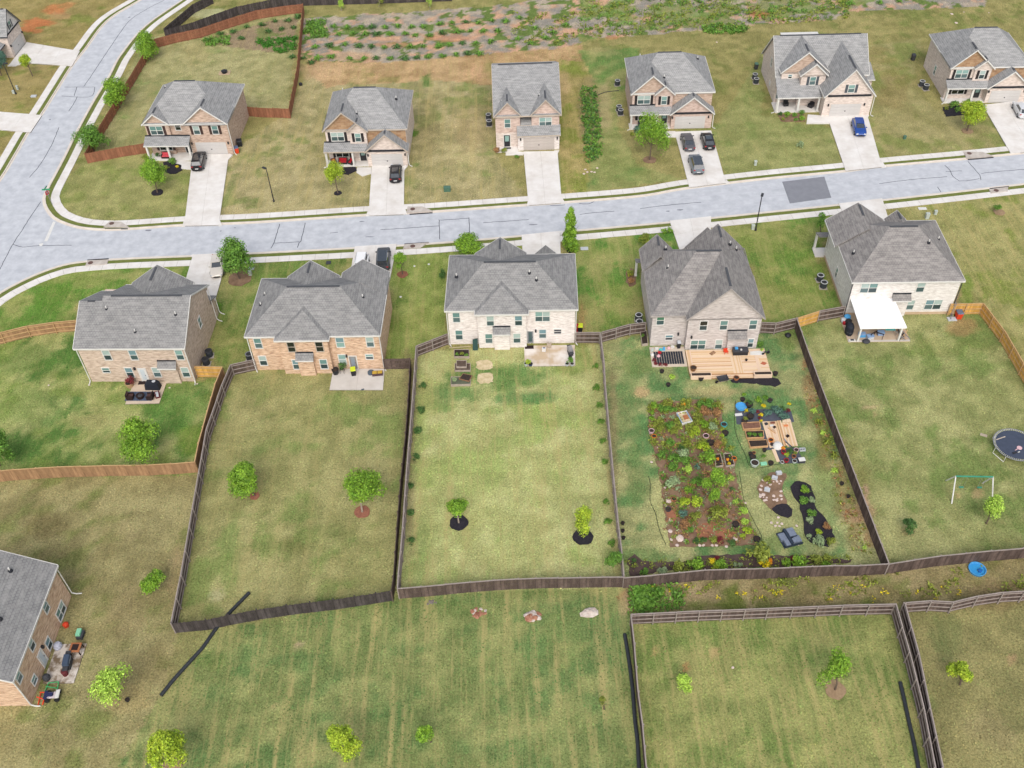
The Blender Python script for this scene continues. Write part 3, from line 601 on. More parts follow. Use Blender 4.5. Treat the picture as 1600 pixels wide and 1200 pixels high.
    def pipe(s, x, y, z, tall=0.45):
        p = inst('vent_pipe', wmesh('vent_pipe', tall, lambda mb: mb.lathe([(.075,-.1),(.075,tall)], 8), M_WHITE), s.o, (x,y,z))
        inst('flashing', wmesh('pipe_flashing', 0, lambda mb: mb.lathe([(.24,-.14),(.2,.05),(.09,.14)], 8), M_FLASH), p)
    ROT = {'S':0.0, 'E':math.pi/2, 'W':-math.pi/2, 'N':math.pi}
    def win(s, x, y, z, w_, h, face='S', n=1, shut=None, top=None, low=None, frame=None, bare=False):
        frame = frame or M_TRIM; key = (round(w_,2), round(h,2), n); W2 = w_*n + 0.08*(n-1)
        def fr(mb):
            b2 = 0.09
            mb.box(-b2, 0, -.07, .03, -b2, h+b2); mb.box(W2, W2+b2, -.07, .03, -b2, h+b2)
            mb.box(0, W2, -.07, .03, h, h+b2); mb.box(0, W2, -.09, .03, -b2, 0)
            for i in range(1, n): mb.box(i*(w_+.08)-.08, i*(w_+.08), -.065, .03, 0, h)
            for i in range(n): mb.box(i*(w_+.08), i*(w_+.08)+w_, -.055, .03, h*.5-.03, h*.5+.03)
        f = inst('window', wmesh('window', key, fr, frame), s.o, (x,y,z), s.ROT[face])
        for i in range(n):
            for zz, mm in ((h*.5+.03, top or M_GLASS), (0, low or M_SCREEN)):
                if mm is M_GLASS: mm = rnd.choice(GV)
                elif mm is M_SCREEN: mm = rnd.choice(SV)
                inst('pane', wmesh('pane', (round(w_,2), round(h,2)), lambda mb: mb.box(0, w_, -.02, .03, 0, h*.5-.03), mm), f, (i*(w_+.08), 0, zz))
        if shut:
            for xx in (-.09-.42, W2+.09):
                q = inst('shutter', wmesh('shutter', round(h,2), lambda mb: mb.box(0,.42,-.06,.02,-.06,h+.06), shut), s.o, (x,y,z), s.ROT[face])
                q.location = Vector((x,y,z)) + Matrix.Rotation(s.ROT[face],3,'Z') @ Vector((xx,0,0))
        return f
    def door(s, x, y, z, w_=0.92, h=2.05, face='S', m=None, glass=None, frame=None):
        d = inst('door', wmesh('door', (w_,h), lambda mb: mb.box(0,w_,-.05,.03,0,h), m or M_WHITE), s.o, (x,y,z), s.ROT[face])
        inst('frame', wmesh('door_frame', (w_,h), lambda mb: (mb.box(-.1,-.003,-.08,.03,0,h+.1), mb.box(w_+.003,w_+.1,-.08,.03,0,h+.1), mb.box(-.003,w_+.003,-.08,.03,h+.003,h+.1)), frame or M_TRIM), d)
        if glass: inst('pane', wmesh('door_pane', (w_,h), lambda mb: mb.box(.16,w_-.16,-.06,-.045,.25 if glass != 'half' else h*.45,h-.15), M_GLASS if glass == 'half' else glass), d)
        inst('handle', wmesh('door_handle', 0, lambda mb: mb.box(w_-.12,w_-.06,-.10,-.05,.95,1.05), M_BLACK), d)
    def garage(s, x, y, z, w_, h, m=None):
        g = inst('garage_door', wmesh('garage_door', (round(w_,2),h), lambda mb: mb.box(-.0,w_,-.015,.05,0,h), M_BEIGET), s.o, (x,y,z))
        for i in range(4): inst('panel', wmesh('garage_panel', (round(w_,2),h), lambda mb: mb.box(.01,w_-.01,-.05,-.012,.012,h/4-.012), m or M_GDOOR), g, (0,0,i*h/4))
        inst('handle', wmesh('garage_handle', 0, lambda mb: mb.box(-.09,.09,-.10,-.05,-.04,.1), M_DKGREY), g, (w_/2,0,h*.42))
        for xx in (-.45, w_+.45): inst('wall_lamp', wmesh('wall_lamp',0,WL,M_BLACK), s.o, (x+xx, y, h-.05))
    def spout(s, x, y, z, kick=(0.5,-0.5), m=None):
        MB().tube([(x,y,z),(x,y,0.35),(x+kick[0]*.4,y+kick[1]*.4,0.12),(x+kick[0],y+kick[1],0.08)], 0.065, 5).make('downspout', m or M_TRIM, s.o)
    def bay(s, x0, x1, y, d=0.4, zr=3.55, z0=2.85, rd=0.75, rx=0.15):
        s.wall(x0, x1, y-d, y, z0)
        MB().slab([(x0-rx,y-rd,z0),(x1+rx,y-rd,z0),(x1+rx,y,zr),(x0-rx,y,zr)], .1).make('bay_roof', s.roof, s.o)
        MB().box(x0-rx, x1+rx, y-.1, y, zr, zr+.14).make('flashing', M_FLASH, s.o); s.fas.trim((x0-rx,y-rd,z0),(x1+rx,y-rd,z0),.14)
    def column(s, x, y, z1, r=.14, z0=0.1):
        MB().box(x-r,x+r,y-r,y+r,z0,z1).box(x-r-.04,x+r+.04,y-r-.04,y+r+.04,z0,z0+.2).box(x-r-.03,x+r+.03,y-r-.03,y+r+.03,z1-.18,z1-.02).make('column', M_TRIM, s.o)
    def done(s): s.fas.make('fascia', s.trim, s.o)
def o8(ox, oy, k): return lambda x, y: (ox + x/k, oy + y/k)

def plan_wide(h, f2, dark=False):
    """two storeys under a wide hip roof, a hipped bump at the back, gables to the road"""
    W_ = h.W
    h.wall(.32, W_-.32, .3, 10.6, 5.68); h.wall(4.0, 9.95, -.42, .3, 5.69)
    h.hip(0, W_, 0, 11.0, 5.8, 8.95, 4.75, 11.2)
    # back bump: its own small hip running into the main slope
    MB().slab([(3.7,-.75,5.8),(10.25,-.75,5.8),(6.98,2.5,7.72)], .16).slab([(3.7,4.2,5.8),(3.7,-.75,5.8),(6.98,2.5,7.72),(6.98,4.2,7.72)], .16).slab([(10.25,-.75,5.8),(10.25,4.2,5.8),(6.98,4.2,7.72),(6.98,2.5,7.72)], .16).make('roof', h.roof, h.o)
    h.fas.trim((3.7,-.75,5.8),(10.25,-.75,5.8)); h.fas.trim((3.7,0,5.8),(3.7,-.75,5.8)); h.fas.trim((10.25,-.75,5.8),(10.25,0,5.8))
    h.gable_y(3.3, 10.0, 11.35, 6.5, 5.8, 8.35, 11.0, dirn=1)
    h.bay(5.95, 7.85, -.42)
    if f2 == 'tall':
        h.wall(10.5, 16.0, 10.6, 11.6, 5.6); h.gable_y(10.2, W_, 12.0, 7.5, 5.8, 7.9, 11.6, dirn=1, xm=13.1, vent=False)
    else:
        h.wall(9.8, 15.2, 10.6, 12.7, 2.7); h.gable_y(9.5, 15.5, 13.0, 10.7, 2.8, 5.75, 12.6, dirn=1, vent=False)
    for x in (.2, W_-.2): h.spout(x, .22, 5.6, (.25,-.4))
    h.done()

# ---- lower row, seen from their back yards
f = o8(670,365,6.154)
B3 = House('white_brick_house', 'white brick house with a grey hip roof and three raised beds behind it', f(150,745), f(1435,730), 5.8, BR_WHITE, ROOF_A)
plan_wide(B3, 'low')
for x, y, z, n, h_ in [(.95,.3,3.75,1,1.5),(5.15,-.42,3.75,1,1.5),(8.6,-.42,3.75,1,1.5),(11.1,.3,3.75,2,1.5),(1.1,.3,.85,1,1.5),(4.85,-.42,.85,1,1.5),(8.35,-.42,.85,1,1.5),(11.55,.3,.95,1,1.4)]: B3.win(x,y,z,.82,h_,n=n)
B3.win(13.4,.3,1.65,.85,.7,low=M_DKGREY,top=M_DKGREY); B3.door(10.05,.3,.12,.75,2.0,m=mat('grey_door',C(150,152,156),None,.6),glass=M_SCREEN)
inst('wall_lamp', wmesh('wall_lamp',0,WL,M_BLACK), B3.o, (11.1,.3,2.2))
for p in [(1.35,4.5,7.55),(11.25,3.4,7.75),(10.4,4.2,8.2)]: B3.pipe(*p)

f = o8(370,395,5.714)
B2 = House('orange_brick_house', 'orange tan brick house with a lime lidded bin on its pale patio', f(65,752), f(1280,738), 5.8, BR_ORANGE, ROOF_A)
plan_wide(B2, 'tall')
for x, y, z, w_, d_ in [(.95,.3,3.75,.82,0),(5.1,-.42,3.75,.82,1),(8.5,-.42,3.75,.82,1),(10.85,.3,3.75,.9,2),(14.5,.3,3.75,.82,0),(.95,.3,.85,.82,0),(5.2,-.42,.85,.82,0),(8.55,-.42,.85,.82,0),(10.75,.3,.95,.82,2)]:
    B2.win(x,y,z,w_,1.5,top=M_DGLASS if d_ == 1 else None, low=M_DGLASS if d_ == 1 else (M_GLASS if d_ == 2 else None), frame=M_BEIGET if d_ == 1 else None)
B2.win(14.1,.3,1.7,.85,.75); B2.door(12.0,.3,.12,.85,2.05,m=mat('taupe_door',C(150,140,132),None,.6),glass=mat('storm_door_glass',C(150,160,170),None,.2,spec=.5))
inst('wall_lamp', wmesh('wall_lamp',0,WL,M_BLACK), B2.o, (11.75,.3,2.3))
for p in [(1.45,6.7,6.7),(1.25,4.9,6.6),(13.8,5.3,7.3)]: B2.pipe(*p)

f = o8(100,410,6.154)
B1 = House('tan_brick_house', 'tan brick house with a straight grey gable roof and a white back door', f(85,832), f(1160,828), 5.8, BR_TAN, ROOF_A)
B1.wall(.32, 13.15, .3, 11.2, 5.68); B1.wall(.35, 3.2, .32, 10.2, 5.69)
B1.gable_x(2.75, 13.42, 0, 11.9, 5.8, 9.0, ym=5.95, rakes='R')
B1.gable_x(0, 2.9, 0.003, 10.7, 5.8, 8.7, ym=5.35, rakes='L')
B1.gable_y(3.5, 11.4, 12.4, 6.2, 5.8, 8.6, 12.0, dirn=1); B1.wall(3.8,11.1,11.2,12.2,5.6)
B1.wall(8.2, 13.1, 11.2, 12.9, 2.75); B1.shed(7.9, 13.4, 13.25, 11.2, 2.85, 3.75, flash=False)
B1.bay(9.55, 11.55, .3, d=.35, zr=3.5)
for x, z in [(3.2,3.75),(6.4,3.75),(12.0,3.75),(5.05,.85),(8.4,.85),(11.95,.85)]: B1.win(x,.3,z,.82,1.5)
B1.win(2.25,.3,1.6,.85,.75); B1.door(6.65,.3,.12,.85,2.1,m=M_WHITE,glass=mat('milky_glass',C(214,224,228),None,.3)); B1.win(13.15,6.2,3.4,.8,1.4,'E')
inst('wall_lamp', wmesh('wall_lamp',0,WL,M_BLACK), B1.o, (6.3,.3,2.3))
for p in [(3.4,4.5,8.15),(7.25,1.9,6.75),(11.9,3.8,7.8)]: B1.pipe(*p)
B1.spout(.2,.2,5.6,(-.1,-.6)); B1.spout(13.2,.2,5.6,(.1,-.6)); B1.spout(13.25,11.5,5.6,(.7,-.2)); B1.spout(13.25,12.9,2.7,(.7,-.2)); B1.done()

f = o8(970,345,6.154)
B4 = House('steep_roof_house', 'grey white brick house with a steep back gable above a new timber deck', f(635,955), f(1390,940), 5.2, BR_GREYW, ROOF_C, trim=mat('grey_trim',C(186,178,172),None,.7))
B4.wall(-3.95, 9.1, 1.15, 13.5, 5.1); B4.wall(.28, 9.12, .3, 1.15, 5.11)
B4.hip(-4.25, 9.2, .85, 13.85, 5.2, 9.95, 1.6, 4.7, sides='SNW')
B4.gable_y(0, 9.42, 0, 8.2, 5.2, 9.98, .3); MB().slab([(9.42,8.0,5.2),(9.0,13.85,5.2),(4.7,7.35,9.96),(4.71,6.0,9.97)], .16).make('roof', B4.roof, B4.o)
B4.gable_y(1.9, 8.95, 14.2, 8.6, 5.2, 8.9, 13.85, dirn=1, xm=5.4); B4.gable_y(1.9, 7.2, 16.0, 12.5, 3.9, 7.1, 15.7, dirn=1, vent=False); B4.wall(2.2, 6.9, 13.5, 15.7, 3.9)
B4.gable_y(-4.42, -.15, 14.1, 9.5, 5.2, 7.55, 13.7, dirn=1)
B4.shed(-4.75, 1.9, 15.2, 13.5, 2.8, 3.5, flash=False); B4.column(-4.5, 15.0, 2.75)
B4.bay(5.35, 7.45, .3, zr=3.1, z0=2.3, d=.45, rd=.8)
B4.win(-3.4,1.15,3.55,.85,1.4,top=mat('green_glass',C(90,140,110),None,.15,spec=.5)); B4.win(-2.1,1.15,1.0,.85,.75,low=M_DKGREY)
for x in (1.75,4.2,7.75): B4.win(x,.3,3.3,.85,1.42,top=M_DGLASS if x < 4 else None)
B4.win(.95,.3,.15,.85,1.42,n=2); B4.win(4.0,.3,.15,.8,1.42); B4.win(8.0,.3,.3,.62,1.35)
for x in (.9,): inst('wall_lamp', wmesh('wall_lamp',0,WL,M_BLACK), B4.o, (x,.3,2.2))
inst('wall_lamp', wmesh('wall_lamp',0,WL,M_BLACK), B4.o, (-.6,1.15,2.0))
for p in [(-1.45,11.4,7.25),(-1.6,7.5,7.3),(6.6,11.2,7.95),(7.5,11.3,7.0)]: B4.pipe(*p)
B4.done()

f = o8(1260,310,6.154)
B5 = House('pale_brick_house', 'pale cream brick house with a white flat patio roof at its back', f(440,810), f(1530,795), 5.6, BR_PALE, ROOF_C)
B5.wall(.3, 13.6, .3, 12.3, 5.5); MB().box(.26,13.64,.26,12.3,-.3,.4).make('foundation', M_FND, B5.o)
B5.hip(0, 13.92, 0, 12.7, 5.6, 9.4, 5.3, 8.85)
B5.gable_y(-.5, 7.1, 13.2, 7.4, 5.6, 8.3, 12.8, dirn=1); B5.gable_y(7.3, 10.1, 13.2, 9.5, 5.6, 7.0, 12.8, dirn=1)
B5.shed(-.95, 7.0, 14.3, 12.4, 2.75, 3.4, flash=False); B5.column(-.75, 14.1, 2.7); MB().box(-.95,7,12.3,14.3,-.2,.12).make('porch_floor', M_CONC, B5.o)
B5.bay(5.75, 7.75, .3, d=.35, zr=3.45)
B5.win(1.4,.3,3.75,.95,1.45,n=2); B5.win(8.35,.3,3.75,.9,1.5); B5.win(7.85,.3,.85,.85,1.5); B5.win(10.15,.3,.85,.95,1.5,n=2); B5.win(.3,6.8,1.3,.7,1.4,'W')
for p in [(1.1,4.8,6.5),(9.95,4.4,8.3),(12.3,7.0,6.8)]: B5.pipe(*p)
B5.spout(.22,.2,5.5,(-.1,-.5),M_DKGREY); B5.spout(13.7,.2,5.5,(.1,-.5),M_DKGREY); B5.spout(.22,12.4,5.5,(-.8,0)); B5.done()

# ---- the house cut by the left edge, lower left: its back wall faces right
L1 = House('corner_brick_house', 'tan brick house with a stained patio, cut off by the lower left corner', (19.8,1065.8), (90.5,883), 5.0, BR_ORANGE, ROOF_A)
L1.wall(.3, L1.W-.3, .3, 11.7, 4.9); L1.gable_x(0, L1.W, 0, 12, 5.0, 8.3, ins=.25)
for x, z, n, h_ in [(.72,3.3,1,1.2),(4.0,3.2,1,1.3),(8.9,.3,2,1.35),(5.75,.35,1,1.3),(8.0,3.2,1,1.3)]: L1.win(x,.3,z,.75,h_,n=n)
L1.win(1.9,.3,.75,.7,.85); L1.door(4.1,.3,.1,.8,2.0,m=M_WHITE,glass=mat('milky_glass',C(214,224,228)))
inst('wall_lamp', wmesh('wall_lamp',0,WL,M_BLACK), L1.o, (5.2,.3,2.0)); L1.pipe(10.5,3.3,6.9); L1.pipe(5.5,2.6,6.5)
L1.spout(.2,.2,4.8,(0,-.8)); L1.spout(L1.W-.15,.2,4.8,(.1,-.9)); L1.done()

# ---- upper row, fronts to the road
def plan_front(h, brick2, shut, doorm=M_BLACK):
    """two storeys, big left gable with a small one nested in it, garage wing with its own gable, shed porch"""
    h.wall(.35, h.Wd-.32, .3, 11.4, 5.5); h.wall(.33, 6.6, .04, .3, 5.51); h.wall(6.62, h.Wd-.36, .24, .297, 5.5, brick2, z0=2.8)
    h.hip(0, h.Wd, -.05, 11.9, 5.6, 9.5, 4.6, h.Wd-5.0)
    h.gable_y(0, 6.9, -.35, 5.2, 5.6, 8.72, .06, m=brick2, xm=3.35); h.gable_y(3.8, 7.0, -.62, 2.2, 5.6, 7.05, -.3); h.wall(4.05, 6.7, -.28, .04, 5.45, z0=3.0)
    h.gable_y(6.3, h.Wd, -1.9, .45, 2.75, 5.7, -1.5, xm=(6.3+h.Wd)/2); h.wall(6.6, h.Wd-.3, -1.52, .3, 2.7)
    MB().box(6.7, h.Wd-.4, -1.72, -1.5, 2.72, 2.95).make('flashing', M_FLASH, h.o)
    h.shed(-.1, 6.6, -1.55, .04, 2.7, 3.5); MB().box(0,6.6,-1.5,.3,-.2,.14).make('porch_floor', M_CONC, h.o)
    h.column(.2,-1.3,2.65); h.column(4.3,-1.3,2.65)
    h.win(1.2,.04,3.75,.92,1.4,n=2,shut=shut); h.win(4.95,-.28,3.75,.8,1.35,shut=shut); h.win(1.5,.04,.9,.92,1.4,n=2,shut=shut,top=M_DGLASS,low=M_DGLASS); h.door(5.2,.04,.14,.95,2.1,m=doorm,glass='half')
    h.garage(7.2,-1.52,.05,4.85,2.15); h.spout(.1,-1.5,2.7,(-.5,-.3)); h.spout(h.Wd-.1,-1.6,2.7,(.5,-.2)); h.done()
f = o8(480,125,8); T2 = House('brown_gable_house', 'two storey house with brown stone gables and red cushioned porch seats', f(190,630), f(1250,610), 5.6, BR_BEIGE, ROOF_B, M_BEIGET); T2.Wd = 13.05
plan_front(T2, ST_BROWN, M_SHUT)
for p in [(2.2,9.2,7.2),(11.0,6.0,7.4),(5.2,2.2,7.1)]: T2.pipe(*p)
f = o8(940,70,8); T4 = House('three_car_house', 'two storey reddish brick house with three dark cars on its driveway', f(365,610), f(1420,585), 5.6, BR_PINK, ROOF_B); T4.Wd = 13.4
plan_front(T4, BR_BROWN, M_SHUT)
for p in [(2.2,9.2,7.2),(11.5,8.0,7.2),(5.4,2.2,7.1)]: T4.pipe(*p)
f = o8(1400,30,8); T6 = House('edge_brick_house', 'two storey beige brick house with a silver car, cut by the right edge', f(680,605), (f(680,605)[0]+ (1255-680)/8, f(680,605)[1]-10/8), 5.6, BR_BEIGE, ROOF_B); T6.Wd = 13.3
plan_front(T6, ST_BROWN, M_SHUT); T6.win(.35,6.6,1.2,.8,1.5,'W'); T6.pipe(3.1,7.6,7.8)
f = o8(200,110,8); T1 = House('corner_lot_house', 'brown brick corner house with white gable trim and a black SUV in front', f(165,680), f(1240,668), 5.6, BR_BROWN, ROOF_B)
w1 = T1.W
T1.wall(.35, w1-.32, .75, 12.2, 5.5); T1.wall(.33, 4.1, .3, .75, 5.51); T1.wall(6.75, w1-.3, .3, .75, 5.51)
T1.hip(0, w1, .1, 12.6, 5.6, 9.6, 4.6, 7.9); T1.gable_y(0, 4.4, -.05, 4.0, 5.6, 7.4, .3); T1.gable_y(6.45, w1, -.05, 5.0, 5.6, 8.5, .3)
MB().slab([(6.8,-.02,5.45),(w1-.35,-.02,5.45),(w1-.35,.3,5.75),(6.8,.3,5.75)],.08).make('pent_roof', T1.roof, T1.o)
T1.shed(-.1, 7.1, -1.5, .3, 2.7, 3.45); MB().box(0,7.1,-1.5,.75,-.2,.16).make('porch_floor', M_CONC, T1.o)
for x in (.25,3.6,6.95): T1.column(x,-1.3,2.65)
T1.win(1.05,.3,3.7,.92,1.4,n=2,shut=M_SHUTB); T1.win(7.9,.3,3.7,.9,1.4,shut=M_SHUTB); T1.win(10.85,.3,3.7,.9,1.4,shut=M_SHUTB); T1.win(4.95,.75,4.2,.8,1.1,top=M_DGLASS,low=M_DGLASS)
T1.win(1.7,.3,.9,.92,1.4,n=2,shut=M_SHUTB,top=M_DGLASS,low=M_DGLASS); T1.door(5.6,.75,.16,.95,2.1,m=M_BLACK,glass='half'); T1.garage(7.5,.3,.05,4.9,2.15); T1.pipe(2.0,8.5,7.3); T1.spout(w1-.1,.2,5.5,(.4,-.3)); T1.done()
f = o8(730,90,8); T3 = House('narrow_brick_house', 'narrow two gabled brick house with a white fronted garage', f(325,745), f(1170,715), 5.6, BR_PINK, ROOF_B, M_BEIGET)
T3.wall(.3, 10.3, 1.5, 17, 5.5); T3.wall(.3, 4.15, .35, 1.5, 5.51, z0=2.6); T3.wall(.3,4.15,.36,1.5,2.6, BR_BEIGE); T3.wall(5.95, 10.28, .35, 1.5, 5.51)
T3.gable_x(0, 10.6, .05, 17.4, 5.6, 9.8, ym=8.75); T3.gable_y(0, 4.45, -.05, 5.1, 5.6, 8.0, .35); T3.gable_y(5.65, 10.6, -.05, 5.8, 5.6, 8.25, .35)
T3.wall(3.75, 10.25, -.85, .35, 2.65, BR_WHITE); T3.shed(3.6, 10.45, -1.15, .4, 2.75, 3.75, flash=False); T3.shed(4.2, 5.95, .4, 1.5, 3.76, 4.4)
T3.win(1.75,.35,3.55,.85,1.4); T3.win(7.2,.35,3.6,.88,1.4,n=2); T3.door(1.55,.36,.15,.95,2.05,m=M_BLACK,glass='half'); T3.garage(4.6,-.85,.05,4.85,2.15,M_GDOOR2)
MB().box(1.5,2.6,-.35,.1,.05,.12).make('doormat', M_DKGREY, T3.o); MB().box(.3,3.75,-1.2,.36,-.2,.1).make('porch_floor', M_CONC, T3.o); T3.pipe(1.4,2.4,6.85,.3); T3.pipe(7.3,3.2,7.25,.3); T3.done()
f = o8(1170,45,8); T5 = House('big_gable_house', 'brick house with a tall garage gable, white porch posts and a blue car', f(360,865), f(1580,835), 2.7, BR_BEIGE, ROOF_B)
T5.wall(.3, 14.7, 3.2, 14.2, 3.0); T5.gable_x(0, 15.3, 3.4, 14.6, 4.6, 9.1, ym=8.8, zn=3.2, ins=.28); T5.shed(0, 7.3, -.1, 3.5, 2.7, 4.65, flash=False)
T5.wall(.9, 8.2, 3.1, 4.6, 5.5); T5.gable_y(.6, 8.5, 2.75, 8.7, 5.6, 9.05, 3.1, BR_BROWN); T5.wall(3.85, 7.75, 1.95, 3.1, 5.5); T5.gable_y(3.55, 8.05, 1.6, 5.6, 5.6, 7.6, 1.95)
T5.wall(7.2, 14.9, -1.6, 4.0, 3.65); T5.gable_y(6.95, 15.2, -1.95, 8.2, 3.7, 8.35, -1.58); MB().box(7.6,14.5,-1.76,-1.59,3.62,3.88).make('flashing', M_FLASH, T5.o)
T5.shed(14.6, 17.1, 5.0, 9.0, 2.8, 3.9, flash=False); T5.wall(14.7, 16.8, 5.4, 8.9, 2.7)
MB().box(0,7.2,-.1,3.2,-.2,.16).make('porch_floor', M_CONC, T5.o)
for x in (.25,3.6,6.85): T5.column(x,.08,2.65)
T5.win(2.0,3.1,4.5,.55,.6,low=M_DGLASS); T5.win(5.3,1.95,3.85,.9,1.35,shut=M_SHUTG); T5.win(10.6,-1.58,4.3,.95,1.25,shut=M_SHUTG); T5.win(.6,3.2,.9,.95,1.4,n=2); T5.door(4.6,3.2,.16,1.0,2.1,m=M_DKGREY,glass='half'); T5.garage(8.4,-1.6,.05,4.9,2.2)
T5.win(.3,8.6,4.0,.7,1.4,'W'); T5.win(.3,7.4,1.2,.5,.6,'W'); T5.pipe(2.3,5.2,6.1,.3); T5.spout(.05,.05,2.7,(-.7,-.2)); T5.spout(15.1,-1.7,3.6,(.5,-.2)); T5.done()
# ---- house cut by the upper left corner: garage front faces the side road
TL = House('left_corner_house', 'grey brick house with a gabled garage, cut off by the upper left corner', (22.5,90), (41,66), 0.0, BR_BEIGE, ROOF_B, M_DKGREY)
TL.wall(-.0, 6.2, .0, 8.0, 4.0); TL.gable_y(-.3, 6.5, -.35, 9.0, 4.1, 7.9, .02, BR_PALE); MB().box(.1,6.1,-.16,0,4.0,4.16).make('flashing', M_FLASH, TL.o)
TL.garage(.75,0,.03,4.7,2.2); TL.win(2.5,.02,4.45,.85,1.2,shut=M_SHUTG); TL.wall(-8, 0, 3.0, 12, 3.2); TL.shed(-8, -.2, .6, 3.2, 2.75, 4.0, flash=False); TL.done()
# ================================================================ FENCES
def panel_mesh(m, seed, jag):
    def b_(mb):
        q = random.Random(seed); n = 17; w_ = 1.0/n
        for i in range(n):
            h = 1.80 + q.uniform(-jag, jag); y = q.uniform(-.006, .006)
            mb.box(i*w_+.004*.4, (i+1)*w_-.004*.6, -.012+y, .012+y, .03+q.uniform(0,.03), h)
    return wmesh('panel', (seed, jag), b_, m)
def fence(label, pts, m, capm, rails='L', z=1.8, jag=.02, cap=True, name='board_fence', group=None):
    """pts: fence line as seen along its top (z metres up); rails on the left or right of travel"""
    W_ = [G(*p, z) for p in pts]; o = thing(name, label, 'fence', (W_[0].x, W_[0].y, 0), 0, group); s = 1 if rails == 'L' else -1
    post = wmesh('post', 0, lambda mb: mb.box(-.055,.055,-.055,.055,-.1,1.86), capm); k = 0
    rail = wmesh('rail', s, lambda mb: mb.box(0,1,s*.016,s*.075,-.05,.05), capm); capb = wmesh('cap', s, lambda mb: mb.box(0,1,-.06,.06,0,.035), capm)
    for a, b_ in zip(W_[:-1], W_[1:]):
        d = (b_ - a).xy; l = d.length; n = max(1, round(l/2.44)); an = math.atan2(d.y, d.x)
        for i in range(n):
            p = a + (b_ - a)*(i/n) - W_[0]; tilt = rnd.uniform(-.006,.006)
            q = inst('panel', panel_mesh(m, rnd.randrange(5), jag), o, (p.x,p.y,rnd.uniform(-.03,.02)), an, None, (l/n*.998,1,1))
            for zz in (.3,.95,1.6): inst('rail', rail, q, (0,0,zz))
            if cap: inst('cap', capb, q, (0,0,1.825))
            inst('post', post, o, (p.x - s*-.09*math.sin(an)*-1*1.0, p.y + s*.09*math.cos(an), 0), an)
    e = W_[-1]-W_[0]; inst('post', post, o, (e.x, e.y, 0), an)
    return o
fence('tan wooden fence left of the tan brick house, rails showing, along its front lawn', [(-60,533),(0,520),(41,510),(82,504),(118,501)], M_WOOD_TAN, M_CAP_TAN, 'R')
fence('short new golden fence piece with gate beside the tan brick house', [(304,573),(347,574)], M_WOOD_GOLD, M_CAP_TAN, 'R', name='gate_fence')
fence('tan wooden fence with a pale cap round the green left back yard', [(347,574),(336,600),(324,642),(310,692),(304,722),(266,725),(227,727),(160,728),(125,729),(90,730),(20,734),(0,736),(-60,742)], M_WOOD_TAN, M_CAP_TAN, 'R')
fence('weathered grey fence down the left side of the yard with two round trees', [(397,562),(360,570),(346,603),(322,672),(310,740),(295,825),(282,900),(267,974)], M_WOOD_GREY, M_CAP_GREY, 'L')
fence('dark ragged weathered fence along the lower edge of the yard with two round trees', [(267,974),(321,969),(355,961),(400,953),(447,946),(520,937),(587,927),(611,923)], M_WOOD_DARK, M_WOOD_DARK, 'L', jag=.07, cap=False)
fence('dark fence on the orange brick house side of the narrow double fence gap', [(599,561),(641,560),(639,600),(634,675),(626,750),(620,825),(615,900),(611,924)], M_WOOD_GREY, M_WOOD_GREY, 'R', cap=False)
fence('weathered fence round the left side of the central lawn with small shrubs along it', [(699,522),(650,541),(646,600),(640,675),(634,750),(629,825),(622,900),(621,920)], M_WOOD_GREY, M_CAP_GREY, 'L')
fence('brown weathered fence along the lower edge of the central lawn', [(621,920),(658,917),(735,910),(772,907),(810,905),(837,904),(942,902),(975,902)], M_WOOD_GREY, M_CAP_GREY, 'L')
fence('short weathered fence from the white brick house to the garden yard corner', [(899,520),(938,520)], M_WOOD_GREY, M_CAP_GREY, 'R')
fence('weathered fence between the central lawn and the planted garden', [(938,520),(944,565),(946,600),(952,670),(960,755),(966,815),(972,865),(975,900)], M_WOOD_GREY, M_CAP_GREY, 'R')
fence('weathered fence rising to the left front corner of the steep roof house', [(940,519),(985,507),(1009,504)], M_WOOD_GREY, M_CAP_GREY, 'R')
fence('weathered fence between the steep roof house and the pale brick house', [(1190,504),(1212,505),(1245,497)], M_WOOD_GREY, M_CAP_GREY, 'R')
fence('long weathered fence between the planted garden and the trampoline yard', [(1245,497),(1260,540),(1282,600),(1314,685),(1336,742),(1355,792),(1389,881)], M_WOOD_GREY, M_CAP_GREY, 'L')
fence('weathered fence behind the flower border at the foot of the planted garden', [(975,903),(1022,899),(1102,891),(1200,888.5),(1305,884),(1345,884),(1389,881.5)], M_WOOD_GREY, M_CAP_GREY, 'L')
fence('weathered fence along the lower edge of the trampoline yard', [(1389,881.5),(1430,875),(1471,869),(1550,861),(1600,857),(1670,850)], M_WOOD_GREY, M_CAP_GREY, 'L')
fence('new golden fence section left of the patio with the white roof', [(1247,497),(1281,486)], M_WOOD_GOLD, M_CAP_TAN, 'R')
fence('grey braced gate panel against the left wall of the pale brick house', [(1281,486),(1321,479)], M_WOOD_GREY, M_CAP_GREY, 'R', name='gate_fence')
fence('golden new wooden fence round the right side of the trampoline yard', [(1486,475),(1537,474),(1570,517),(1600,569),(1660,672)], M_WOOD_GOLD, M_CAP_TAN, 'R')
fence('weathered fence along the top of the striped lower right lawn, rails showing', [(986,960),(1093,955),(1200,951),(1317,946),(1400,944)], M_WOOD_GREY, M_CAP_GREY, 'R')
fence('weathered fence down the left side of the striped lower right lawn', [(986,960),(991,1005),(997,1080),(1004,1132),(1010,1200),(1019,1300)], M_WOOD_GREY, M_CAP_GREY, 'L')
fence('weathered fence down the right side of the striped lower right lawn', [(1400,944),(1422,1020),(1444,1107),(1462,1200),(1484,1310)], M_WOOD_GREY, M_CAP_GREY, 'R')
fence('weathered fence running close beside its twin, left side of the corner yard', [(1414,942),(1436,1022),(1454,1107),(1474,1200),(1498,1310)], M_WOOD_GREY, M_CAP_GREY, 'R')
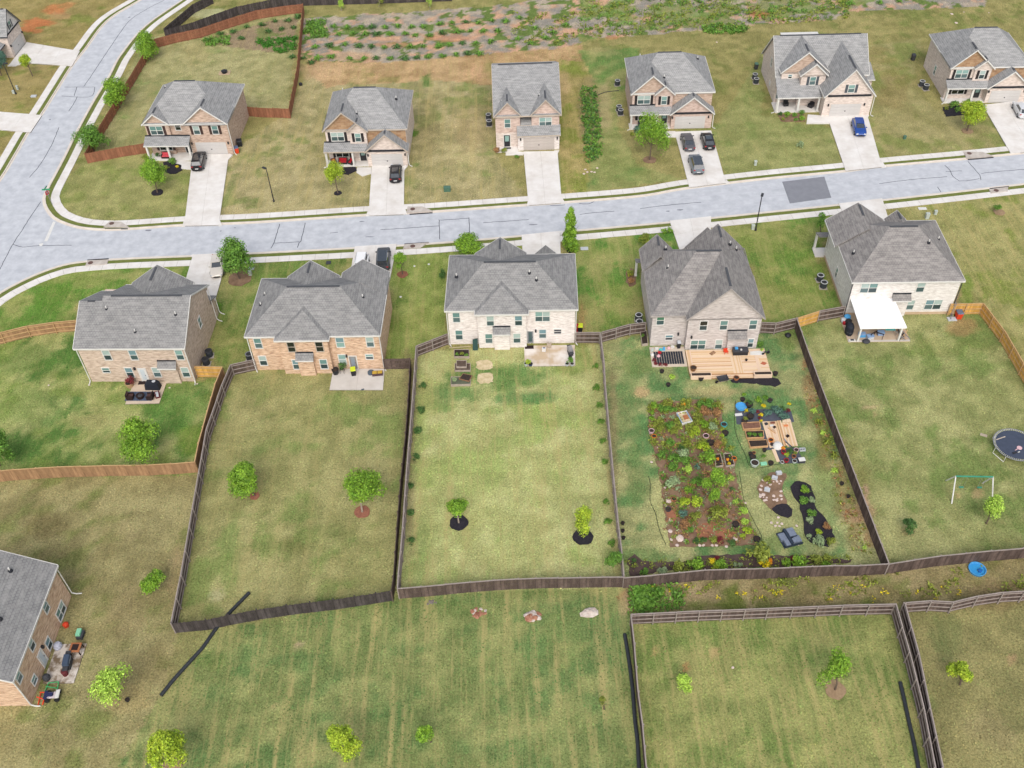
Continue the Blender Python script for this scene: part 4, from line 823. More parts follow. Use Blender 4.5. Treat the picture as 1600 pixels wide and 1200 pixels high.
fence('weathered bent fence along the top of the lower right corner yard', [(1415,942),(1455,939),(1489,941),(1527,932),(1567,926),(1600,924),(1670,917)], M_WOOD_GREY, M_CAP_GREY, 'R')
fence('red stained fence along the top of the corner lot, below the dark fence', [(236,62),(270,53),(310,45),(354,30),(400,16),(445,9),(473,6)], M_WOOD_RED, M_WOOD_RED, 'R', cap=False)
fence('red stained fence down the right side of the corner lot', [(473,6),(469,50),(464,105),(451,170),(400,168),(380,166)], M_WOOD_RED, M_WOOD_RED, 'R', cap=False)
fence('red stained fence along the pavement behind three street trees', [(236,62),(222,87),(195,132),(155,197),(132,240)], M_WOOD_RED, M_WOOD_RED, 'L', cap=False)
fence('short red stained fence joining the corner house to the pavement fence', [(132,240),(180,231),(224,224)], M_WOOD_RED, M_WOOD_RED, 'L', cap=False)
fence('black grey fence beside the curving pavement at the top', [(255,45),(300,7),(330,-8)], M_WOOD_DARK, M_WOOD_DARK, 'R', cap=False)
fence('black grey fence across the top behind the red stained one', [(257,47),(300,35),(370,10),(440,-4),(560,-7),(705,-12)], M_WOOD_DARK, M_WOOD_DARK, 'L', cap=False, jag=.04)

# black corrugated drain pipes lying on the grass
M_PIPE = mat('black_drain_pipe', (0.03,0.034,0.04), (0.02,0.022,0.026), 0.45, 4, 0.4)
def drain(label, pts, r=.19):
    pl = smooth([G(*p) for p in pts], .22); path = [(p[0],p[1],r*.75) for p in pl]
    rr = [r*(1.0 if i % 2 else .93) for i in range(len(path))]
    tag(MB().tube(path, rr, 10).make('drain_pipe', M_PIPE, smooth=False), label, 'drain pipe', 'drain pipes')
drain('black corrugated pipe running diagonally under the dark ragged fence', [(390,927),(357,961),(337,985),(318,1012),(300,1032),(273,1062),(252,1088)])
drain('black corrugated pipe just left of the striped lower right lawn fence', [(976,992),(981,1022),(985,1050),(989,1085),(992,1125),(996,1160),(999,1210)])
drain('black corrugated pipe on the striped lawn beside the double fence', [(1406,1067),(1413,1098),(1420,1130),(1428,1165),(1437,1215)])
drain('thin black hose across the grass left of the three car house', [(934,149),(944,145),(955,143),(967,142)], .07)
# ================================================================ TREES, SHRUBS, PLANTS
def leafmat(name, a, b_): return mat(name, C(*a, k=.85), C(*b_, k=.85), 0.55, 1.6, 0.3, island=0.45, trans=0.18, contrast=0.28, detail=2)
LF_BRIGHT = leafmat('bright_leaf', (138,170,52), (76,118,36)); LF_GREEN = leafmat('green_leaf', (112,148,56), (66,108,40)); LF_DARK = leafmat('dark_leaf', (84,118,58), (52,84,40))
LF_YELLOW = leafmat('yellow_green_leaf', (176,188,56), (108,142,38)); LF_SPRING = leafmat('spring_leaf', (176,200,86), (128,164,60)); LF_OLIVE = leafmat('olive_leaf', (140,150,60), (98,110,40))
LF_RED = leafmat('red_leaf', (130,52,56), (92,34,40)); LF_GOLD = leafmat('gold_leaf', (226,204,40), (190,170,30)); LF_SAGE = leafmat('sage_leaf', (160,176,130), (112,134,96)); LF_RUST = leafmat('rust_leaf', (168,128,84), (124,92,60))
LF_ORANGE = leafmat('orange_bloom', (240,170,50), (220,130,30)); LF_BLUE = leafmat('blue_green_leaf', (96,130,112), (66,98,86))
M_BARK = mat('bark', C(128,112,98), C(96,82,72), 0.95, 8, stretch=(1,1,.3)); M_STEM = mat('pale_stem', C(190,176,160), C(160,146,130), 0.95, 8)
M_MULCHR = mat('red_mulch', C(166,112,90), C(134,86,68), 1.0, 5, bump=.6, bscale=18, island=.2); M_MULCHB = mat('black_mulch', C(62,58,64), C(38,36,42), 1.0, 6, bump=.8, bscale=16); M_MULCHW = mat('brown_mulch', C(168,138,112), C(110,86,68), 1.0, .9, bump=.8, bscale=14, detail=6)
M_SOIL = mat('dark_soil', C(78,66,58), C(52,44,40), 1.0, 5, bump=.6)
def crown_mb(seed, rx, rz, n, ls, k=None, fill=.5, droop=0.0, cone=0.0):
    """crown of leaf-sized faces gathered in clumps through an uneven ellipsoid"""
    q = np.random.RandomState(seed); k = k or max(6, min(16, int(5 + rx*4)))
    d = q.normal(size=(k,3)); d /= np.linalg.norm(d,axis=1)[:,None]; d[:,2] = np.where(d[:,2] < -.5, -d[:,2], d[:,2]); d[0] = (.1,.1,1)
    cc = d*(.34 + .40*q.rand(k))[:,None]; lr = .28 + .26*q.rand(k)
    if cone:
        k = max(k, 11); zz = np.linspace(-.72,.80,k); an = np.arange(k)*2.4; s_ = 1 - cone*(zz+.72)/1.5
        cc = np.stack([.34*s_*np.cos(an), .34*s_*np.sin(an), zz], 1); lr = (.30+.10*q.rand(k))*(.35+.65*s_)
    ci = q.choice(k, n, p=lr**2/np.sum(lr**2)); m = q.normal(size=(n,3)); m /= np.linalg.norm(m,axis=1)[:,None]; m[:,2] = np.where((m[:,2] < -.25) & (q.rand(n) < .7), -m[:,2], m[:,2])
    p = cc[ci] + m*lr[ci][:,None]*(.62 + .5*q.rand(n)**1.4)[:,None]
    nr = m*.9 + q.normal(size=(n,3))*.42 + np.array([0,0,.30-droop]); nr /= np.linalg.norm(nr,axis=1)[:,None]
    t1 = np.cross(nr, q.normal(size=(n,3))); t1 /= np.linalg.norm(t1,axis=1)[:,None]; t2 = np.cross(nr, t1)
    p = p*np.array([rx,rx,rz]); a = ls*(.7+.6*q.rand(n))[:,None]
    v = np.stack([p - t1*a*.5, p + t2*a*.32 + nr*a*.08, p + t1*a*.55 - nr*a*.06, p - t2*a*.32 + nr*a*.08], 1).reshape(-1,3)
    return v, np.arange(4*n).reshape(-1,4)
def crown_data(name, m, *a, **kw):
    v, f_ = crown_mb(*a, **kw); me = bpy.data.meshes.new(name); me.from_pydata(v.tolist(), [], f_.tolist()); me.materials.append(m); return me
def mulch_ring(o, r, m, h=.07, seed=1):
    EXCL.append([(o.location.x+r*math.cos(k*.785), o.location.y+r*math.sin(k*.785)) for k in range(8)])
    q = random.Random(seed); pr = []
    inst('mulch', wmesh('mulch', (round(r,2), seed), lambda mb: mb.prism([(r*(1+q.uniform(-.09,.09))*math.cos(i*math.pi/8), r*(1+q.uniform(-.09,.09))*math.sin(i*math.pi/8)) for i in range(16)], -.05, h), m), o)
def tree(label, base, c, w_, h, leaf, dens=1.0, mulch=None, cat='tree', ls=.36, name='tree', cone=0.0, fill=.5, group=None, shrub=False, bark=None, droop=0.0):
    p = G(*base); s = mpp(*base); u = upx(*base); ca = u*s; sa = math.sqrt(max(.05, 1-ca*ca))
    rx = w_/2*s; hh = h/2*s; rz = math.sqrt(max(hh*hh - (rx*sa)**2, (.55*rx)**2))/ca; rz = min(rz, 2.2*rx)
    zc = max((base[1]-c[1])/u*.95, rz*.72); top = PX(p.x, p.y, zc); dx = (c[0]-top[0])*s; dx = max(-.8, min(.8, dx))
    o = thing(name, label, cat, p, 0, group); sd = abs(hash((round(base[0]),round(base[1])))) % 9999
    n = int(max(170, min(5200, 850*dens*(rx*rx + rx*rz)*(.36/ls)**1.3)))
    if not shrub:
        q = random.Random(sd); tr = .05 + .022*rx
        mb = MB().tube([(0,0,-.1),(dx*.2,0,zc*.4),(dx*.7,.03,zc*.8),(dx,0,zc+rz*.35)], [tr*1.3,tr,tr*.75,tr*.3], 7)
        for i in range(6):
            a = i*1.05 + q.random(); z0 = zc*.62 + q.random()*rz*.5; mb.tube([(dx*.6,0,z0),(dx*.6+.5*rx*math.cos(a),.5*rx*math.sin(a),z0+.35*rz),(dx*.6+.8*rx*math.cos(a),.8*rx*math.sin(a),z0+.55*rz)], [tr*.5,tr*.32,tr*.14], 5, False)
        mb.make('trunk', bark or M_BARK, o)
    inst('crown', crown_data('crown', leaf, sd, rx*1.27, rz*1.22, n, .78*ls*max(.5, min(.85, .5+rx*.2)), cone=cone, fill=fill, droop=droop), o, (dx,0,zc))
    if mulch: mulch_ring(o, mulch[0], mulch[1], seed=sd % 7)
    return o
M_GRASSY = mat('bare_soil', C(176,150,118), C(150,124,96), 1.0, 4, bump=.5)
tree('uppermost of the three street trees along the red pavement fence', (229,92), (228,73), 31, 35, LF_BRIGHT)
tree('middle one of the three street trees along the red pavement fence', (188,168), (181,148), 34, 43, LF_BRIGHT)
tree('dark feathery street tree at the outer corner of the red fence', (147,238), (146,219), 40, 40, LF_GREEN, ls=.32)
tree('small yellow green tree on the lawn beside the upper left driveway', (51,119), (42,97), 21, 22, LF_YELLOW, ls=.3)
tree('dark blue green tree half hiding the street lamp at the left edge', (2,118), (3,98), 22, 30, LF_BLUE, ls=.3)
tree('uneven green tree in front of the corner house porch', (246,301), (242,275), 34, 50, LF_BRIGHT, dens=1.1, mulch=(.9,M_MULCHB))
tree('slim yellow green tree in front of the porch with red cushions', (528,302), (523,275), 25, 38, LF_YELLOW, ls=.32, mulch=(.6,M_MULCHB))
tree('large round green tree in front of the three car house', (1015,250), (1019,216), 44, 66, LF_BRIGHT, dens=1.2, mulch=(1.0,M_MULCHW))
tree('yellow tree in front of the house with the silver car', (1511,205), (1517,177), 37, 40, LF_YELLOW, mulch=(.9,M_GRASSY))
tree('large dark spiky tree beside the champagne sedan', (374,436), (365,409), 46, 54, LF_GREEN, dens=1.1, ls=.42, mulch=(1.6,M_MULCHW))
tree('round green tree behind the left roof corner of the white brick house', (734,402), (731,385), 37, 32, LF_BRIGHT)
tree('tall pointed green tree between the road and the white brick house', (891,392), (891,361), 32, 62, LF_BRIGHT, dens=1.2, cone=.55, mulch=(.5,M_MULCHB))
tree('small light green tree over a red mulch ring right of the black SUV', (629,429), (626,408), 20, 23, LF_BRIGHT, ls=.3, mulch=(.75,M_MULCHR))
tree('small upright tree left of the pale brick house roof', (1281,366), (1282,347), 14, 22, LF_GREEN, ls=.3)
tree('round green tree beside the tan fence of the left back yard', (222,724), (220,690), 57, 68, LF_BRIGHT, dens=1.2)
tree('dark green tree cut by the left edge of the picture in the left back yard', (0,728), (-4,705), 36, 50, LF_GREEN)
tree('smaller round bright tree on red mulch in the second back yard', (398,775), (383,750), 48, 47, LF_BRIGHT, mulch=(.55,M_MULCHR), dens=1.1)
tree('larger round bright tree on red mulch in the second back yard', (566,800), (564,768), 59, 54, LF_BRIGHT, mulch=(.85,M_MULCHR), dens=1.3, bark=M_STEM)
tree('small round tree on a black mulch disc, left one on the central lawn', (717,817), (713,797), 34, 32, LF_BRIGHT, mulch=(1.0,M_MULCHB), bark=M_STEM)
tree('leaning sparse tree on a black mulch disc, right one on the central lawn', (911,839), (911,818), 28, 52, LF_YELLOW, mulch=(1.05,M_MULCHB), dens=.8, fill=.7)
tree('light green young tree just below the swing set', (1541,818), (1550,797), 30, 42, LF_SPRING, dens=.7, fill=.7)
tree('dark evergreen shrub on the lower left part of the trampoline yard', (1416,830), (1419,820), 23, 23, LF_DARK, shrub=True, cat='shrub', name='shrub', ls=.3)
tree('round bright shrub on the brown grass left of the grey fence', (239,919), (239,907), 34, 30, LF_BRIGHT, shrub=True, cat='shrub', name='shrub')
tree('sparse pale branching tree beside the stained patio of the corner house', (186,1095), (178,1071), 50, 44, LF_SPRING, dens=.45, fill=.8)
tree('round yellow green tree at the bottom of the big field, nearest the corner house', (268,1197), (259,1170), 50, 53, LF_YELLOW, dens=1.2, mulch=(.9,M_GRASSY))
tree('round yellow green tree at the bottom of the big field, middle of three', (543,1190), (537,1163), 39, 47, LF_YELLOW, dens=1.2)
tree('narrow green tree with a grass ring at the bottom of the big field', (674,1160), (664,1149), 27, 42, LF_BRIGHT)
tree('small light sapling on the striped lawn', (1070,1080), (1068,1065), 27, 24, LF_SPRING, dens=.8)
tree('very small thin sapling on the big field left of the straight pipe', (944,1108), (942,1096), 17, 18, LF_OLIVE, dens=.4, ls=.26)
tree('open branched green tree on a worn patch of the striped lawn', (1305,1078), (1307,1051), 42, 60, LF_BRIGHT, dens=.5, fill=.8, mulch=(.95,M_GRASSY))
tree('round yellow tree in the lower right corner yard', (1500,1070), (1498,1053), 33, 35, LF_YELLOW, dens=1.2)
tree('young tree in front of the top dark fence, left one', (533,17), (534,7), 9, 22, LF_SPRING, ls=.3, dens=.8, bark=M_STEM)
tree('bare sparse young tree in front of the top dark fence, middle one', (592,10), (594,2), 13, 16, LF_OLIVE, ls=.3, dens=.4, bark=M_STEM)
tree('young tree in front of the top dark fence, right one', (672,13), (671,2), 12, 20, LF_SPRING, ls=.3, dens=.8, bark=M_STEM)
tree('small round shrub on a bare patch in the upper right lawn', (1561,332), (1560,324), 12, 11, LF_GREEN, shrub=True, cat='shrub', name='shrub', ls=.28, mulch=(.8,M_GRASSY))
tree('round green shrub in the lower right corner of the central lawn', (956,893), (958,880), 26, 34, LF_GREEN, shrub=True, cat='shrub', name='shrub', ls=.32)
tree('dark shrub behind the small peak left of the steep roof house', (1003,383), (1008,374), 18, 16, LF_OLIVE, shrub=True, cat='shrub', name='shrub', ls=.3)
tree('dark shrub against the left side of the white brick house', (692,438), (692,437), 10, 22, LF_DARK, shrub=True, cat='shrub', name='shrub', ls=.3)
tree('green shrub at the right corner of the tan brick house by its driveway', (343,486), (343,480), 10, 14, LF_GREEN, shrub=True, cat='shrub', name='shrub', ls=.3)

# small plants: shared foliage meshes, copied
PROT = {}
def bush(kind, leaf, n=330, ls=.26):
    k = (kind, leaf.name)
    if k not in PROT:
        if kind == 'round': PROT[k] = [crown_data('foliage', leaf, 50+i, 1, .8, n, ls, fill=.55) for i in range(2)]
        elif kind == 'spiky':
            L_ = []
            for i in range(3):
                q = random.Random(i+3); mb = MB()
                for j in range(34):
                    a = q.random()*6.28; l = q.uniform(.6,1.05); e = q.uniform(.35,1.2); w_ = .07
                    d = Vector((math.cos(a),math.sin(a),0)); s_ = Vector((-d.y,d.x,0))*w_; m1 = d*l*.5*math.cos(e)*1.2 + Vector((0,0,l*.75*math.sin(e))); m2 = d*l + Vector((0,0,l*.45*math.sin(e)))
                    b0 = d*.08; mb.add([b0-s_*.6, b0+s_*.6, m1+s_, m1-s_, m2], [(0,1,2,3),(3,2,4)])
                L_.append(mb.data('foliage', leaf))
            PROT[k] = L_
    return PROT[k]
def plant(px, py, w_, leaf, label, kind='round', cat='plant', group=None, name='garden_plant', hs=1.0, z=0.0):
    p = G(px, py, z); s = mpp(px, py); r = w_/2*s; mm = bush(kind, leaf)
    o = bpy.data.objects.new(name, mm[rnd.randrange(len(mm))]); COL.objects.link(o)
    o.location = (p.x, p.y, z + (.62*r*hs if kind == 'round' else 0)); o.rotation_euler = (0,0,rnd.random()*6.28); o.scale = (r, r*rnd.uniform(.85,1.1), r*hs)
    return tag(o, label, cat, group)
# rows of clumps on the bank above the upper houses
T_ = lambda pts, ox, oy: [(ox+x/4, oy+y/4) for x, y in pts]
rows = T_([(485,150),(570,158),(660,155),(725,155),(805,158),(885,150),(970,155),(1045,152),(1150,135),(1225,128),(1310,125),(1390,125),(1475,115),(1560,120),
           (520,200),(615,195),(680,198),(755,200),(840,202),(935,198),(1000,208),(1085,208),(1165,195),(1255,185),(1340,178),(1425,180),(1510,180),
           (375,278),(465,270),(555,262),(645,275),(720,278),(800,282),(880,280),(970,275),(1045,275),(1145,270),(1210,268),(1290,255),(1375,255),(1465,248),
           (390,350),(475,342),(585,352),(680,350),(750,350),(845,350),(930,352),(1005,345),(1075,342),(1170,338),(1250,328),(1320,322),(1400,322)], 400, 0)
ORD = ['first','second','third','fourth','fifth','sixth','seventh','eighth','ninth','tenth','eleventh','twelfth','thirteenth','fourteenth']
for lo_, hi_, nm in ((0,14,'top'),(14,27,'second'),(27,41,'third'),(41,54,'bottom')):
    for i, (x, y) in enumerate(rows[lo_:hi_]): plant(x, y+5, rnd.uniform(17,25), LF_DARK if rnd.random() < .25 else LF_GREEN, 'strappy green clump, %s from the left in the %s row on the mulched bank' % (ORD[i], nm), 'spiky', 'bank plant', 'strappy clumps in rows on the bank', 'bank_plant', .8)
for x, y in T_([(1290,240),(1380,205),(1460,190),(1545,160),(1510,235)], 0, 0) + T_([(40,150),(120,125),(200,120),(260,100),(80,190),(160,175),(235,165),(230,350),(300,355),(345,385)], 400, 0):
    plant(x, y+3, rnd.uniform(15,21), LF_DARK, 'dark strappy clump planted inside and beside the red fence corner', 'spiky', 'bank plant', 'strappy clumps by the red fence corner', 'bank_plant', .8)
for x, y in T_([(45,110),(145,175),(210,235),(120,270),(40,240),(260,200),(340,150)], 800, 0) + T_([(515,20),(700,15),(820,5),(130,60),(20,70)], 1200, 0): plant(x, y+2, rnd.uniform(16,22), LF_GREEN, 'loose green clump on the weedy upper right bank', 'spiky', 'bank plant', 'loose clumps on the weedy bank', 'bank_plant', .8)
def cover(name, n, area, leaf, smin, smax, kind='stuff', test=None, hz=.5, seed=3):
    """ground cover nobody could count: many small leaves in one mesh"""
    q = np.random.RandomState(seed); P_ = []
    (x0,y0,x1,y1) = area
    while len(P_) < n:
        x, y = q.uniform(x0,x1), q.uniform(y0,y1)
        if test is None or test(x,y): P_.append(tuple(G(x,y)[:2]))
    P_ = np.array(P_); rep = 9; c = np.repeat(P_, rep, 0) + q.normal(size=(n*rep,2))*smax*.9; N_ = len(c)
    p = np.c_[c, q.rand(N_)*hz*.8+.02]; nr = q.normal(size=(N_,3))*.6 + np.array([0,0,.9]); nr /= np.linalg.norm(nr,axis=1)[:,None]
    t1 = np.cross(nr, q.normal(size=(N_,3))); t1 /= np.linalg.norm(t1,axis=1)[:,None]; t2 = np.cross(nr,t1); a = q.uniform(smin,smax,N_)[:,None]
    v = np.stack([p-t1*a, p+t2*a*.5, p+t1*a, p-t2*a*.5],1).reshape(-1,3); me = bpy.data.meshes.new(name); me.from_pydata(v.tolist(), [], np.arange(4*N_).reshape(-1,4).tolist()); me.materials.append(leaf)
    o = bpy.data.objects.new(name, me); COL.objects.link(o); o['kind'] = kind; return o
def inpx(poly):
    def t_(x, y):
        c = False; n = len(poly)
        for i in range(n):
            (xa,ya),(xb,yb) = poly[i], poly[(i+1)%n]
            if (ya > y) != (yb > y) and x < (xb-xa)*(y-ya)/(yb-ya)+xa: c = not c
        return c
    return t_
cover('ground_cover', 520, (905,-6,1330,64), LF_OLIVE, .12,.28, test=lambda x,y: y < 60-(x-920)*.075 and math.sin(x*.09+y*.3)+math.sin(x*.031-y*.17) > -.7, hz=.6)
cover('ground_cover', 330, (905,-6,1330,64), LF_GREEN, .12,.26, test=lambda x,y: y < 58-(x-920)*.075 and math.sin(x*.07+y*.4) > .0, hz=.6, seed=5)
cover('ground_cover', 130, (1095,38,1170,56), LF_GREEN, .14,.3, test=lambda x,y: ((x-1132)/36)**2+((y-46)/8)**2 < 1, hz=.5, seed=6)
cover('ground_cover', 140, (400,58,470,86), mat('vivid_leaf',C(96,158,58),C(70,126,44),.6,2,trans=.25,island=.25), .14,.3, test=inpx([(400,62),(425,60),(464,58),(462,80),(440,84),(425,78),(402,72)]), hz=.4, seed=7)
cover('ground_cover', 150, (475,30,512,62), LF_GREEN, .14,.3, test=inpx([(478,32),(508,32),(512,58),(476,62)]), hz=.5, seed=8)
cover('ground_cover', 90, (800,20,905,70), LF_OLIVE, .12,.28, test=lambda x,y: math.sin(x*.13+y*.2) > .3, hz=.5, seed=9)
cover('ground_cover', 60, (320,55,362,74), LF_GREEN, .14,.3, test=lambda x,y: ((x-332)/12)**2+((y-66)/7)**2 < 1 or ((x-352)/9)**2+((y-64)/7)**2 < 1, hz=.5, seed=10)
cover('weeds', 200, (905,135,945,256), LF_GREEN, .14,.28, test=inpx([(906,138),(930,135),(934,175),(938,208),(944,232),(934,246),(917,256),(912,210)]), hz=.35, seed=11)
cover('weeds', 110, (905,135,945,256), LF_DARK, .14,.26, test=inpx([(906,138),(930,135),(934,175),(938,208),(944,232),(934,246),(917,256),(912,210)]), hz=.4, seed=12)
cover('weeds', 210, (986,913,1072,957), LF_GREEN, .1,.24, test=lambda x,y: ((x-1008)/26)**2+((y-936)/22)**2 < 1 or (x < 1066 and math.sin(x*.5+y*.8) > .6), hz=.5, seed=13)
cover('weeds', 110, (1060,890,1600,940), LF_OLIVE, .08,.2, test=lambda x,y: y > 905-(x-1060)*.035 and y < 945-(x-1060)*.03 and math.sin(x*.05+y*.1) > .2, hz=.3, seed=14)
cover('weeds', 26, (1020,915,1500,940), LF_GOLD, .07,.14, test=lambda x,y: math.sin(x*.11)*math.sin(y*.3) > .35, hz=.4, seed=15)
# young shrubs down the fence lines of the central lawn
for i, (x, y) in enumerate([(660,603),(657,640),(654,672),(650,715),(642,759),(643,800),(643,846)]): plant(x, y+3, rnd.uniform(13,16), LF_DARK, ORD[i]+' small dark shrub from the top along the left fence of the central lawn', 'round', 'shrub', 'small shrubs along the left lawn fence', 'shrub')
for i, (x, y) in enumerate([(930,572),(932,605),(936,632),(939,658),(942,688),(944,720),(948,784),(950,814),(955,848)]): plant(x, y+3, rnd.uniform(12,15), LF_GREEN, ORD[i]+' small green shrub from the top along the right fence of the central lawn', 'round', 'shrub', 'small shrubs along the right lawn fence', 'shrub')
for i, (x, y, w_, l_) in enumerate([(1272,642,11,LF_SPRING),(1278,660,11,LF_OLIVE),(1285,676,10,LF_SPRING),(1292,692,14,LF_OLIVE),(1302,712,14,LF_OLIVE),(1303,736,11,LF_SPRING),(1350,855,8,LF_SPRING)]): plant(x, y+2, w_*1.5, l_, ORD[i]+' thin yellow green sapling from the top along the garden side of the long fence', 'spiky', 'sapling', 'saplings along the long garden fence', 'sapling', 1.6)
# foundation planting
def ragged(pp, step=.45, amp=.13):
    out = []; q = random.Random(len(pp)*7+int(pp[0].x*10)); n = len(pp)
    for i in range(n):
        a, b_ = pp[i], pp[(i+1) % n]; k = max(1, int((b_-a).length/step))
        out += [a + (b_-a)*(j/k) + Vector((q.uniform(-amp,amp), q.uniform(-amp,amp), 0)) for j in range(k)]
    return out
def bed(name, label, poly, m, h=.10, cat='flower bed', z0=0.0):
    EXCL.append([tuple(G(*p)[:2]) for p in poly]); pp = ragged([G(*p) for p in poly]); c = sum(pp, Vector())/len(pp); o = MB().prism([tuple((p-c)[:2]) for p in pp], -.05, h).make(name, m, loc=(c.x,c.y,z0)); return tag(o, label, cat)
def bed2(label, poly, m, h=.1):
    o = bed('mulch_bed', label, poly, m, h); return o
bed2('dark mulch bed in front of the corner house porch', [(255,255),(262,252),(283,258),(285,266),(276,272),(258,271)], M_MULCHB)
bed2('dark brown mulch bed with a pale edging beside the slim yellow tree', [(536,262),(556,262),(558,267),(545,273),(534,272)], M_MULCHB)
bed2('mulch bed with a stone border below the white porch posts', [(1214,179),(1256,178),(1258,190),(1222,191)], M_MULCHW)
bed2('dark mulch bed with round bushes in front of the house with the silver car', [(1472,168),(1500,165),(1508,180),(1478,182)], M_MULCHB)
for x, y, w_, l_, la in [(269,256,15,LF_GREEN,'green shrub in the middle of the corner house bed'),(262,264,9,LF_OLIVE,'low green mound in the corner house bed'),(277,262,6,LF_GOLD,'yellow flowering clump at the right end of the corner house bed'),(231,252,16,LF_OLIVE,'olive shrub left of the corner house porch'),
    (1229,183,12,LF_BRIGHT,'larger light green mound in the bed below the white porch posts'),(1241,182,10,LF_GREEN,'mid green mound in the middle of the bed below the white porch posts'),(1252,180,11,LF_GREEN,'green mound at the upper right of the bed by the white porch posts'),(1253,188,11,LF_BRIGHT,'light mound at the lower right of the bed below the white porch posts'),(1223,188,7,LF_OLIVE,'olive mound at the lower left of the bed below the white porch posts'),(1243,189,8,LF_GREEN,'small mound at the lower middle of the bed below the white porch posts'),(1219,180,9,LF_DARK,'dark mound at the upper left of the bed below the white porch posts'),
    (1490,167,16,LF_GREEN,'round dark green bush nearest the porch of the house with the silver car'),(1497,174,13,LF_GREEN,'second round bush right of the largest one before the house with the silver car'),(1478,171,8,LF_OLIVE,'small olive clump at the left of the bed before the house with the silver car'),(1511,163,12,LF_GREEN,'green bush behind the yellow tree by the porch'),
    (998,206,18,LF_BLUE,'blue grey shrub between the porch and the large round tree'),(988,212,9,LF_OLIVE,'olive shrub at the porch corner left of the large round tree'),(1250,229,14,LF_SAGE,'pale ring of sage foliage alone on the lawn of the blue car house'),
    (775,238,13,LF_RUST,'brown bare shrub at the left porch corner of the narrow house'),(788,238,12,LF_OLIVE,'green sparse shrub beside the porch of the narrow house'),(808,247,8,LF_GREEN,'small green plant at the top left of the narrow house driveway'),
    (1037,364,12,LF_BRIGHT,'left one of two bright low shrubs left of the steep roof house driveway'),(1046,363,12,LF_BRIGHT,'right one of two bright low shrubs left of the steep roof house driveway'),
    (984,430,15,LF_OLIVE,'olive shrub in the round bed left of the steep roof house'),(986,441,13,LF_RUST,'rust coloured shrub in the round bed left of the steep roof house'),(985,431,8,LF_GOLD,'yellow flowers in the round bed left of the steep roof house'),(1205,234,6,LF_DARK,'tiny weed by the lawn edge'),]:
    if 'tiny weed' in la: continue
    plant(x, y, w_, l_, la, 'round', 'shrub', name='shrub')
bed2('round mulch bed against the left wall of the steep roof house', [(978,424),(986,420),(993,424),(994,444),(984,448),(978,440)], M_MULCHW, .06)

# ---- the planted garden behind the steep roof house
BED_MAIN = [(1012,650),(1014,637),(1022,629),(1036,626),(1060,627),(1090,624),(1120,626),(1127,634),(1129,652),(1132,700),(1150,720),(1148,738),(1162,790),(1184,842),(1180,852),(1046,855),(1040,812),(1030,740),(1018,690)]
bed('garden_bed', 'big mulched vegetable and flower garden with many plants', BED_MAIN, M_MULCHW, .08, 'garden bed')
M_CLAY = mat('red_clay_soil', C(178,122,92), C(152,102,80), 1.0, 3, bump=.5)
for i, (la, poly) in enumerate([('bare red clay patch at the lower left of the garden bed', [(1040,792),(1058,794),(1056,814),(1043,816)]), ('bare red clay patch low in the middle of the garden bed', [(1086,826),(1110,814),(1132,826),(1150,834),(1140,844),(1092,842)])]): bed('clay_patch', la, poly, M_CLAY, .10, 'soil patch')
inb = inpx(BED_MAIN)
cover('ground_cover', 700, (1013,626,1132,700), LF_OLIVE, .08,.19, test=lambda x,y: inb(x,y) and math.sin(x*.23+y*.1)+math.sin(y*.2) > .2, hz=.45, seed=21)
cover('ground_cover', 260, (1013,626,1180,850), LF_RUST, .07,.16, test=lambda x,y: inb(x,y) and math.sin(x*.17-y*.2) > .3, hz=.4, seed=22)
cover('ground_cover', 240, (1013,626,1180,800), LF_GREEN, .05,.12, test=lambda x,y: inb(x,y) and math.sin(x*.19-y*.11)+math.sin(y*.13+x*.07) > .1, hz=.35, seed=25)
cover('ground_cover', 240, (1013,626,1180,850), LF_SAGE, .05,.12, test=lambda x,y: inb(x,y) and math.sin(x*.3+y*.15) > .2, hz=.3, seed=24)
cover('ground_cover', 260, (1013,680,1185,850), LF_OLIVE, .06,.14, test=lambda x,y: inb(x,y) and math.sin(x*.15+y*.21)+math.sin(y*.09-x*.12) > .3, hz=.4, seed=26)
cover('ground_cover', 200, (1013,680,1185,850), LF_GREEN, .06,.14, test=lambda x,y: inb(x,y) and math.sin(x*.21-y*.13)+math.sin(y*.17) > .7, hz=.4, seed=27)
cover('dead_leaves', 220, (1020,700,1180,850), M_MULCHR, .06,.15, test=inb, hz=.08, seed=23)
A = lambda x, y: (1010+x/10, 620+y/10)
B_ = lambda x, y: (1020+x/8.89, 735+y/8.89)
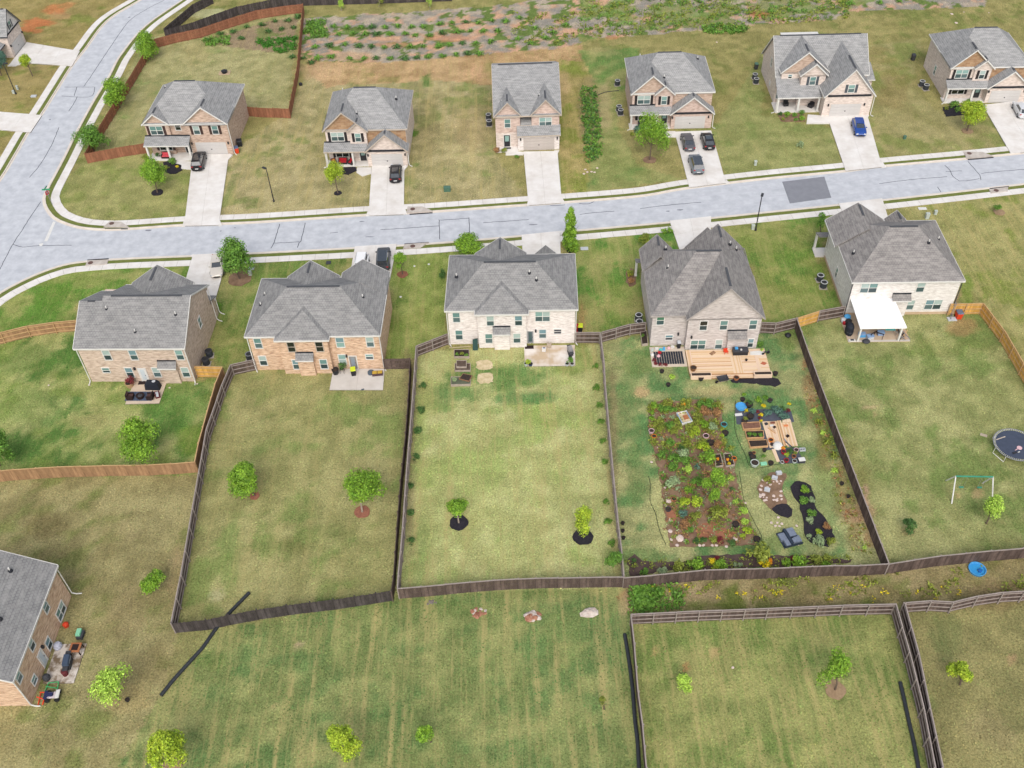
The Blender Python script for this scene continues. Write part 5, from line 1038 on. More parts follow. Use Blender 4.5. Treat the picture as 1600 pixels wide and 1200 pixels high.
gp = [(A(130,140),13,LF_BRIGHT,'round','bright bush at the top left of the garden bed'),(A(75,240),9,LF_BRIGHT,'round','second bright bush down the left edge of the garden bed'),(A(85,335),10,LF_BRIGHT,'round','third bright bush down the left edge of the garden bed'),
 (A(230,195),13,LF_GREEN,'round','leafy plant right of the bright top left bush'),(A(320,190),13,LF_GREEN,'round','leafy plant near the top, second from the bright bush'),(A(420,200),12,LF_GREEN,'round','leafy plant near the top, left of the white cold frame'),(A(240,300),11,LF_SAGE,'spiky','pale spiky plant left of the cold frame'),(A(400,300),11,LF_SAGE,'spiky','pale spiky plant just left of the cold frame'),
 (A(240,520),13,LF_OLIVE,'round','olive plant right of the pink tub'),(A(360,450),15,LF_GREEN,'round','broad olive green plant below left of the cold frame'),(A(430,540),13,LF_OLIVE,'round','olive plant below the cold frame'),(A(240,640),10,LF_SAGE,'spiky','pale plant right of the orange pot'),(A(370,710),14,LF_GREEN,'round','dark green plant in the left middle of the garden'),(A(530,790),11,LF_DARK,'round','dark round plant in the middle of the garden'),
 (A(1000,130),17,LF_GREEN,'round','feathery green plant at the top right of the garden'),(A(860,120),15,LF_GREEN,'round','feathery green plant at the top of the garden'),(A(900,240),17,LF_RUST,'round','brown seed head plant at the upper right of the garden'),(A(1060,260),17,LF_RUST,'round','large brown plant near the right edge of the garden'),(A(780,310),15,LF_OLIVE,'round','olive plant right of the cold frame'),(A(850,380),14,LF_OLIVE,'round','olive plant below the brown seed heads'),
 (A(900,440),15,LF_BRIGHT,'round','light green plant in the right middle of the garden'),(A(1030,480),15,LF_SAGE,'round','sage plant near the blue tub'),(A(760,540),17,LF_YELLOW,'round','yellow green plant between the cold frame and the pink planter'),(A(700,590),12,LF_YELLOW,'spiky','yellow spiky plant below the cold frame'),(A(560,620),11,LF_OLIVE,'spiky','olive spiky plant by the garden path'),
 (A(900,800),20,LF_YELLOW,'round','yellow green shrub above the bright feathery one'),(A(930,980),27,LF_BRIGHT,'round','bright feathery shrub left of the two flower boxes'),(A(550,900),19,LF_SAGE,'round','grey green shrub in the middle left'),(A(450,980),19,LF_GREEN,'round','green shrub in the middle left'),(A(590,1000),17,LF_GREEN,'round','broad leaved shrub right of the middle left pair'),(A(400,1090),16,LF_GREEN,'round','green shrub at the left middle edge'),(A(620,1140),16,LF_SPRING,'round','light shrub under the middle left group'),(A(230,920),15,LF_GREEN,'round','green plant near the left edge of the garden'),(A(1130,760),15,LF_RUST,'round','brown thin plant above the flower boxes'),(A(1320,790),13,LF_OLIVE,'spiky','olive tuft at the right garden edge'),(A(1180,590),8,LF_YELLOW,'round','yellow green tuft beside the black pot'),(A(790,1080),14,LF_BLUE,'spiky','blue green tuft below the bright feathery shrub'),
 (B_(290,220),25,LF_SAGE,'round','large grey green shrub at the left of the lower garden'),(B_(480,270),13,LF_BRIGHT,'round','bright upright shrub in the lower left garden'),(B_(630,170),19,LF_GREEN,'round','speckled green shrub left of the tall bright tree'),(B_(440,440),17,LF_YELLOW,'round','yellow shrub, left of a pair in the lower garden'),(B_(590,430),19,LF_YELLOW,'round','golden yellow shrub in the lower garden'),(B_(590,640),18,LF_OLIVE,'round','olive yellow shrub under the golden one'),(B_(410,600),14,LF_BLUE,'round','dark shrub with pale flowers in the lower left garden'),(B_(910,610),28,LF_OLIVE,'round','wide olive shrub in the lower right garden'),(B_(1080,100),14,LF_SPRING,'spiky','light plant right of the tall bright tree'),(B_(1150,420),14,LF_SPRING,'spiky','light plant near the right garden edge'),(B_(1085,250),7,LF_DARK,'round','tiny dark plant right of the tall bright tree'),
 (B_(1240,580),14,LF_SPRING,'round','upper light green plant at the right edge of the lower garden'),(B_(1265,700),13,LF_SPRING,'round','middle light green plant at the right edge of the lower garden'),(B_(1310,840),14,LF_YELLOW,'round','lower yellow green plant at the right edge of the garden'),(B_(1250,915),10,LF_YELLOW,'round','small yellow plant in the lower right corner of the garden'),(B_(440,760),17,LF_RUST,'round','brown and green plant at the lower left of the garden'),(B_(500,830),13,LF_GREEN,'round','green plant low at the left of the garden'),
 (B_(600,970),11,LF_DARK,'round','dark round plant in the bottom row, first from the left'),(B_(700,960),11,LF_DARK,'round','dark round plant in the bottom row, second from the left'),(B_(820,960),14,LF_OLIVE,'round','brownish plant in the bottom row, middle'),(B_(940,970),12,LF_RED,'round','dark red plant in the bottom row'),(B_(1080,1000),13,LF_DARK,'round','dark plant in the bottom row, last on the right'),(B_(460,970),9,LF_BRIGHT,'spiky','bright tuft near the white stone in the bottom left corner')]
for (x, y), w_, l_, k_, la in gp: plant(x, y+3, w_*1.18, l_, la, k_, 'plant', hs=1.0 if k_ == 'round' else 1.3)
tree('tall bright green sapling in the lower garden', (1118,783), (1115,752), 28, 34, LF_BRIGHT, ls=.34)
tree('bright sapling just below the tall one in the lower garden', (1116,800), (1115,777), 20, 26, LF_BRIGHT, ls=.32)
# border along the lower fence
bed('mulch_bed', 'dark flower border along the fence below the garden', [(980,874),(992,866),(1004,878),(1030,878),(1072,878),(1100,868),(1160,866),(1200,869),(1262,868),(1300,874),(1330,874),(1330,880),(1200,886),(1060,890),(984,900)], mat('dark_brown_mulch', C(112,92,84), C(66,56,56), 1.0, 1.2, bump=.8, bscale=14, detail=6), .06, 'flower border')
Z_ = lambda x, y: (975+x/4.85, 850+y/4.85)
for (x, y), w_, l_, la in [(Z_(155,200),13,LF_GREEN,'green shrub at the left end of the border'),(Z_(290,195),14,LF_SAGE,'sage shrub near the left end of the border'),(Z_(430,180),20,LF_OLIVE,'low dark olive shrub in the border'),(Z_(530,155),23,LF_BRIGHT,'bright round shrub in the border, left of the yellow flowers'),(Z_(662,112),10,LF_GOLD,'yellow flower ball in the border'),(Z_(735,150),19,LF_BRIGHT,'bright shrub under the yellow flower ball'),(Z_(685,165),11,LF_YELLOW,'small yellow green shrub beside the yellow flower ball'),(Z_(705,105),10,LF_RED,'dark red plant beside the yellow flower ball'),(Z_(845,140),7,LF_SAGE,'small pale mound in the border, left'),(Z_(878,140),7,LF_SAGE,'small pale mound in the border, right'),
    (Z_(1000,85),33,LF_OLIVE,'large olive bush standing over the middle of the border'),(Z_(1065,145),14,LF_GOLD,'yellow plant right of the large olive bush'),(Z_(1100,118),9,LF_ORANGE,'pale orange flower clump right of the large olive bush'),(Z_(1225,140),15,LF_BRIGHT,'bright round shrub left of the red plant in the border'),(Z_(1285,95),10,LF_RED,'red leaved plant between two bright round shrubs'),(Z_(1330,135),22,LF_BRIGHT,'largest bright round shrub right of the red plant in the border'),(Z_(1530,150),13,LF_BRIGHT,'small bright round shrub at the right end of the border'),(Z_(1440,130),18,LF_OLIVE,'thin dark shrub near the right end of the border'),(Z_(70,115),8,LF_DARK,'tiny dark shrub in the left corner of the border'),(Z_(1530,90),13,LF_OLIVE,'upright olive shrub above the right end of the border')]:
    plant(x, y+5, w_*1.3, l_, la, 'round', 'shrub', name='shrub')
# the two island beds
Q_ = lambda x, y: (1170+x/9.23, 730+y/9.23)
bed('mulch_bed', 'bean shaped stony brown island bed with a black lower end', [Q_(*p) for p in [(290,100),(400,75),(530,110),(535,160),(490,260),(500,400),(540,500),(560,560),(330,620),(240,540),(150,430),(135,300),(180,180)]], M_MULCHW, .10, 'island bed')
bed('mulch_bed', 'black mulch patch at the lower end of the stony bean shaped bed', [Q_(*p) for p in [(330,615),(400,540),(560,545),(625,620),(630,700),(560,720),(450,710)]], M_MULCHB, .13, 'mulch patch')
bed('mulch_bed', 'hourglass shaped black mulch island bed with small shrubs', [Q_(*p) for p in [(610,290),(650,220),(720,205),(830,215),(900,270),(940,380),(950,500),(980,600),(1060,690),(1140,800),(1220,960),(1235,1080),(1150,1150),(1000,1140),(890,1080),(800,960),(775,800),(760,670),(720,530),(640,420)]], M_MULCHB, .10, 'island bed')
for (x, y), w_, l_, la in [(Q_(795,330),14,LF_BRIGHT,'bright shrub at the top of the hourglass bed'),(Q_(770,470),14,LF_GREEN,'green mound second from the top of the hourglass bed'),(Q_(900,470),10,LF_SAGE,'grey tuft on the right of the hourglass bed'),(Q_(890,660),13,LF_GREEN,'low green plant at the waist of the hourglass bed'),(Q_(870,760),12,LF_SAGE,'variegated mound just under the waist of the hourglass bed'),(Q_(1005,930),10,LF_YELLOW,'yellow green plant in the lower half of the hourglass bed'),(Q_(1000,1060),17,LF_SAGE,'grey green mound at the bottom of the hourglass bed'),(Q_(865,995),8,LF_SAGE,'small grey mound at the lower left of the hourglass bed'),(Q_(1180,1060),13,LF_OLIVE,'olive mound at the lower right of the hourglass bed'),(Q_(1110,850),12,LF_RUST,'rusty low plant on the right of the hourglass bed'),(Q_(270,190),13,LF_OLIVE,'straw coloured tuft at the top of the stony bean shaped bed')]:
    plant(x, y+3, w_*1.25, l_, la, 'round', 'plant')
cover('weeds', 120, (978,866,1330,892), LF_OLIVE, .06,.14, test=lambda x,y: abs(y-(884-(x-980)*.018)) < 8, hz=.3, seed=31)
cover('dead_leaves', 110, (1255,560,1375,870), LF_RUST, .05,.12, test=lambda x,y: abs(x-(1268+(y-620)*.33)) < 12, hz=.12, seed=32)
cover('weeds', 60, (1255,560,1375,870), LF_OLIVE, .06,.14, test=lambda x,y: abs(x-(1268+(y-620)*.33)) < 15, hz=.3, seed=33)
# ================================================================ VEHICLES
M_TYRE = mat('tyre_rubber', (0.02,0.02,0.022), None, 0.8); M_RIM = mat('alloy', C(190,194,200), C(160,164,170), 0.35, 4, 0.5, metal=.6)
M_CGLASS = mat('car_glass', (0.035,0.045,0.055), (0.02,0.026,0.032), 0.05, 1.5, 0.9, coat=.6); M_LAMPW = mat('headlamp_lens', C(226,230,234), None, .15, spec=.7); M_LAMPR = mat('tail_lamp_lens', C(190,44,48), None, .2, spec=.6)
M_PLATE = mat('number_plate', C(240,240,240), None, .5); M_TRIMB = mat('black_trim', (.02,.02,.022), None, .5)
def paint(name, c): return mat('paint_'+name, c, tuple(x*.93 for x in c), .30, 1.0, .35, coat=.15)
SHAPE = {  # stations rear->front: x, half width, top z ; cabin base x0,x1 ; roof x0,x1 ; roof z ; belt z
 'sedan': ([(-2.38,.60,.62),(-2.30,.80,.86),(-1.95,.88,.98),(-1.2,.915,1.0),(0,.925,.99),(.95,.92,.98),(1.55,.90,.90),(2.05,.86,.80),(2.33,.74,.66),(2.42,.58,.55)], (-1.75,1.05), (-.95,.25), 1.44, .97),
 'hatch': ([(-2.2,.66,.72),(-2.12,.82,.95),(-1.8,.89,1.03),(-1.1,.91,1.04),(0,.92,1.02),(.9,.91,1.0),(1.5,.89,.93),(1.95,.85,.82),(2.2,.72,.68),(2.28,.56,.56)], (-2.05,1.1), (-1.35,.2), 1.50, 1.0),
 'suv':   ([(-2.36,.70,.80),(-2.30,.86,1.05),(-1.95,.93,1.12),(-1.2,.95,1.12),(0,.955,1.11),(1.0,.95,1.10),(1.65,.93,1.03),(2.1,.89,.94),(2.34,.76,.78),(2.42,.6,.62)], (-2.24,1.15), (-1.85,.35), 1.70, 1.08)}
def car(label, a, b_, c, kind, pm, roofm=None, roofglass=False):
    """a,b: picture bearings giving the heading rear->front; c: ground spot under the middle"""
    d = (G(*b_)-G(*a)).xy; p = G(*c); z0 = .155; o = thing('parked_car', label, 'car', (p.x,p.y,z0), math.atan2(d.y,d.x), 'cars parked on driveways')
    st, (cb0,cb1), (cr0,cr1), zr, zb = SHAPE[kind]; mb = MB(); vs = []; n = 10
    for x, w_, zt in st:
        lo = .22 if abs(x) < 2.1 else .32
        vs += [(x,-w_*.90,lo),(x,-w_*.985,.42),(x,-w_,.62 if zt > .75 else zt-.1),(x,-w_*.96,zt-.09),(x,-w_*.82,zt),(x,w_*.82,zt),(x,w_*.96,zt-.09),(x,w_,.62 if zt > .75 else zt-.1),(x,w_*.985,.42),(x,w_*.90,lo)]
    fs = []
    for i in range(len(st)-1):
        for k in range(n): fs.append((i*n+k, (i+1)*n+k, (i+1)*n+(k+1)%n, i*n+(k+1)%n))
    mb.add(vs, fs + [tuple(range(n)), tuple(range((len(st))*n-1, (len(st)-1)*n-1, -1))])
    wb, wr = .80*st[4][1]+.02, .70*st[4][1]
    B8 = [Vector(q) for q in [(cb0,-wb,zb-.03),(cb1,-wb,zb-.03),(cb1,wb,zb-.03),(cb0,wb,zb-.03),(cr0,-wr,zr-.05),(cr1,-wr,zr-.05),(cr1,wr,zr-.05),(cr0,wr,zr-.05)]]
    mb.add(B8, [(4,5,6,7),(0,1,5,4),(1,2,6,5),(2,3,7,6),(3,0,4,7)]); mb.make('body', pm, o, smooth=False)
    def glass(nm, ia, ib, ic, id_, ins=.07, m_=M_CGLASS, off=.012, vert=.1):
        A_, Bq, Cq, Dq = B8[ia], B8[ib], B8[ic], B8[id_]; q = lambda u, v: (A_*(1-u)+Bq*u)*(1-v) + (Dq*(1-u)+Cq*u)*v
        pts = [q(ins,vert),q(1-ins,vert),q(1-ins,1-vert*.6),q(ins,1-vert*.6)]; nr = (pts[1]-pts[0]).cross(pts[3]-pts[0]).normalized()*off
        MB().add([x_-nr*2 for x_ in pts] + [x_+nr for x_ in pts], [(3,2,1,0),(4,5,6,7),(0,1,5,4),(1,2,6,5),(2,3,7,6),(3,0,4,7)]).make(nm, m_, o)
    glass('windscreen',1,2,6,5); glass('rear_window',3,0,4,7)
    for (i1,i2,i3,i4) in ((0,1,5,4),(2,3,7,6)): glass('side_window',i1,i2,i3,i4,.10)
    l = cr1-cr0; MB().prism([(cr0-.12,-wr*.96),(cr0+.1,-wr*1.03),(cr1-.1,-wr*1.03),(cr1+.14,-wr*.94),(cr1+.14,wr*.94),(cr1-.1,wr*1.03),(cr0+.1,wr*1.03),(cr0-.12,wr*.96)], zr-.06, zr).make('roof', roofm or pm, o)
    if roofglass: MB().box(cr0+.3,cr1-.1,-wr*.72,wr*.72,zr,zr+.012).make('sunroof', M_CGLASS, o)
    if kind == 'suv':
        for s_ in (-1,1): MB().tube([(cr0,s_*wr*.95,zr+.05),(cr1,s_*wr*.95,zr+.05)], .025, 5).make('roof_rail', M_RIM, o)
    tyre = wmesh('tyre', kind, lambda m_: m_.add(*disc(.335,.11,14)), M_TYRE); rim = wmesh('rim', kind, lambda m_: m_.add(*disc(.215,.118,10)), M_RIM)
    for x in (-1.42, 1.42):
        for s_ in (-1,1):
            t_ = inst('wheel', tyre, o, (x, s_*(st[4][1]-.10), .335)); inst('rim', rim, t_)
    hw = st[-2][1]
    for s_ in (-1,1):
        MB().obox(2.26, s_*.60, st[-2][2]-.10, st[-2][2]+.04, .16, .34, -s_*.35).make('headlight', M_LAMPW, o); MB().obox(st[1][0]+.02, s_*.62, st[1][2]-.20, st[1][2]-.04, .14, .36, s_*.2).make('tail_light', M_LAMPR, o)
        MB().obox(cb1-.25, s_*(wb+.17), zb, zb+.13, .12, .20).make('mirror', pm, o)
    MB().box(st[0][0]-.02, st[0][0]+.02, -.25,.25,.52,.66).make('number_plate', M_PLATE, o); MB().box(st[-1][0]-.05, st[-1][0]+.015, -.45,.45,.34,.5).make('grille', M_TRIMB, o)
    MB().box(st[0][0]-.03, st[1][0], -.62,.62,.26,.44).make('bumper', M_TRIMB if kind == 'suv' else pm, o)
    return o
def disc(r, hw, n):
    vs = []; 
    for y in (-hw, hw):
        for rr in (r,): vs += [(rr*math.cos(6.2832*k/n), y, rr*math.sin(6.2832*k/n)) for k in range(n)]
    return vs, [tuple(range(n)), tuple(range(2*n-1,n-1,-1))] + [((k+1)%n, k, k+n, (k+1)%n+n) for k in range(n)]
P_BLACK = paint('black', (.012,.012,.016)); P_CHAR = paint('charcoal', (.05,.055,.062)); P_GUN = paint('gunmetal', (.16,.18,.20)); P_BLUE = paint('blue', (.015,.06,.26)); P_SILV = paint('silver', (.58,.59,.60)); P_CHAMP = paint('champagne', (.58,.54,.48)); P_WH = paint('white', (.78,.78,.77)); P_GREYC = paint('grey', (.09,.09,.10))
car('black SUV with a glass roof parked before the corner house garage', (310,270), (317,243), (312.5,257.5), 'suv', P_BLACK, roofglass=True)
car('black car parked before the garage of the house with brown stone gables', (618,290), (619.5,258), (619,276.5), 'hatch', P_BLACK, roofglass=True)
car('dark grey sedan, left of the two cars nearest the garage', (1078,240), (1069,209), (1074,227), 'sedan', P_GREYC)
car('black car, right of the two cars nearest the garage', (1109,239), (1100,208), (1105,226), 'hatch', P_BLACK, roofglass=True)
car('grey SUV parked behind two darker cars, nearest the road', (1091,276), (1082,246), (1087,262.5), 'suv', P_GUN, M_CGLASS)
car('blue car on the driveway of the white porch post house, nose to the road', (1333,182), (1344,219), (1340.5,205), 'hatch', P_BLUE)
car('silver car cut by the right edge of the picture', (1599,193), (1583,163), (1593,177.5), 'hatch', P_SILV)
car('champagne sedan half under the dark spiky tree', (343,405), (340,438), (341.5,421), 'sedan', P_CHAMP)
car('black SUV on the driveway behind the orange tan brick house', (598.5,424), (600.5,391), (600,411), 'suv', P_CHAR, M_CGLASS)
car('white car mostly hidden by the roof peak beside the black SUV', (569,402), (562,436), (565,424), 'suv', P_WH)

# ================================================================ STREET FURNITURE
def lamp(label, base, rz=0):
    o = thing('street_lamp', label, 'street lamp', G(*base), rz, 'street lamps')
    MB().lathe([(.16,0),(.16,.25),(.11,.35),(.085,.5),(.06,5.5),(.05,5.7)], 10).make('pole', M_BLACK, o)
    MB().box(-.05,.35,-.035,.035,5.62,5.7).make('arm', M_BLACK, o); MB().box(.05,.75,-.17,.17,5.66,5.80).make('lamp_head', M_BLACK, o); MB().box(.12,.68,-.12,.12,5.635,5.658).make('lens', M_LAMPW, o)
lamp('black street lamp on the lawn left of the brown stone gabled house', (428,315), 2.5); lamp('black street lamp on the lawn above the steep roof house', (1180.5,360), 1.2); lamp('black street lamp at the left edge with its head in a dark tree', (25,147), 0)
sg = thing('stop_sign', 'red stop sign with green street name blades on the road corner', 'street sign', G(82,320), 0)
MB().tube([(0,0,0),(0,0,2.75)], .04, 6).make('pole', M_GREY, sg)
M_SRED = mat('sign_red', C(206,40,60), None, .5); M_SGRN = mat('sign_green', C(60,170,120), None, .5)
def octo(mb, r, y0, y1):
    return mb.wallprism([(r*math.cos(math.pi/8+k*math.pi/4), 2.15+r*math.sin(math.pi/8+k*math.pi/4)) for k in range(8)], y0, y1)
def text(body, size, m, parent, loc, rot, name='lettering'):
    c_ = bpy.data.curves.new(name, 'FONT'); c_.body = body; c_.size = size; c_.align_x = 'CENTER'; c_.align_y = 'CENTER'; c_.extrude = .003; c_.materials.append(m)
    o = bpy.data.objects.new(name, c_); COL.objects.link(o); dg = bpy.context.evaluated_depsgraph_get(); me = bpy.data.meshes.new_from_object(o.evaluated_get(dg)); bpy.data.objects.remove(o)
    me.materials.clear(); me.materials.append(m); q = inst(name, me, parent, loc); q.rotation_euler = rot; return q
octo(MB(), .42, .045, .06).make('face_border', M_WHITE, sg, rz=1.0); fc = octo(MB(), .38, .04, .065).make('face', M_SRED, sg, rz=1.0)
text('STOP', .30, M_WHITE, fc, (0,.038,2.15), (math.pi/2,0,0))
MB().box(-.6,.6,-.012,.012,2.62,2.86).make('name_blade', M_SGRN, sg, rz=.1); MB().box(-.5,.5,-.012,.012,2.88,3.1).make('name_blade', M_SGRN, sg, rz=1.5)
M_UTIL = mat('utility_green', C(96,132,112), C(80,114,96), .6); M_PALEG = mat('pale_plastic', C(206,214,204), C(186,194,186), .6); M_PALEB = mat('grey_concrete_lid', C(206,210,214), None, .9)
def util(name, label, px, py, sx, sy, h, m, rz=0, top=None):
    o = thing(name, label, 'utility box', G(px,py), rz, 'utility boxes and lids on the lawns'); MB().box(-sx/2,sx/2,-sy/2,sy/2,0,h).make('housing', m, o)
    MB().box(-sx/2-.03,sx/2+.03,-sy/2-.03,sy/2+.03,h,h+.06).make('lid', top or m, o); return o
util('transformer_box','green metal transformer box on the lawn left of the narrow house driveway',699,298,1.0,.7,.6,M_UTIL); util('utility_pedestal','pale pedestal beside the black street lamp above the steep roof house',1176,358,.4,.4,.7,M_PALEG)
util('utility_pedestal','larger pale pedestal behind the right roof corner of the pale brick house',1448,341,.5,.45,.8,M_PALEG); util('utility_pedestal','smaller pale green pedestal right of the pale brick house roof',1461,335,.35,.35,.6,M_PALEG); util('ground_cover_plate','white oval ground lid near the right roof corner of the pale brick house',1441,326.5,1.1,.5,.05,M_WHITE)
util('ground_cover_plate','pale ground lid right of the tall pointed tree',913,389,1.0,.6,.06,M_PALEB); util('ground_cover_plate','small grey ground lid above the orange tan brick house roof',513.5,411,.6,.6,.06,M_DKGREY); util('utility_pedestal','white pedestal right of the large dark spiky tree',391.5,430,.4,.4,.7,M_PALEG); util('ground_cover_plate','pale blue ground lid above the white pedestal by the spiky tree',393,420,.7,.5,.05,M_PALEB)
util('utility_pedestal','white pedestal at the foot of the left edge street lamp',22,146,.35,.35,.5,M_PALEG); util('utility_pedestal','small green white pedestal just right of the left edge street lamp',28,140,.3,.3,.7,M_PALEG); util('ground_cover_plate','grey lid on the lawn right of the left edge street lamp',53,151,.9,.6,.12,M_PALEB)
util('utility_pedestal','pale pedestal on the lawn right of the three car driveway',1180,258,.35,.35,.7,M_PALEG); util('utility_pedestal','small pedestal on the lawn between the blue and silver cars',1413,217,.4,.35,.5,M_UTIL)
for x, y in [(647.5,416),(670,413),(626,464)]:
    tag(MB().lathe([(.16,0),(.16,.05),(.02,.07)],8).make('cleanout_cap', M_WHITE, loc=G(x,y)), 'small white cleanout cap on the green strip right of the orange tan brick house', 'cap', 'white caps on the green strip')
# bins
def bin_(label, px, py, body, lid, rz=0.0, w_=.62, z=0.0):
    o = thing('wheelie_bin', label, 'bin', G(px,py,z), rz, 'wheelie bins'); a = w_/2
    MB().add([(-a*.8,-a*.85,.06),(a*.8,-a*.85,.06),(a*.8,a*.85,.06),(-a*.8,a*.85,.06),(-a,-a*1.1,1.0),(a,-a*1.1,1.0),(a,a*1.15,1.0),(-a,a*1.15,1.0)], [(0,3,2,1),(4,5,6,7),(0,1,5,4),(1,2,6,5),(2,3,7,6),(3,0,4,7)]).make('body', body, o)
    MB().add([(-a*1.06,-a*1.2,1.0),(a*1.06,-a*1.2,1.0),(a*1.06,a*1.2,1.02),(-a*1.06,a*1.2,1.02),(-a*.9,-a*1.0,1.1),(a*.9,-a*1.0,1.1),(a*.9,a*1.1,1.13),(-a*.9,a*1.1,1.13)], [(0,3,2,1),(4,5,6,7),(0,1,5,4),(1,2,6,5),(2,3,7,6),(3,0,4,7)]).make('lid', lid, o)
    MB().tube([(-a*.9,a*1.3,.95),(a*.9,a*1.3,.95)], .025, 5).make('handle', M_BLACK, o)
    for s_ in (-1,1): inst('wheel', wmesh('bin_wheel',0,lambda m_: m_.add(*disc(.13,.04,10)),M_TYRE), o, (0,0,0)).matrix_local = Matrix.Translation((s_*a*.8,a*.9,.13)) @ Matrix.Rotation(math.pi/2,4,'Z')
    return o
M_ORANGE = mat('orange_red_plastic', C(238,84,50), C(222,70,42), .5); M_LIME = mat('lime_plastic', C(220,234,60), C(204,220,50), .5); M_BINK = mat('black_plastic', (.025,.026,.03), None, .5); M_BLUEP = mat('blue_plastic', C(96,180,234), C(80,160,220), .45); M_REDP = mat('red_plastic', C(190,50,58), None, .5)
bin_('orange red wheelie bin at the right front corner of the corner house', 371,239, M_ORANGE, mat('blue_grey_lid',C(98,112,140),None,.5), .3); bin_('black covered bin behind the orange red one at the corner house', 375.5,228, M_BINK, M_BINK, .2, .8)
bin_('black bin with a lime lid on the patio of the orange tan brick house', 553,586, M_BINK, M_LIME, .15); bin_('black bin with a lime lid right of the white brick house', 906.5,518, M_BINK, M_LIME, -.1); bin_('dark red bin half hidden behind the lime lidded one', 901.5,518, M_REDP, M_REDP, 0, .45); bin_('orange red bin with a grey lid beside the golden fence', 1496.5,497, M_ORANGE, mat('grey_lid',C(112,120,136),None,.5), 0, .75)
# air conditioners
M_ACB = mat('condenser_grille', C(72,76,84), C(52,56,62), .6, 30, .3, bump=.6, bscale=60, stretch=(1,1,.2))
M_ACRIM = mat('grey_white_rim', C(206,208,208), None, .6)
def ac(label, px, py, rim=M_WHITE):
    rim = M_ACRIM if rim is M_WHITE else rim
    o = thing('air_conditioner', label, 'air conditioner', G(px,py), rnd.uniform(-.2,.2), 'air conditioner units')
    MB().box(-.52,.52,-.52,.52,-.02,.05).make('pad', M_JOINT, o); MB().lathe([(.44,.07),(.46,.12),(.46,.84),(.44,.88)], 8, sx=1, sy=1).make('casing', M_ACB, o); MB().lathe([(.46,.88),(.47,.92),(.38,.94),(.37,.90)], 16).make('top_rim', rim, o); MB().lathe([(.37,.89),(.33,.91),(.05,.93)], 14).make('fan_guard', M_BLACK, o)
for l_, x, y, r_ in [('upper one of two black air conditioners right of the tan brick house',328,556,M_DKGREY),('lower one of two black air conditioners right of the tan brick house',323,569,M_DKGREY),('air conditioner between the orange tan brick house and its left fence',391,561,M_GREY),('upper white rimmed air conditioner left of the steep roof house',997.5,500,M_WHITE),('lower white rimmed air conditioner behind the fence left of the steep roof house',998.5,510,M_WHITE),('upper white rimmed air conditioner left of the pale brick house',1280.5,438,M_WHITE),('lower white rimmed air conditioner left of the pale brick house',1286,449,M_WHITE),
    ('upper air conditioner left of the narrow two gabled house',763.5,186,M_WHITE),('lower air conditioner left of the narrow two gabled house',764.5,196,M_WHITE),('upper one of the pair of air conditioners left of the three car house',967,173,M_WHITE),('lower one of the pair of air conditioners left of the three car house',969.5,179,M_WHITE),('air conditioner by the upper left wall of the three car house',964.5,133,M_WHITE),('upper one of the pair of air conditioners left of the white porch post house',1179,123,M_WHITE),('lower one of the pair of air conditioners left of the white porch post house',1181,130,M_WHITE),('left one of two large air conditioners by the house with the silver car',1439.5,134,M_WHITE),('right one of two large air conditioners by the house with the silver car',1446,140,M_WHITE)]: ac(l_, x, y, r_)
bin_('dark blue bin behind the left wall of the house with the silver car', 1426,94, M_DKGREY, M_DKGREY); bin_('dark object like a covered mower left of the white porch post house', 1181,108, M_DKGREY, M_UTIL, 0, .6)

# ================================================================ PATIOS, DECK, GARDEN FURNITURE
def patio(name, label, px4, nx, ny, m=M_CONC, z=.10):
    EXCL.append([tuple(G(*p)[:2]) for p in px4]); c4 = [G(*p) for p in px4]; bed_ = tag(MB().prism([tuple(p[:2]) for p in c4], -.1, z-.012).make(name, M_JOINT), label, 'patio'); slab_quad(bed_, c4, nx, ny, z, m); return bed_
M_STAIN = mat('stained_patio', C(222,212,200), C(134,116,94), .95, .8, .1, contrast=.07, detail=6); M_PATB = mat('pale_patio', C(228,222,214), C(196,188,178), .95, .45, .1, detail=6, contrast=.3)
patio('patio', 'concrete patio with dark outdoor seating behind the tan brick house', [(210,597),(261,597),(249,631),(196,632)], 1, 2, mat('warm_patio',C(226,206,184),C(206,186,164),.95,1)); patio('patio', 'plain pale concrete patio behind the orange tan brick house', [(521,577),(601,577),(598.5,610),(515,610)], 2, 1, M_PATB); patio('patio', 'water stained concrete patio behind the white brick house', [(819,541),(898,540),(899,572),(820,573)], 2, 1, mat('wet_patio',C(240,232,224),C(206,184,156),.95,.35,.1,contrast=.10,detail=3))
LL = lambda x, y: L1.at(x,y)
pb = [LL(*q) for q in [(6.56,-.05),(6.6,-2.94),(2.45,-2.97),(2.45,-.05)]]; bed_ = tag(MB().prism([tuple(p[:2]) for p in pb], -.1, .09).make('patio', M_JOINT), 'brown stained concrete patio behind the corner brick house', 'patio'); slab_quad(bed_, [pb[0],pb[1],pb[2],pb[3]], 1, 1, .1, M_STAIN)
M_CUSH = mat('brown_cushion', C(96,72,68), C(80,58,56), .9); M_WICK = mat('dark_wicker', C(58,44,44), C(44,34,34), .8, 20); M_MATB = mat('slate_blue_mat', C(92,104,126), C(80,92,112), .95)
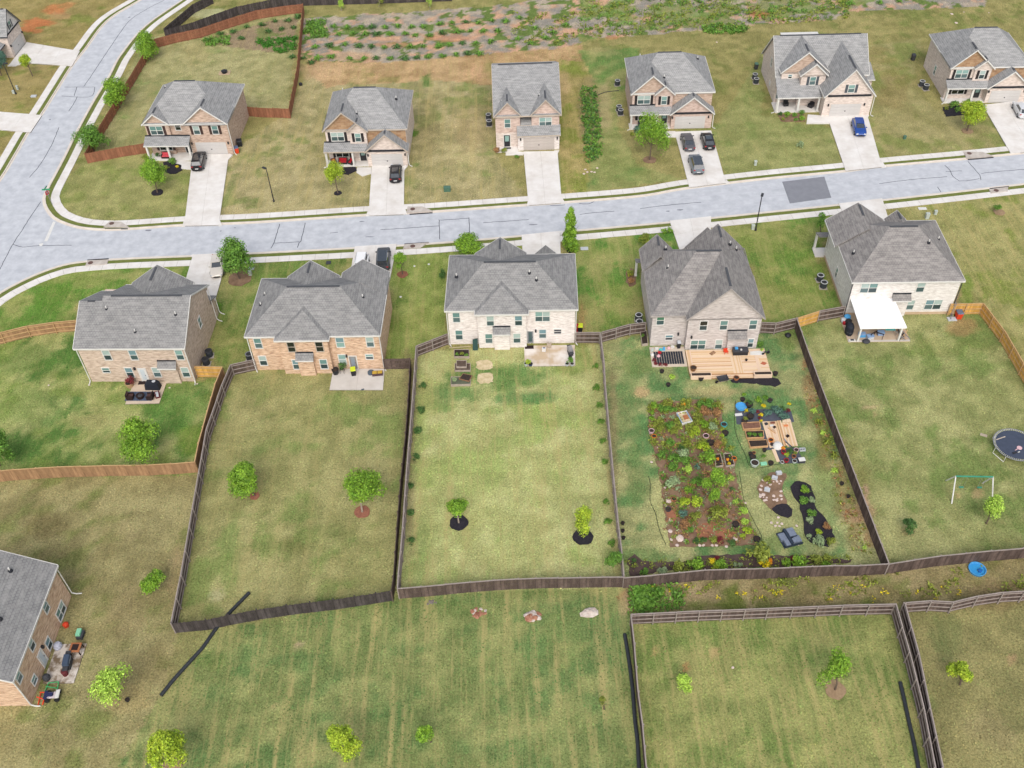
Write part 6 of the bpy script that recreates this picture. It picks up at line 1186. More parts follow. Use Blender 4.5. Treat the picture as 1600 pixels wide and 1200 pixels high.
def armchair(label, px, py, rz, cm=M_CUSH, fm=M_WICK, z=.1, s_=1.0, name='armchair', w_=.8):
    o = thing(name, label, 'outdoor seat', G(px,py,z), rz); a = w_/2*s_
    MB().box(-a,a,-.38*s_,.4*s_,.05,.34*s_).make('frame', fm, o); MB().box(-a+.12,a-.12,-.36*s_,.24*s_,.34*s_,.46*s_).make('seat_cushion', cm, o); MB().box(-a,a,.28*s_,.42*s_,.345*s_,.85*s_).make('backrest', fm, o); MB().box(-a+.12,a-.12,.2*s_,.278*s_,.465*s_,.82*s_).make('back_cushion', cm, o)
    for q in (-1,1): MB().box(*(sorted((q*a,q*(a-.11)))),-.38*s_,.278*s_,.345*s_,.6*s_).make('armrest', fm, o)
    return o
def pot(label, px, py, r, h, m, z=0.0, soil=True, name='plant_pot', cat='pot', group=None):
    o = thing(name, label, cat, G(px,py,z), 0, group); MB().lathe([(r*.74,0),(r*.8,h*.1),(r*.98,h*.9),(r*1.06,h*.9),(r*1.06,h),(r*.9,h),(r*.88,h*.86)], 14).make('pot', m, o)
    if soil: MB().lathe([(r*.88,h*.8),(r*.86,h*.9)], 12).make('soil', M_SOIL, o)
    return o
tag(MB().obox(0,0,.1,.116,3.3,1.55,-.05).make('outdoor_rug', M_MATB, loc=G(219,620)), 'slate blue rug under the dark seats behind the tan brick house', 'rug')
armchair('brown cushioned armchair at the left of the slate blue rug', 204.5,622, math.pi/2, z=.116); armchair('brown cushioned armchair at the right of the slate blue rug', 235.5,622, -math.pi/2, z=.116)
fp = thing('fire_pit', 'round dark fire pit on the slate blue rug', 'fire pit', G(220,621,.116)); MB().lathe([(.40,0),(.42,.3),(.52,.36),(.52,.42),(.36,.42),(.3,.3)],14).make('bowl', M_WICK, fp); MB().lathe([(.3,.36),(.12,.44),(.1,.5)],10).make('lid', M_DKGREY, fp)
gc = thing('covered_grill', 'black cloth covered grill with a pale dish on top behind the tan brick house', 'grill', G(240,606,.1), -.06); MB().add([(-.9,-.42,0),(.9,-.42,0),(.9,.42,0),(-.9,.42,0),(-.82,-.36,.8),(.82,-.36,.8),(.82,.36,.8),(-.82,.36,.8),(-.55,-.3,1.12),(.55,-.3,1.12),(.55,.3,1.12),(-.55,.3,1.12)],[(0,1,5,4),(1,2,6,5),(2,3,7,6),(3,0,4,7),(4,5,9,8),(5,6,10,9),(6,7,11,10),(7,4,8,11),(8,9,10,11)]).make('cover', mat('navy_cover',(.022,.026,.036),(.016,.018,.026),.7), gc); MB().lathe([(.2,1.12),(.22,1.16),(.1,1.18)],12,x=.32).make('dish', M_PALEB, gc)
pot('broad pot with a rust red plant beside the white back door', 204,604,.5,.7,mat('tan_pot',C(196,164,124),None,.8)); plant(204,598,17,LF_RED,'rust red plant in the broad pot beside the white back door',z=.6); tag(MB().box(-.5,.5,-.3,.3,.1,.115).make('doormat', M_WICK, loc=G(223,599)), 'dark doormat at the white back door of the tan brick house','doormat')
armchair('pale folding chair with a red back at the right edge of the tan brick patio', 247,620, .3, M_PALEB, mat('dark_red_frame',C(110,50,54),None,.7), s_=.8, name='folding_chair', w_=.7)
# second patio
pot('black round pot at the wall of the orange tan brick house', 525,584,.42,.75,M_BINK,z=.05); ps = thing('plant_stand','dark wire plant stand at the wall of the orange tan brick house','plant stand',G(535,582,.1))
for s_ in (-1,1):
    for q in (-1,1): MB().tube([(s_*.25,q*.25,0),(s_*.18,q*.18,.7)],.02,4).make('leg',M_BLACK,ps)
MB().box(-.25,.25,-.25,.25,.7,.74).make('shelf',M_BLACK,ps); plant(535,575,15,LF_DARK,'dark green plant on the wire stand',z=.74)
tag(MB().lathe([(.42,.1),(.42,.32),(.36,.36)],16).make('round_stool', mat('slate',C(92,104,116),None,.7), loc=G(580,584)), 'round slate coloured stool on the pale patio', 'stool')
cr = thing('storage_crate','dark crate with two golden lids on the pale patio','crate',G(590,585,.1),.08); MB().box(-.65,.65,-.3,.3,0,.36).make('box',mat('purple_brown',C(90,70,74),None,.7),cr)
for s_ in (-1,1): MB().box(*sorted((s_*.04,s_*.6)),-.25,.25,.36,.40).make('lid',mat('gold_lid',C(206,170,70),None,.6),cr)
tag(MB().obox(0,0,.1,.14,.35,.2,.3).make('hose_reel', mat('slate',C(92,104,116)), loc=G(567,609.5)), 'small slate blue item at the lower edge of the pale patio', 'garden tool')
# third patio
M_BEIGEF = mat('beige_fabric',C(196,180,160),None,.9)
ch = armchair('blue and white child seat on the water stained patio', 850,548, 3.0, mat('seat_blue',C(70,100,170),None,.7), M_WHITE, s_=.7, name='child_seat', w_=.7); armchair('beige folded chair leaning by the wall on the water stained patio', 858,541, 3.1, M_BEIGEF, M_BEIGEF, s_=.75, name='folding_chair', w_=.75)
def grill(label, px, py, rz, z=.1, m=M_BINK, big=1.0):
    o = thing('barbecue_grill', label, 'grill', G(px,py,z), rz)
    MB().box(-.45*big,.45*big,-.28,.28,.05,.72).make('cabinet', M_DKGREY, o); MB().add([(-.46*big,-.3,.72),(.46*big,-.3,.72),(.46*big,.3,.72),(-.46*big,.3,.72),(-.44*big,-.22,.98),(.44*big,-.22,.98),(.44*big,.24,1.08),(-.44*big,.24,1.08)],[(0,1,5,4),(1,2,6,5),(2,3,7,6),(3,0,4,7),(4,5,6,7)]).make('lid', m, o)
    for s_ in (-1,1): MB().box(*sorted((s_*.48*big,s_*.85*big)),-.25,.25,.74,.78).make('side_shelf', M_DKGREY, o)
    MB().tube([(-.3*big,-.36,.86),(.3*big,-.36,.86)],.02,5).make('handle', M_RIM, o); return o
grill('silver lidded grill at the right side of the water stained patio', 891,553, -1.4, m=mat('brushed_steel',C(176,176,178),None,.4,metal=.5)); pot('left pot with yellow green plant on the water stained patio', 822,571,.25,.4,M_PALEG,z=.1); pot('dark blue pot at the left front corner of the water stained patio', 829,571,.26,.32,mat('navy_pot',C(50,74,104),None,.5),z=.1); plant(825,567,11,LF_YELLOW,'yellow green plant at the left corner of the water stained patio',z=.4)
for x, la in [(886,'left white pot under the green plant at the right patio corner'),(894,'right white pot under the green plant at the right patio corner')]: pot(la,x,571,.24,.35,M_PALEB,z=.1)
plant(890,567,14,LF_GREEN,'green plant at the right front corner of the water stained patio',z=.4); pot('white topped pot just below the silver lidded grill',891,561.5,.22,.4,M_BINK,z=.1,soil=False); tag(MB().box(-.55,.55,-.3,.3,.1,.125).make('doormat',M_WICK,loc=G(827,543.5)),'brown doormat at the grey back door of the white brick house','doormat')
# raised beds behind the white brick house
def raised(label, c4, h, wood, fill=M_SOIL, t_=.06, name='raised_bed', z=0.0):
    P4 = [G(*p) for p in c4]; c_ = sum(P4, Vector())/4; o = thing(name, label, 'raised bed', (c_.x,c_.y,z)); q = [(p-c_).xy for p in P4]
    for i in range(4):
        a, b_ = q[i], q[(i+1)%4]; d = b_-a; m_ = (a+b_)/2; MB().obox(m_.x,m_.y,0,h+(.004 if i%2 else 0),d.length+(t_ if i%2 else -t_),t_,math.atan2(d.y,d.x)).make('board', wood, o)
    MB().prism([tuple(p*.97) for p in q], 0, h*.82).make('soil', fill, o); return o
M_OLDW = mat('grey_board',C(196,182,166),C(170,154,140),.95,3)
M_BEDSOIL = mat('bed_soil',C(116,98,86),C(80,68,60),1.0,4,bump=.6)
raised('raised bed nearest the wall, full of dark soil', [(710,549),(733,549),(733,560),(710,560)], .35, M_OLDW); raised('middle raised bed with an inner box, behind the white brick house', [(711,570),(735,570),(735,581),(711,581)], .3, M_OLDW, M_BEDSOIL); raised('upper inner box standing in the middle raised bed', [(714,568),(729,568),(729,578),(714,578)], .25, M_OLDW, mat('bed_soil',C(116,98,86)), z=.32); raised('lowest raised bed with grey green soil, behind the white brick house', [(705,592),(736,591),(735,603),(705,604)], .35, M_OLDW, mat('mossy_soil',C(112,120,96),C(90,92,80),1)); raised('tilted brown frame lying on the lowest raised bed', [(724,588),(738,591),(733,600),(718,596)], .15, mat('brown_board',C(158,120,92),None,.9), z=.36)
tag(MB().box(-1.35,1.35,-.05,.05,.25,.32).make('plank', mat('pale_plank',C(204,190,150),None,.9), loc=G(719,545), rz=.05),'pale plank lying on the grass above the top raised bed','plank')
M_SAND = mat('pale_sand',C(228,208,172),C(198,180,136),1,1.6,contrast=.12); 
for la, x, y in [('upper pale sand square on the green lawn',756.5,570),('lower pale sand square on the green lawn',758.5,591)]: tag(MB().prism([(1.05*math.copysign(abs(math.cos(k*.314))**.6,math.cos(k*.314))*rnd.uniform(.8,1.1), .95*math.copysign(abs(math.sin(k*.314))**.6,math.sin(k*.314))*rnd.uniform(.8,1.1)) for k in range(20)],-.02,.015).make('sand_patch',M_SAND,loc=G(x,y)),la,'sand patch')
for x, y, w_, l_, la in [(714,555,7,LF_GREEN,'left small seedling in the raised bed nearest the wall'),(722,554,8,LF_OLIVE,'middle small seedling in the raised bed nearest the wall'),(729,556,7,LF_GREEN,'right small seedling in the raised bed nearest the wall'),(711,595,10,LF_SAGE,'sage tuft at the left end of the lowest raised bed behind the white brick house')]: plant(x, y, w_, l_, la, z=.3)
fh = thing('folded_gate','dark green folded frame leaning in the wall corner of the white brick house','folded frame',G(743,548)); 
for s_ in (0,.12): MB().add([(-.35,s_,0),(.3,s_+.05,0),(.35,.5+s_,1.5),(-.3,.45+s_,1.4)],[(0,1,2,3)]).add([(-.35,s_+.03,0),(.3,s_+.08,0),(.35,.53+s_,1.5),(-.3,.48+s_,1.4)],[(3,2,1,0)]).make('leaf_frame',mat('dark_teal',C(56,84,80),None,.7),fh)

# the timber deck behind the steep roof house
DK = thing('timber_deck','new pine deck with planters behind the steep roof house','deck',B4.o.location,B4.rz)
MB().box(.3,10.05,-4.35,-.1,-.1,.30).make('frame', mat('deck_joist',C(196,146,96),None,.9), DK); MB().box(2.9,7.9,-4.95,-4.38,-.1,.16).make('step', mat('deck_joist',C(196,146,96)), DK)
PL = [mat('pine_plank_%s' % n_, C(*c_), tuple(x*.9 for x in C(*c_)), .85, 2.5, stretch=(1,6,1)) for n_, c_ in (('pale',(246,218,184)),('warm',(236,198,154)),('rose',(244,214,186)),('dark',(212,164,118)))]
def planks(x0,x1,y0,y1,along,w_=.142):
    n_ = max(1,int(round(((y1-y0) if along == 'x' else (x1-x0))/w_)))
    for i in range(n_):
        m_ = PL[rnd.choice([0,0,0,1,1,2,2,3 if rnd.random() < .3 else 0])]; z1 = .34+rnd.uniform(-.003,.003)
        if along == 'x': a = y0+(y1-y0)*i/n_; mb = MB().box(x0,x1,a+.004,a+(y1-y0)/n_-.004,.30,z1)
        else: a = x0+(x1-x0)*i/n_; mb = MB().box(a+.004,a+(x1-x0)/n_-.004,y0,y1,.30,z1)
        mb.make('plank', m_, DK)
planks(.3,.9,-4.35,-.1,'y'); planks(.905,5.6,-4.35,-.1,'x'); planks(5.605,6.9,-4.35,-.1,'y'); planks(6.905,8.6,-4.35,-.1,'x'); planks(8.605,9.05,-4.35,-.1,'y'); planks(9.055,10.05,-4.35,-.1,'x')
for i in range(4): MB().box(2.9,7.9,-4.95+i*.142,-4.82+i*.142,.16,.20).make('plank', PL[i%3], DK)
for la, x0, x1 in [('left planter box',.35,2.85),('right planter box',7.95,10.1)]:
    for bx_ in ((x0,x1,-4.98,-4.90),(x0,x1,-4.46,-4.38),(x0,x0+.1,-4.897,-4.463),(x1-.1,x1,-4.897,-4.463)): MB().box(*bx_,-.05,.62).make('planter_board', PL[2], DK)
    MB().box(x0+.1,x1-.1,-4.9,-4.46,-.05,.605).make('planter_soil', M_SOIL, DK)
BA = lambda x, y, z=0: B4.at(x,y,z)
def put(name, label, cat, x, y, z, rz=0): return thing(name, label, cat, BA(x,y,z), B4.rz+rz)
cg = put('covered_box','black storage trunk with blue and white things on it, on the deck','storage trunk',6.9,-.85,.34); MB().box(-.9,.9,-.4,.4,0,.55).make('body',M_BINK,cg); MB().box(-.94,.94,-.43,.43,.55,.68).make('lid',M_DKGREY,cg); tag(MB().obox(0,0,0,.2,.35,.3).make('small_blue_box',M_BLUEP,loc=BA(6.4,-.75,1.02)),'small blue box on the black trunk','box'); tag(MB().lathe([(.12,0),(.12,.12)],10).make('white_tub',M_WHITE,loc=BA(6.95,-1.0,1.02)),'small white tub on the black trunk','tub')
rc = put('red_stool','small orange red stool on the deck','stool',5.15,-.8,.34,.2); MB().box(-.25,.25,-.22,.22,.3,.36).make('seat',M_ORANGE,rc)
for s_ in (-1,1):
    for q in (-1,1): MB().tube([(s_*.22,q*.19,0),(s_*.2,q*.17,.3)],.03,4).make('leg',M_ORANGE,rc)
MB().box(-.25,.25,.2,.26,.36,.62).make('back',M_ORANGE,rc)
pl_ = put('pallet','small dark wooden frame lying on the deck','pallet',3.55,-.8,.345,.7)
for i in (-1,0,1): MB().box(-.35,.35,i*.16-.04,i*.16+.04,0,.06).make('slat',mat('brown_board',C(158,120,92)),pl_)
MB().box(-.35,-.28,-.2,.2,.06,.1).box(.28,.35,-.2,.2,.06,.1).make('batten',mat('brown_board',C(158,120,92)),pl_)
tag(MB().prism([(-.9,-.3),(.7,-.4),(.9,.1),(.3,.4),(-.8,.3)],0,.03).make('white_sheet',M_WHITE,loc=BA(9.0,-.9,.345)),'white sheet lying on the right of the deck','sheet'); pot('brown planter barrel at the left corner of the deck',1083,578,.38,.45,mat('barrel',C(140,100,66),None,.9),z=.34)
bk = put('mini_bike','small dark tricycle on the right end of the deck','tricycle',10.0,-1.1,.345,.3)
for x_,r_ in ((-.35,.16),(.35,.2)): inst('wheel',wmesh('trike_wheel',r_,lambda m_: m_.add(*disc(r_,.05,12)),M_TYRE),bk,(x_,0,r_))
MB().tube([(-.35,0,.2),(.1,0,.35),(.35,0,.5)],.04,5).make('frame',M_DKGREY,bk); MB().tube([(.35,-.25,.6),(.35,.25,.6)],.025,5).make('handlebar',M_DKGREY,bk); MB().box(-.2,.05,-.1,.1,.36,.42).make('seat',M_BLACK,bk)
pot('small black pot in the middle of the deck',1166,563.5,.16,.2,M_BINK,z=.34); tag(MB().prism([(.4*math.cos(k)*rnd.uniform(.5,1.1),.3*math.sin(k)*rnd.uniform(.5,1.1)) for k in [i*.63 for i in range(10)]],0,.02).make('leaf_litter',mat('rust_litter',C(196,112,84),None,1),loc=BA(9.5,-2.7,.345)),'small rust coloured litter patch on the right of the deck','litter')
MT = put('rubber_mat','black interlocking tile mat with white joints by the steep roof house','tile mat',-3.9,-2.55,.06); MB().box(-.15,4.15,-.15,3.35,-.06,.05).make('base',mat('sand_slab',C(222,206,186),None,.95),MT)
tm = wmesh('tile',0,lambda m_: m_.box(0,.25,0,.23,0,.05),mat('black_rubber',C(60,64,74),C(48,52,60),.8))
for i in range(12):
    for j in range(8): inst('tile',tm,MT,(.25+i*.302,.25+j*.28,.05))
TOY = [M_WHITE,M_BLUEP,M_REDP,mat('pink_plastic',C(240,190,196),None,.5),mat('teal_plastic',C(90,200,196),None,.5),M_PALEG]
for i,(x,y,m_,la) in enumerate([(-3.2,.35,0,'white toy at the far left of the black tile mat'),(-2.7,.2,4,'teal toy on the black tile mat'),(-2.3,.3,1,'blue toy on the black tile mat'),(-1.7,.45,3,'pink toy at the wall edge of the black tile mat'),(-2.9,-.35,2,'red toy on the black tile mat'),(-3.1,-.95,3,'pale pink disc on the black tile mat'),(-3.75,.1,5,'pale box at the left edge of the black tile mat'),(-3.85,-.7,0,'white tub at the left edge of the black tile mat'),(-1.2,.6,0,'white bag at the wall by the black tile mat')]):
    z_ = .11; mb = MB(); (mb.lathe([(.2,0),(.24,.12),(.12,.3),(.03,.34)],9) if i%2 else mb.obox(0,0,0,.28,.42,.3,i*.7)); tag(mb.make('toy',TOY[m_],loc=BA(x,y,z_)),la,'toy')
for x,y,la in [(-3.6,-2.2,'red leaved pot plant at the lower left of the tile mat'),(-3.0,-2.5,'second red leaved pot plant below the tile mat'),(-2.4,-2.5,'third red leaved pot plant below the tile mat'),(-3.7,-1.6,'upper red leaved pot plant left of the tile mat')]:
    p_ = BA(x,y); u_ = PX(p_.x,p_.y); plant(u_[0],u_[1],8,LF_RED,la,'round','plant',name='pot_plant')
bin_('small black bin in the wall corner by the black tile mat',1060,544,M_BINK,M_PALEB,0,.45)
bed('mulch_bed','black mulch strip in front of the timber deck',[(1141,594),(1160,590),(1205,589),(1216,592),(1219,600),(1212,604),(1195,602),(1165,598),(1144,598)],M_MULCHB,.06,'flower bed')
wb_ = thing('wheelbarrow','black wheelbarrow standing at the front of the deck','wheelbarrow',G(1129,597),.2); MB().add([(-.5,-.3,.45),(.4,-.3,.45),(.4,.3,.45),(-.5,.3,.45),(-.75,-.42,.75),(.6,-.42,.75),(.6,.42,.75),(-.75,.42,.75)],[(0,3,2,1),(0,1,5,4),(1,2,6,5),(2,3,7,6),(3,0,4,7)]).make('tray',M_DKGREY,wb_); inst('wheel',wmesh('barrow_wheel',0,lambda m_: m_.add(*disc(.2,.05,12)),M_TYRE),wb_,(-.75,0,.2))
for s_ in (-1,1): MB().tube([(-.75,s_*.12,.2),(.3,s_*.28,.42),(1.1,s_*.3,.55)],.025,5).make('handle',M_OLDW,wb_); MB().tube([(.4,s_*.25,.42),(.45,s_*.25,0)],.025,5).make('leg',M_BLACK,wb_)
pot('black pot in front of the left planter of the deck',1095,594,.3,.4,M_BINK); pot('terracotta pot lying on the black mulch strip',1150,593,.34,.4,mat('terracotta',C(186,120,80),None,.8)); pot('black pot on the grass left of the deck',1034,582,.27,.35,M_BINK); pot('black pot on the grass below the young light plant',1044,603,.27,.35,M_BINK); plant(1050,592,13,LF_SPRING,'light green plant on the grass left of the deck'); pot('small black tub behind the right corner of the deck',1211,586,.3,.4,M_BINK)
raised('narrow planter against the left wall of the steep roof house',[(1000,520),(1010,520),(1012,540),(1003,541)],.4,M_OLDW); plant(1004,528,9,LF_GREEN,'green plant in the narrow wall planter left of the steep roof house'); plant(1187,540,12,LF_GREEN,'upper green plant at the right wall corner of the steep roof house'); plant(1190,549,9,LF_SPRING,'lower light plant at the right wall corner of the steep roof house'); tag(MB().lathe([(.35,0),(.4,.2),(.2,.4)],12).make('black_tub',M_BINK,loc=G(1231,525)),'black tub by the fence between the steep roof and pale brick houses','tub')
# ---- garden workshop corner: weed cloth, beds, pallets of boards
S3 = lambda x, y: (1140+x/10, 615+y/10)
tag(MB().prism([tuple((G(*S3(*p))-G(1200,670))[:2]) for p in [(85,240),(420,250),(520,240),(960,270),(1010,440),(960,450),(820,420),(490,440),(570,650),(640,850),(1040,850),(1180,1090),(780,1090),(660,880),(560,880),(480,500),(110,480)]],0,.012).make('weed_cloth',mat('weed_cloth',C(96,100,112),C(80,84,94),.9,2),loc=G(1200,670)),'black weed cloth under the pots and boards of the garden corner','ground sheet')
M_BEDW = mat('bed_board',C(226,182,136),C(206,160,112),.9,3)
raised('top raised bed of three with brown soil, in the garden corner',[S3(185,480),S3(460,465),S3(480,560),S3(215,580)],.3,M_BEDW,mat('crumbly_soil',C(150,108,88),C(112,84,70),1,4,bump=.6)); raised('middle raised bed of three full of green herbs',[S3(240,610),S3(520,600),S3(530,705),S3(265,715)],.3,M_BEDW); raised('lowest raised bed of three with dark soil',[S3(285,755),S3(570,745),S3(595,840),S3(320,860)],.3,M_BEDW)
for x,la in [(310,'left'),(390,'middle'),(470,'right')]: plant(*S3(x,660),9,LF_GREEN,la+' green herb clump in the middle raised bed',z=.25)
def boards(label,c4,n,wood,z=.0,h=.09):
    P4=[G(*S3(*p)) for p in c4]; c_=sum(P4,Vector())/4; o=thing('board_platform',label,'platform',(c_.x,c_.y,z)); A_,B2_,C2_,D2_=[(p-c_).xy for p in P4]
    for i in range(n):
        u0,u1=(i+.04)/n,(i+.96)/n; MB().prism([tuple(A_*(1-u0)+B2_*u0),tuple(A_*(1-u1)+B2_*u1),tuple(D2_*(1-u1)+C2_*u1),tuple(D2_*(1-u0)+C2_*u0)],.0,h+rnd.uniform(-.01,.01)).make('plank',wood[i%len(wood)],o)
    return o
boards('left board platform with tools, in the garden corner',[(505,445),(730,435),(830,830),(625,850)],8,[PL[0],PL[2],PL[0],PL[1]]); boards('middle loose boards between the two platforms of the garden corner',[(735,435),(800,430),(900,810),(840,830)],3,[PL[1],PL[3],PL[0]],h=.14); boards('right golden board platform in the garden corner',[(810,470),(960,455),(1065,820),(900,835)],6,[PL[1],PL[0]],h=.12); boards('pale plank across the top of the golden platform',[(820,425),(940,405),(962,450),(820,465)],2,[PL[0]],h=.17); boards('short pale plank below the left board platform',[(655,875),(710,870),(785,1065),(735,1070)],2,[PL[0]])
for (x,y),sx,sy,h_,a_,m_,la in [(S3(570,480),.3,.25,.2,.3,M_DKGREY,'dark power tool at the top of the left board platform'),(S3(655,500),.45,.25,.05,.2,M_WHITE,'white sheet at the top of the left board platform'),(S3(700,530),.25,.2,.16,.5,M_WICK,'small brown box right of the white sheet on the boards'),(S3(660,580),1.1,.1,.06,-.9,M_BEDW,'loose batten lying across the left board platform'),(S3(670,460),.5,.22,.14,.0,mat('rust_box',C(150,96,76),None,.8),'rust coloured case at the top of the left board platform'),(S3(880,500),.5,.3,.03,.1,mat('orange_cloth',C(240,150,96),None,.9),'orange cloth on the golden board platform'),(S3(905,670),.3,.28,.18,.6,M_WICK,'dark brown tool on the golden board platform'),(S3(900,770),.12,1.3,.05,.35,M_RIM,'metal rods on the golden board platform'),(S3(930,800),.1,1.1,.05,.6,M_DKGREY,'dark rods beside the metal rods on the golden platform')]:
    tag(MB().obox(0,0,0,h_,sx,sy,a_).obox(sx*.2,0,h_,h_*1.3,sx*.4,sy*.5,a_).make('tool',m_,loc=G(x,y,.14)),la,'tool')
tag(MB().lathe([(.55,0),(.6,.12),(.45,.4),(.1,.52)],16).make('white_dome',M_WHITE,loc=G(*S3(750,830))),'round white covered tub at the front of the boards','tub')
tag(MB().lathe([(.62,0),(.66,.22),(.6,.22),(.58,.06)],18).make('paddling_pool',M_BLUEP,loc=G(*S3(178,215))),'small bright blue basin at the top left of the weed cloth','basin')
M_TERR = mat('terracotta',C(186,120,80),None,.8); M_ORP = mat('orange_pot',C(240,140,50),None,.6); M_TEAL = mat('teal_pot',C(80,176,180),None,.5); M_PINKP = mat('pink_pot',C(236,196,200),None,.6)
for (x,y),r_,h_,m_,la in [(S3(200,90),.28,.35,M_BINK,'black pot at the top of the garden corner'),(S3(300,180),.42,.4,M_BINK,'large black tub right of the blue basin'),(S3(625,105),.3,.35,M_DKGREY,'grey pot at the top middle of the garden corner'),(S3(320,360),.42,.4,M_BINK,'black pot with a dark shrub on the weed cloth'),(S3(230,430),.34,.3,M_BINK,'lower left black pot on the weed cloth'),
   (S3(640,730),.28,.35,M_ORP,'orange pot on the left board platform'),(S3(320,940),.22,.35,M_BINK,'left black pot below the raised beds'),(S3(358,1000),.34,.4,M_BINK,'large black pot below the raised beds'),(S3(375,925),.2,.3,M_TERR,'small brown pot below the raised beds'),(S3(540,880),.24,.3,M_BINK,'small black pot right of the lowest raised bed'),(S3(385,1100),.46,.5,M_PALEG,'large pale tub below the raised beds'),(S3(640,1085),.3,.35,M_BINK,'black pot left of the short pale plank'),(S3(835,915),.26,.4,M_REDP,'red pot on the lower weed cloth'),(S3(880,1045),.26,.35,M_REDP,'second red pot at the lower edge of the weed cloth'),(S3(1035,890),.28,.4,M_PINKP,'pink white pot at the right of the lower weed cloth'),(S3(1000,980),.24,.3,M_TERR,'terracotta pot on the lower weed cloth'),(S3(1010,1055),.26,.3,M_PALEG,'pale green pot at the lower right of the weed cloth'),(S3(820,1065),.2,.2,M_WHITE,'white dish at the lower edge of the weed cloth'),
   (S3(660,790),.22,.25,M_DKGREY,'grey pot beside the white covered tub'),(S3(65,1020),.26,.4,M_ORP,'orange pot at the right edge of the garden bed'),((1017.5,675),.32,.5,M_PINKP,'pink tub at the left edge of the garden bed'),((1021.5,683),.28,.45,M_ORP,'orange pot at the left edge of the garden bed, below the pink tub'),((1102.5,683),.34,.5,M_PINKP,'pink planter in the middle of the garden bed'),((1110,692),.38,.4,M_BINK,'black pots clustered below the pink planter'),((1130.5,665),.36,.5,M_TEAL,'teal tub with a white rim at the right edge of the garden bed'),((1133,677),.36,.4,M_BINK,'black pot below the teal tub'),((1149,820),.36,.4,M_BINK,'black pot alone on the lower garden mulch'),((1182,843),.36,.4,M_BINK,'black pot in the lower right corner of the garden bed'),((1044,796),.3,.35,M_DKGREY,'grey pot among white stones at the left garden edge'),((1052.5,780),.28,.3,M_TERR,'brown pot at the left garden edge'),((973,817),.2,.3,M_BINK,'upper black pot at the foot of the garden fence'),((973,829),.2,.3,M_BINK,'middle black pot at the foot of the garden fence'),((974,840),.2,.3,M_BINK,'lower black pot at the foot of the garden fence'),((1315,755),.22,.3,M_BINK,'upper black pot in the sapling row by the long fence'),((1325,775),.2,.3,M_BINK,'lower black pot in the sapling row by the long fence')]: pot(la,x,y+2,r_,h_,m_)
for (x,y),w_,l_,la in [(S3(310,150),12,LF_DARK,'dark plant in the large black tub'),(S3(445,110),13,LF_BRIGHT,'bright plant at the top of the garden corner'),(S3(560,70),12,LF_GREEN,'green plant at the top of the garden corner'),(S3(340,300),14,LF_BLUE,'dark blue green shrub on the weed cloth'),(S3(255,270),8,LF_GOLD,'yellow flowers on the weed cloth, left'),(S3(250,390),9,LF_OLIVE,'olive plant at the left of the weed cloth'),(S3(445,280),7,LF_RED,'red flowers in the row left of the cabbages'),(S3(480,330),8,LF_GOLD,'yellow flowers in the row left of the cabbages'),(S3(465,370),6,LF_RED,'lower red flowers in the row left of the cabbages'),(S3(490,415),6,LF_GOLD,'lower yellow flowers in the row left of the cabbages'),(S3(590,310),15,LF_BLUE,'left broad blue green cabbage plant'),(S3(700,240),14,LF_BLUE,'upper broad blue green cabbage plant'),(S3(760,310),17,LF_BLUE,'middle broad blue green cabbage plant'),(S3(830,360),15,LF_BLUE,'lower broad blue green cabbage plant'),(S3(820,240),10,LF_DARK,'dark plant above the cabbages'),(S3(905,270),9,LF_RED,'red plant right of the cabbages'),(S3(900,360),10,LF_BLUE,'right broad blue green cabbage plant'),(S3(930,155),7,LF_GOLD,'yellow plant at the top right of the garden corner'),(S3(530,190),9,LF_GOLD,'yellow plant at the top of the weed cloth'),(S3(225,10),8,LF_BRIGHT,'small bright plant above the blue basin'),
   (S3(830,850),9,LF_ORANGE,'orange flowers on the lower weed cloth'),(S3(885,950),9,LF_YELLOW,'yellow green plant on the lower weed cloth'),(S3(940,900),11,LF_DARK,'dark plant on the lower weed cloth'),(S3(1010,930),9,LF_OLIVE,'olive plant on the lower weed cloth'),(S3(530,970),8,LF_GREEN,'small plant below the raised beds'),((1022,667),7,LF_RED,'red flowers near the pink tub'),((1038,656),6,LF_RED,'red flowers left of the cold frame'),((1068,632),8,LF_ORANGE,'orange flowers at the top of the garden bed')]: plant(x,y+2,w_,l_,la,'round','plant')
cf = thing('cold_frame','white and blue wooden cold frame in the garden bed','cold frame',G(1069,655),.25)
for bx_ in ((-.65,.65,-.9,-.8),(-.65,.65,.8,.9),(-.65,-.55,-.797,.797),(.55,.65,-.797,.797)): MB().box(*bx_,0,.4).make('board',M_WHITE if bx_[3]<0 or bx_[2]>0 else mat('pale_blue_board',C(170,190,210),None,.8),cf)
MB().box(-.55,.55,-.8,.8,0,.25).make('soil',M_SAND,cf); MB().box(-.1,.45,-.3,.3,.25,.34).make('brick_stack',M_TERR,cf)
raised('left one of two flower boxes in the garden bed',[(1116,713),(1125,712),(1129,730),(1118,732)],.35,M_OLDW); raised('right one of two flower boxes in the garden bed',[(1130,712),(1142,711),(1147,729),(1134,731)],.35,M_OLDW)
for x,y,l_,la in [(1121,718,LF_ORANGE,'orange flowers in the left flower box'),(1136,719,LF_ORANGE,'upper orange flowers in the right flower box'),(1139,725,LF_GOLD,'lower golden flowers in the right flower box')]: plant(x,y,6,l_,la,z=.3)
def stone_mesh(seed):
    q=random.Random(seed); mb=MB(); mb.lathe([(.62,-.1),(.95,.1),(.8,.42),(.35,.6),(.05,.62)],9); mb.v=[(x*q.uniform(.8,1.15),y*q.uniform(.8,1.15),z*q.uniform(.8,1.1)) for x,y,z in mb.v]; return mb
M_STONE=mat('white_quartz',C(236,222,214),C(206,178,162),.9,3); SM=[stone_mesh(i).data('stone',M_STONE) for i in range(4)]
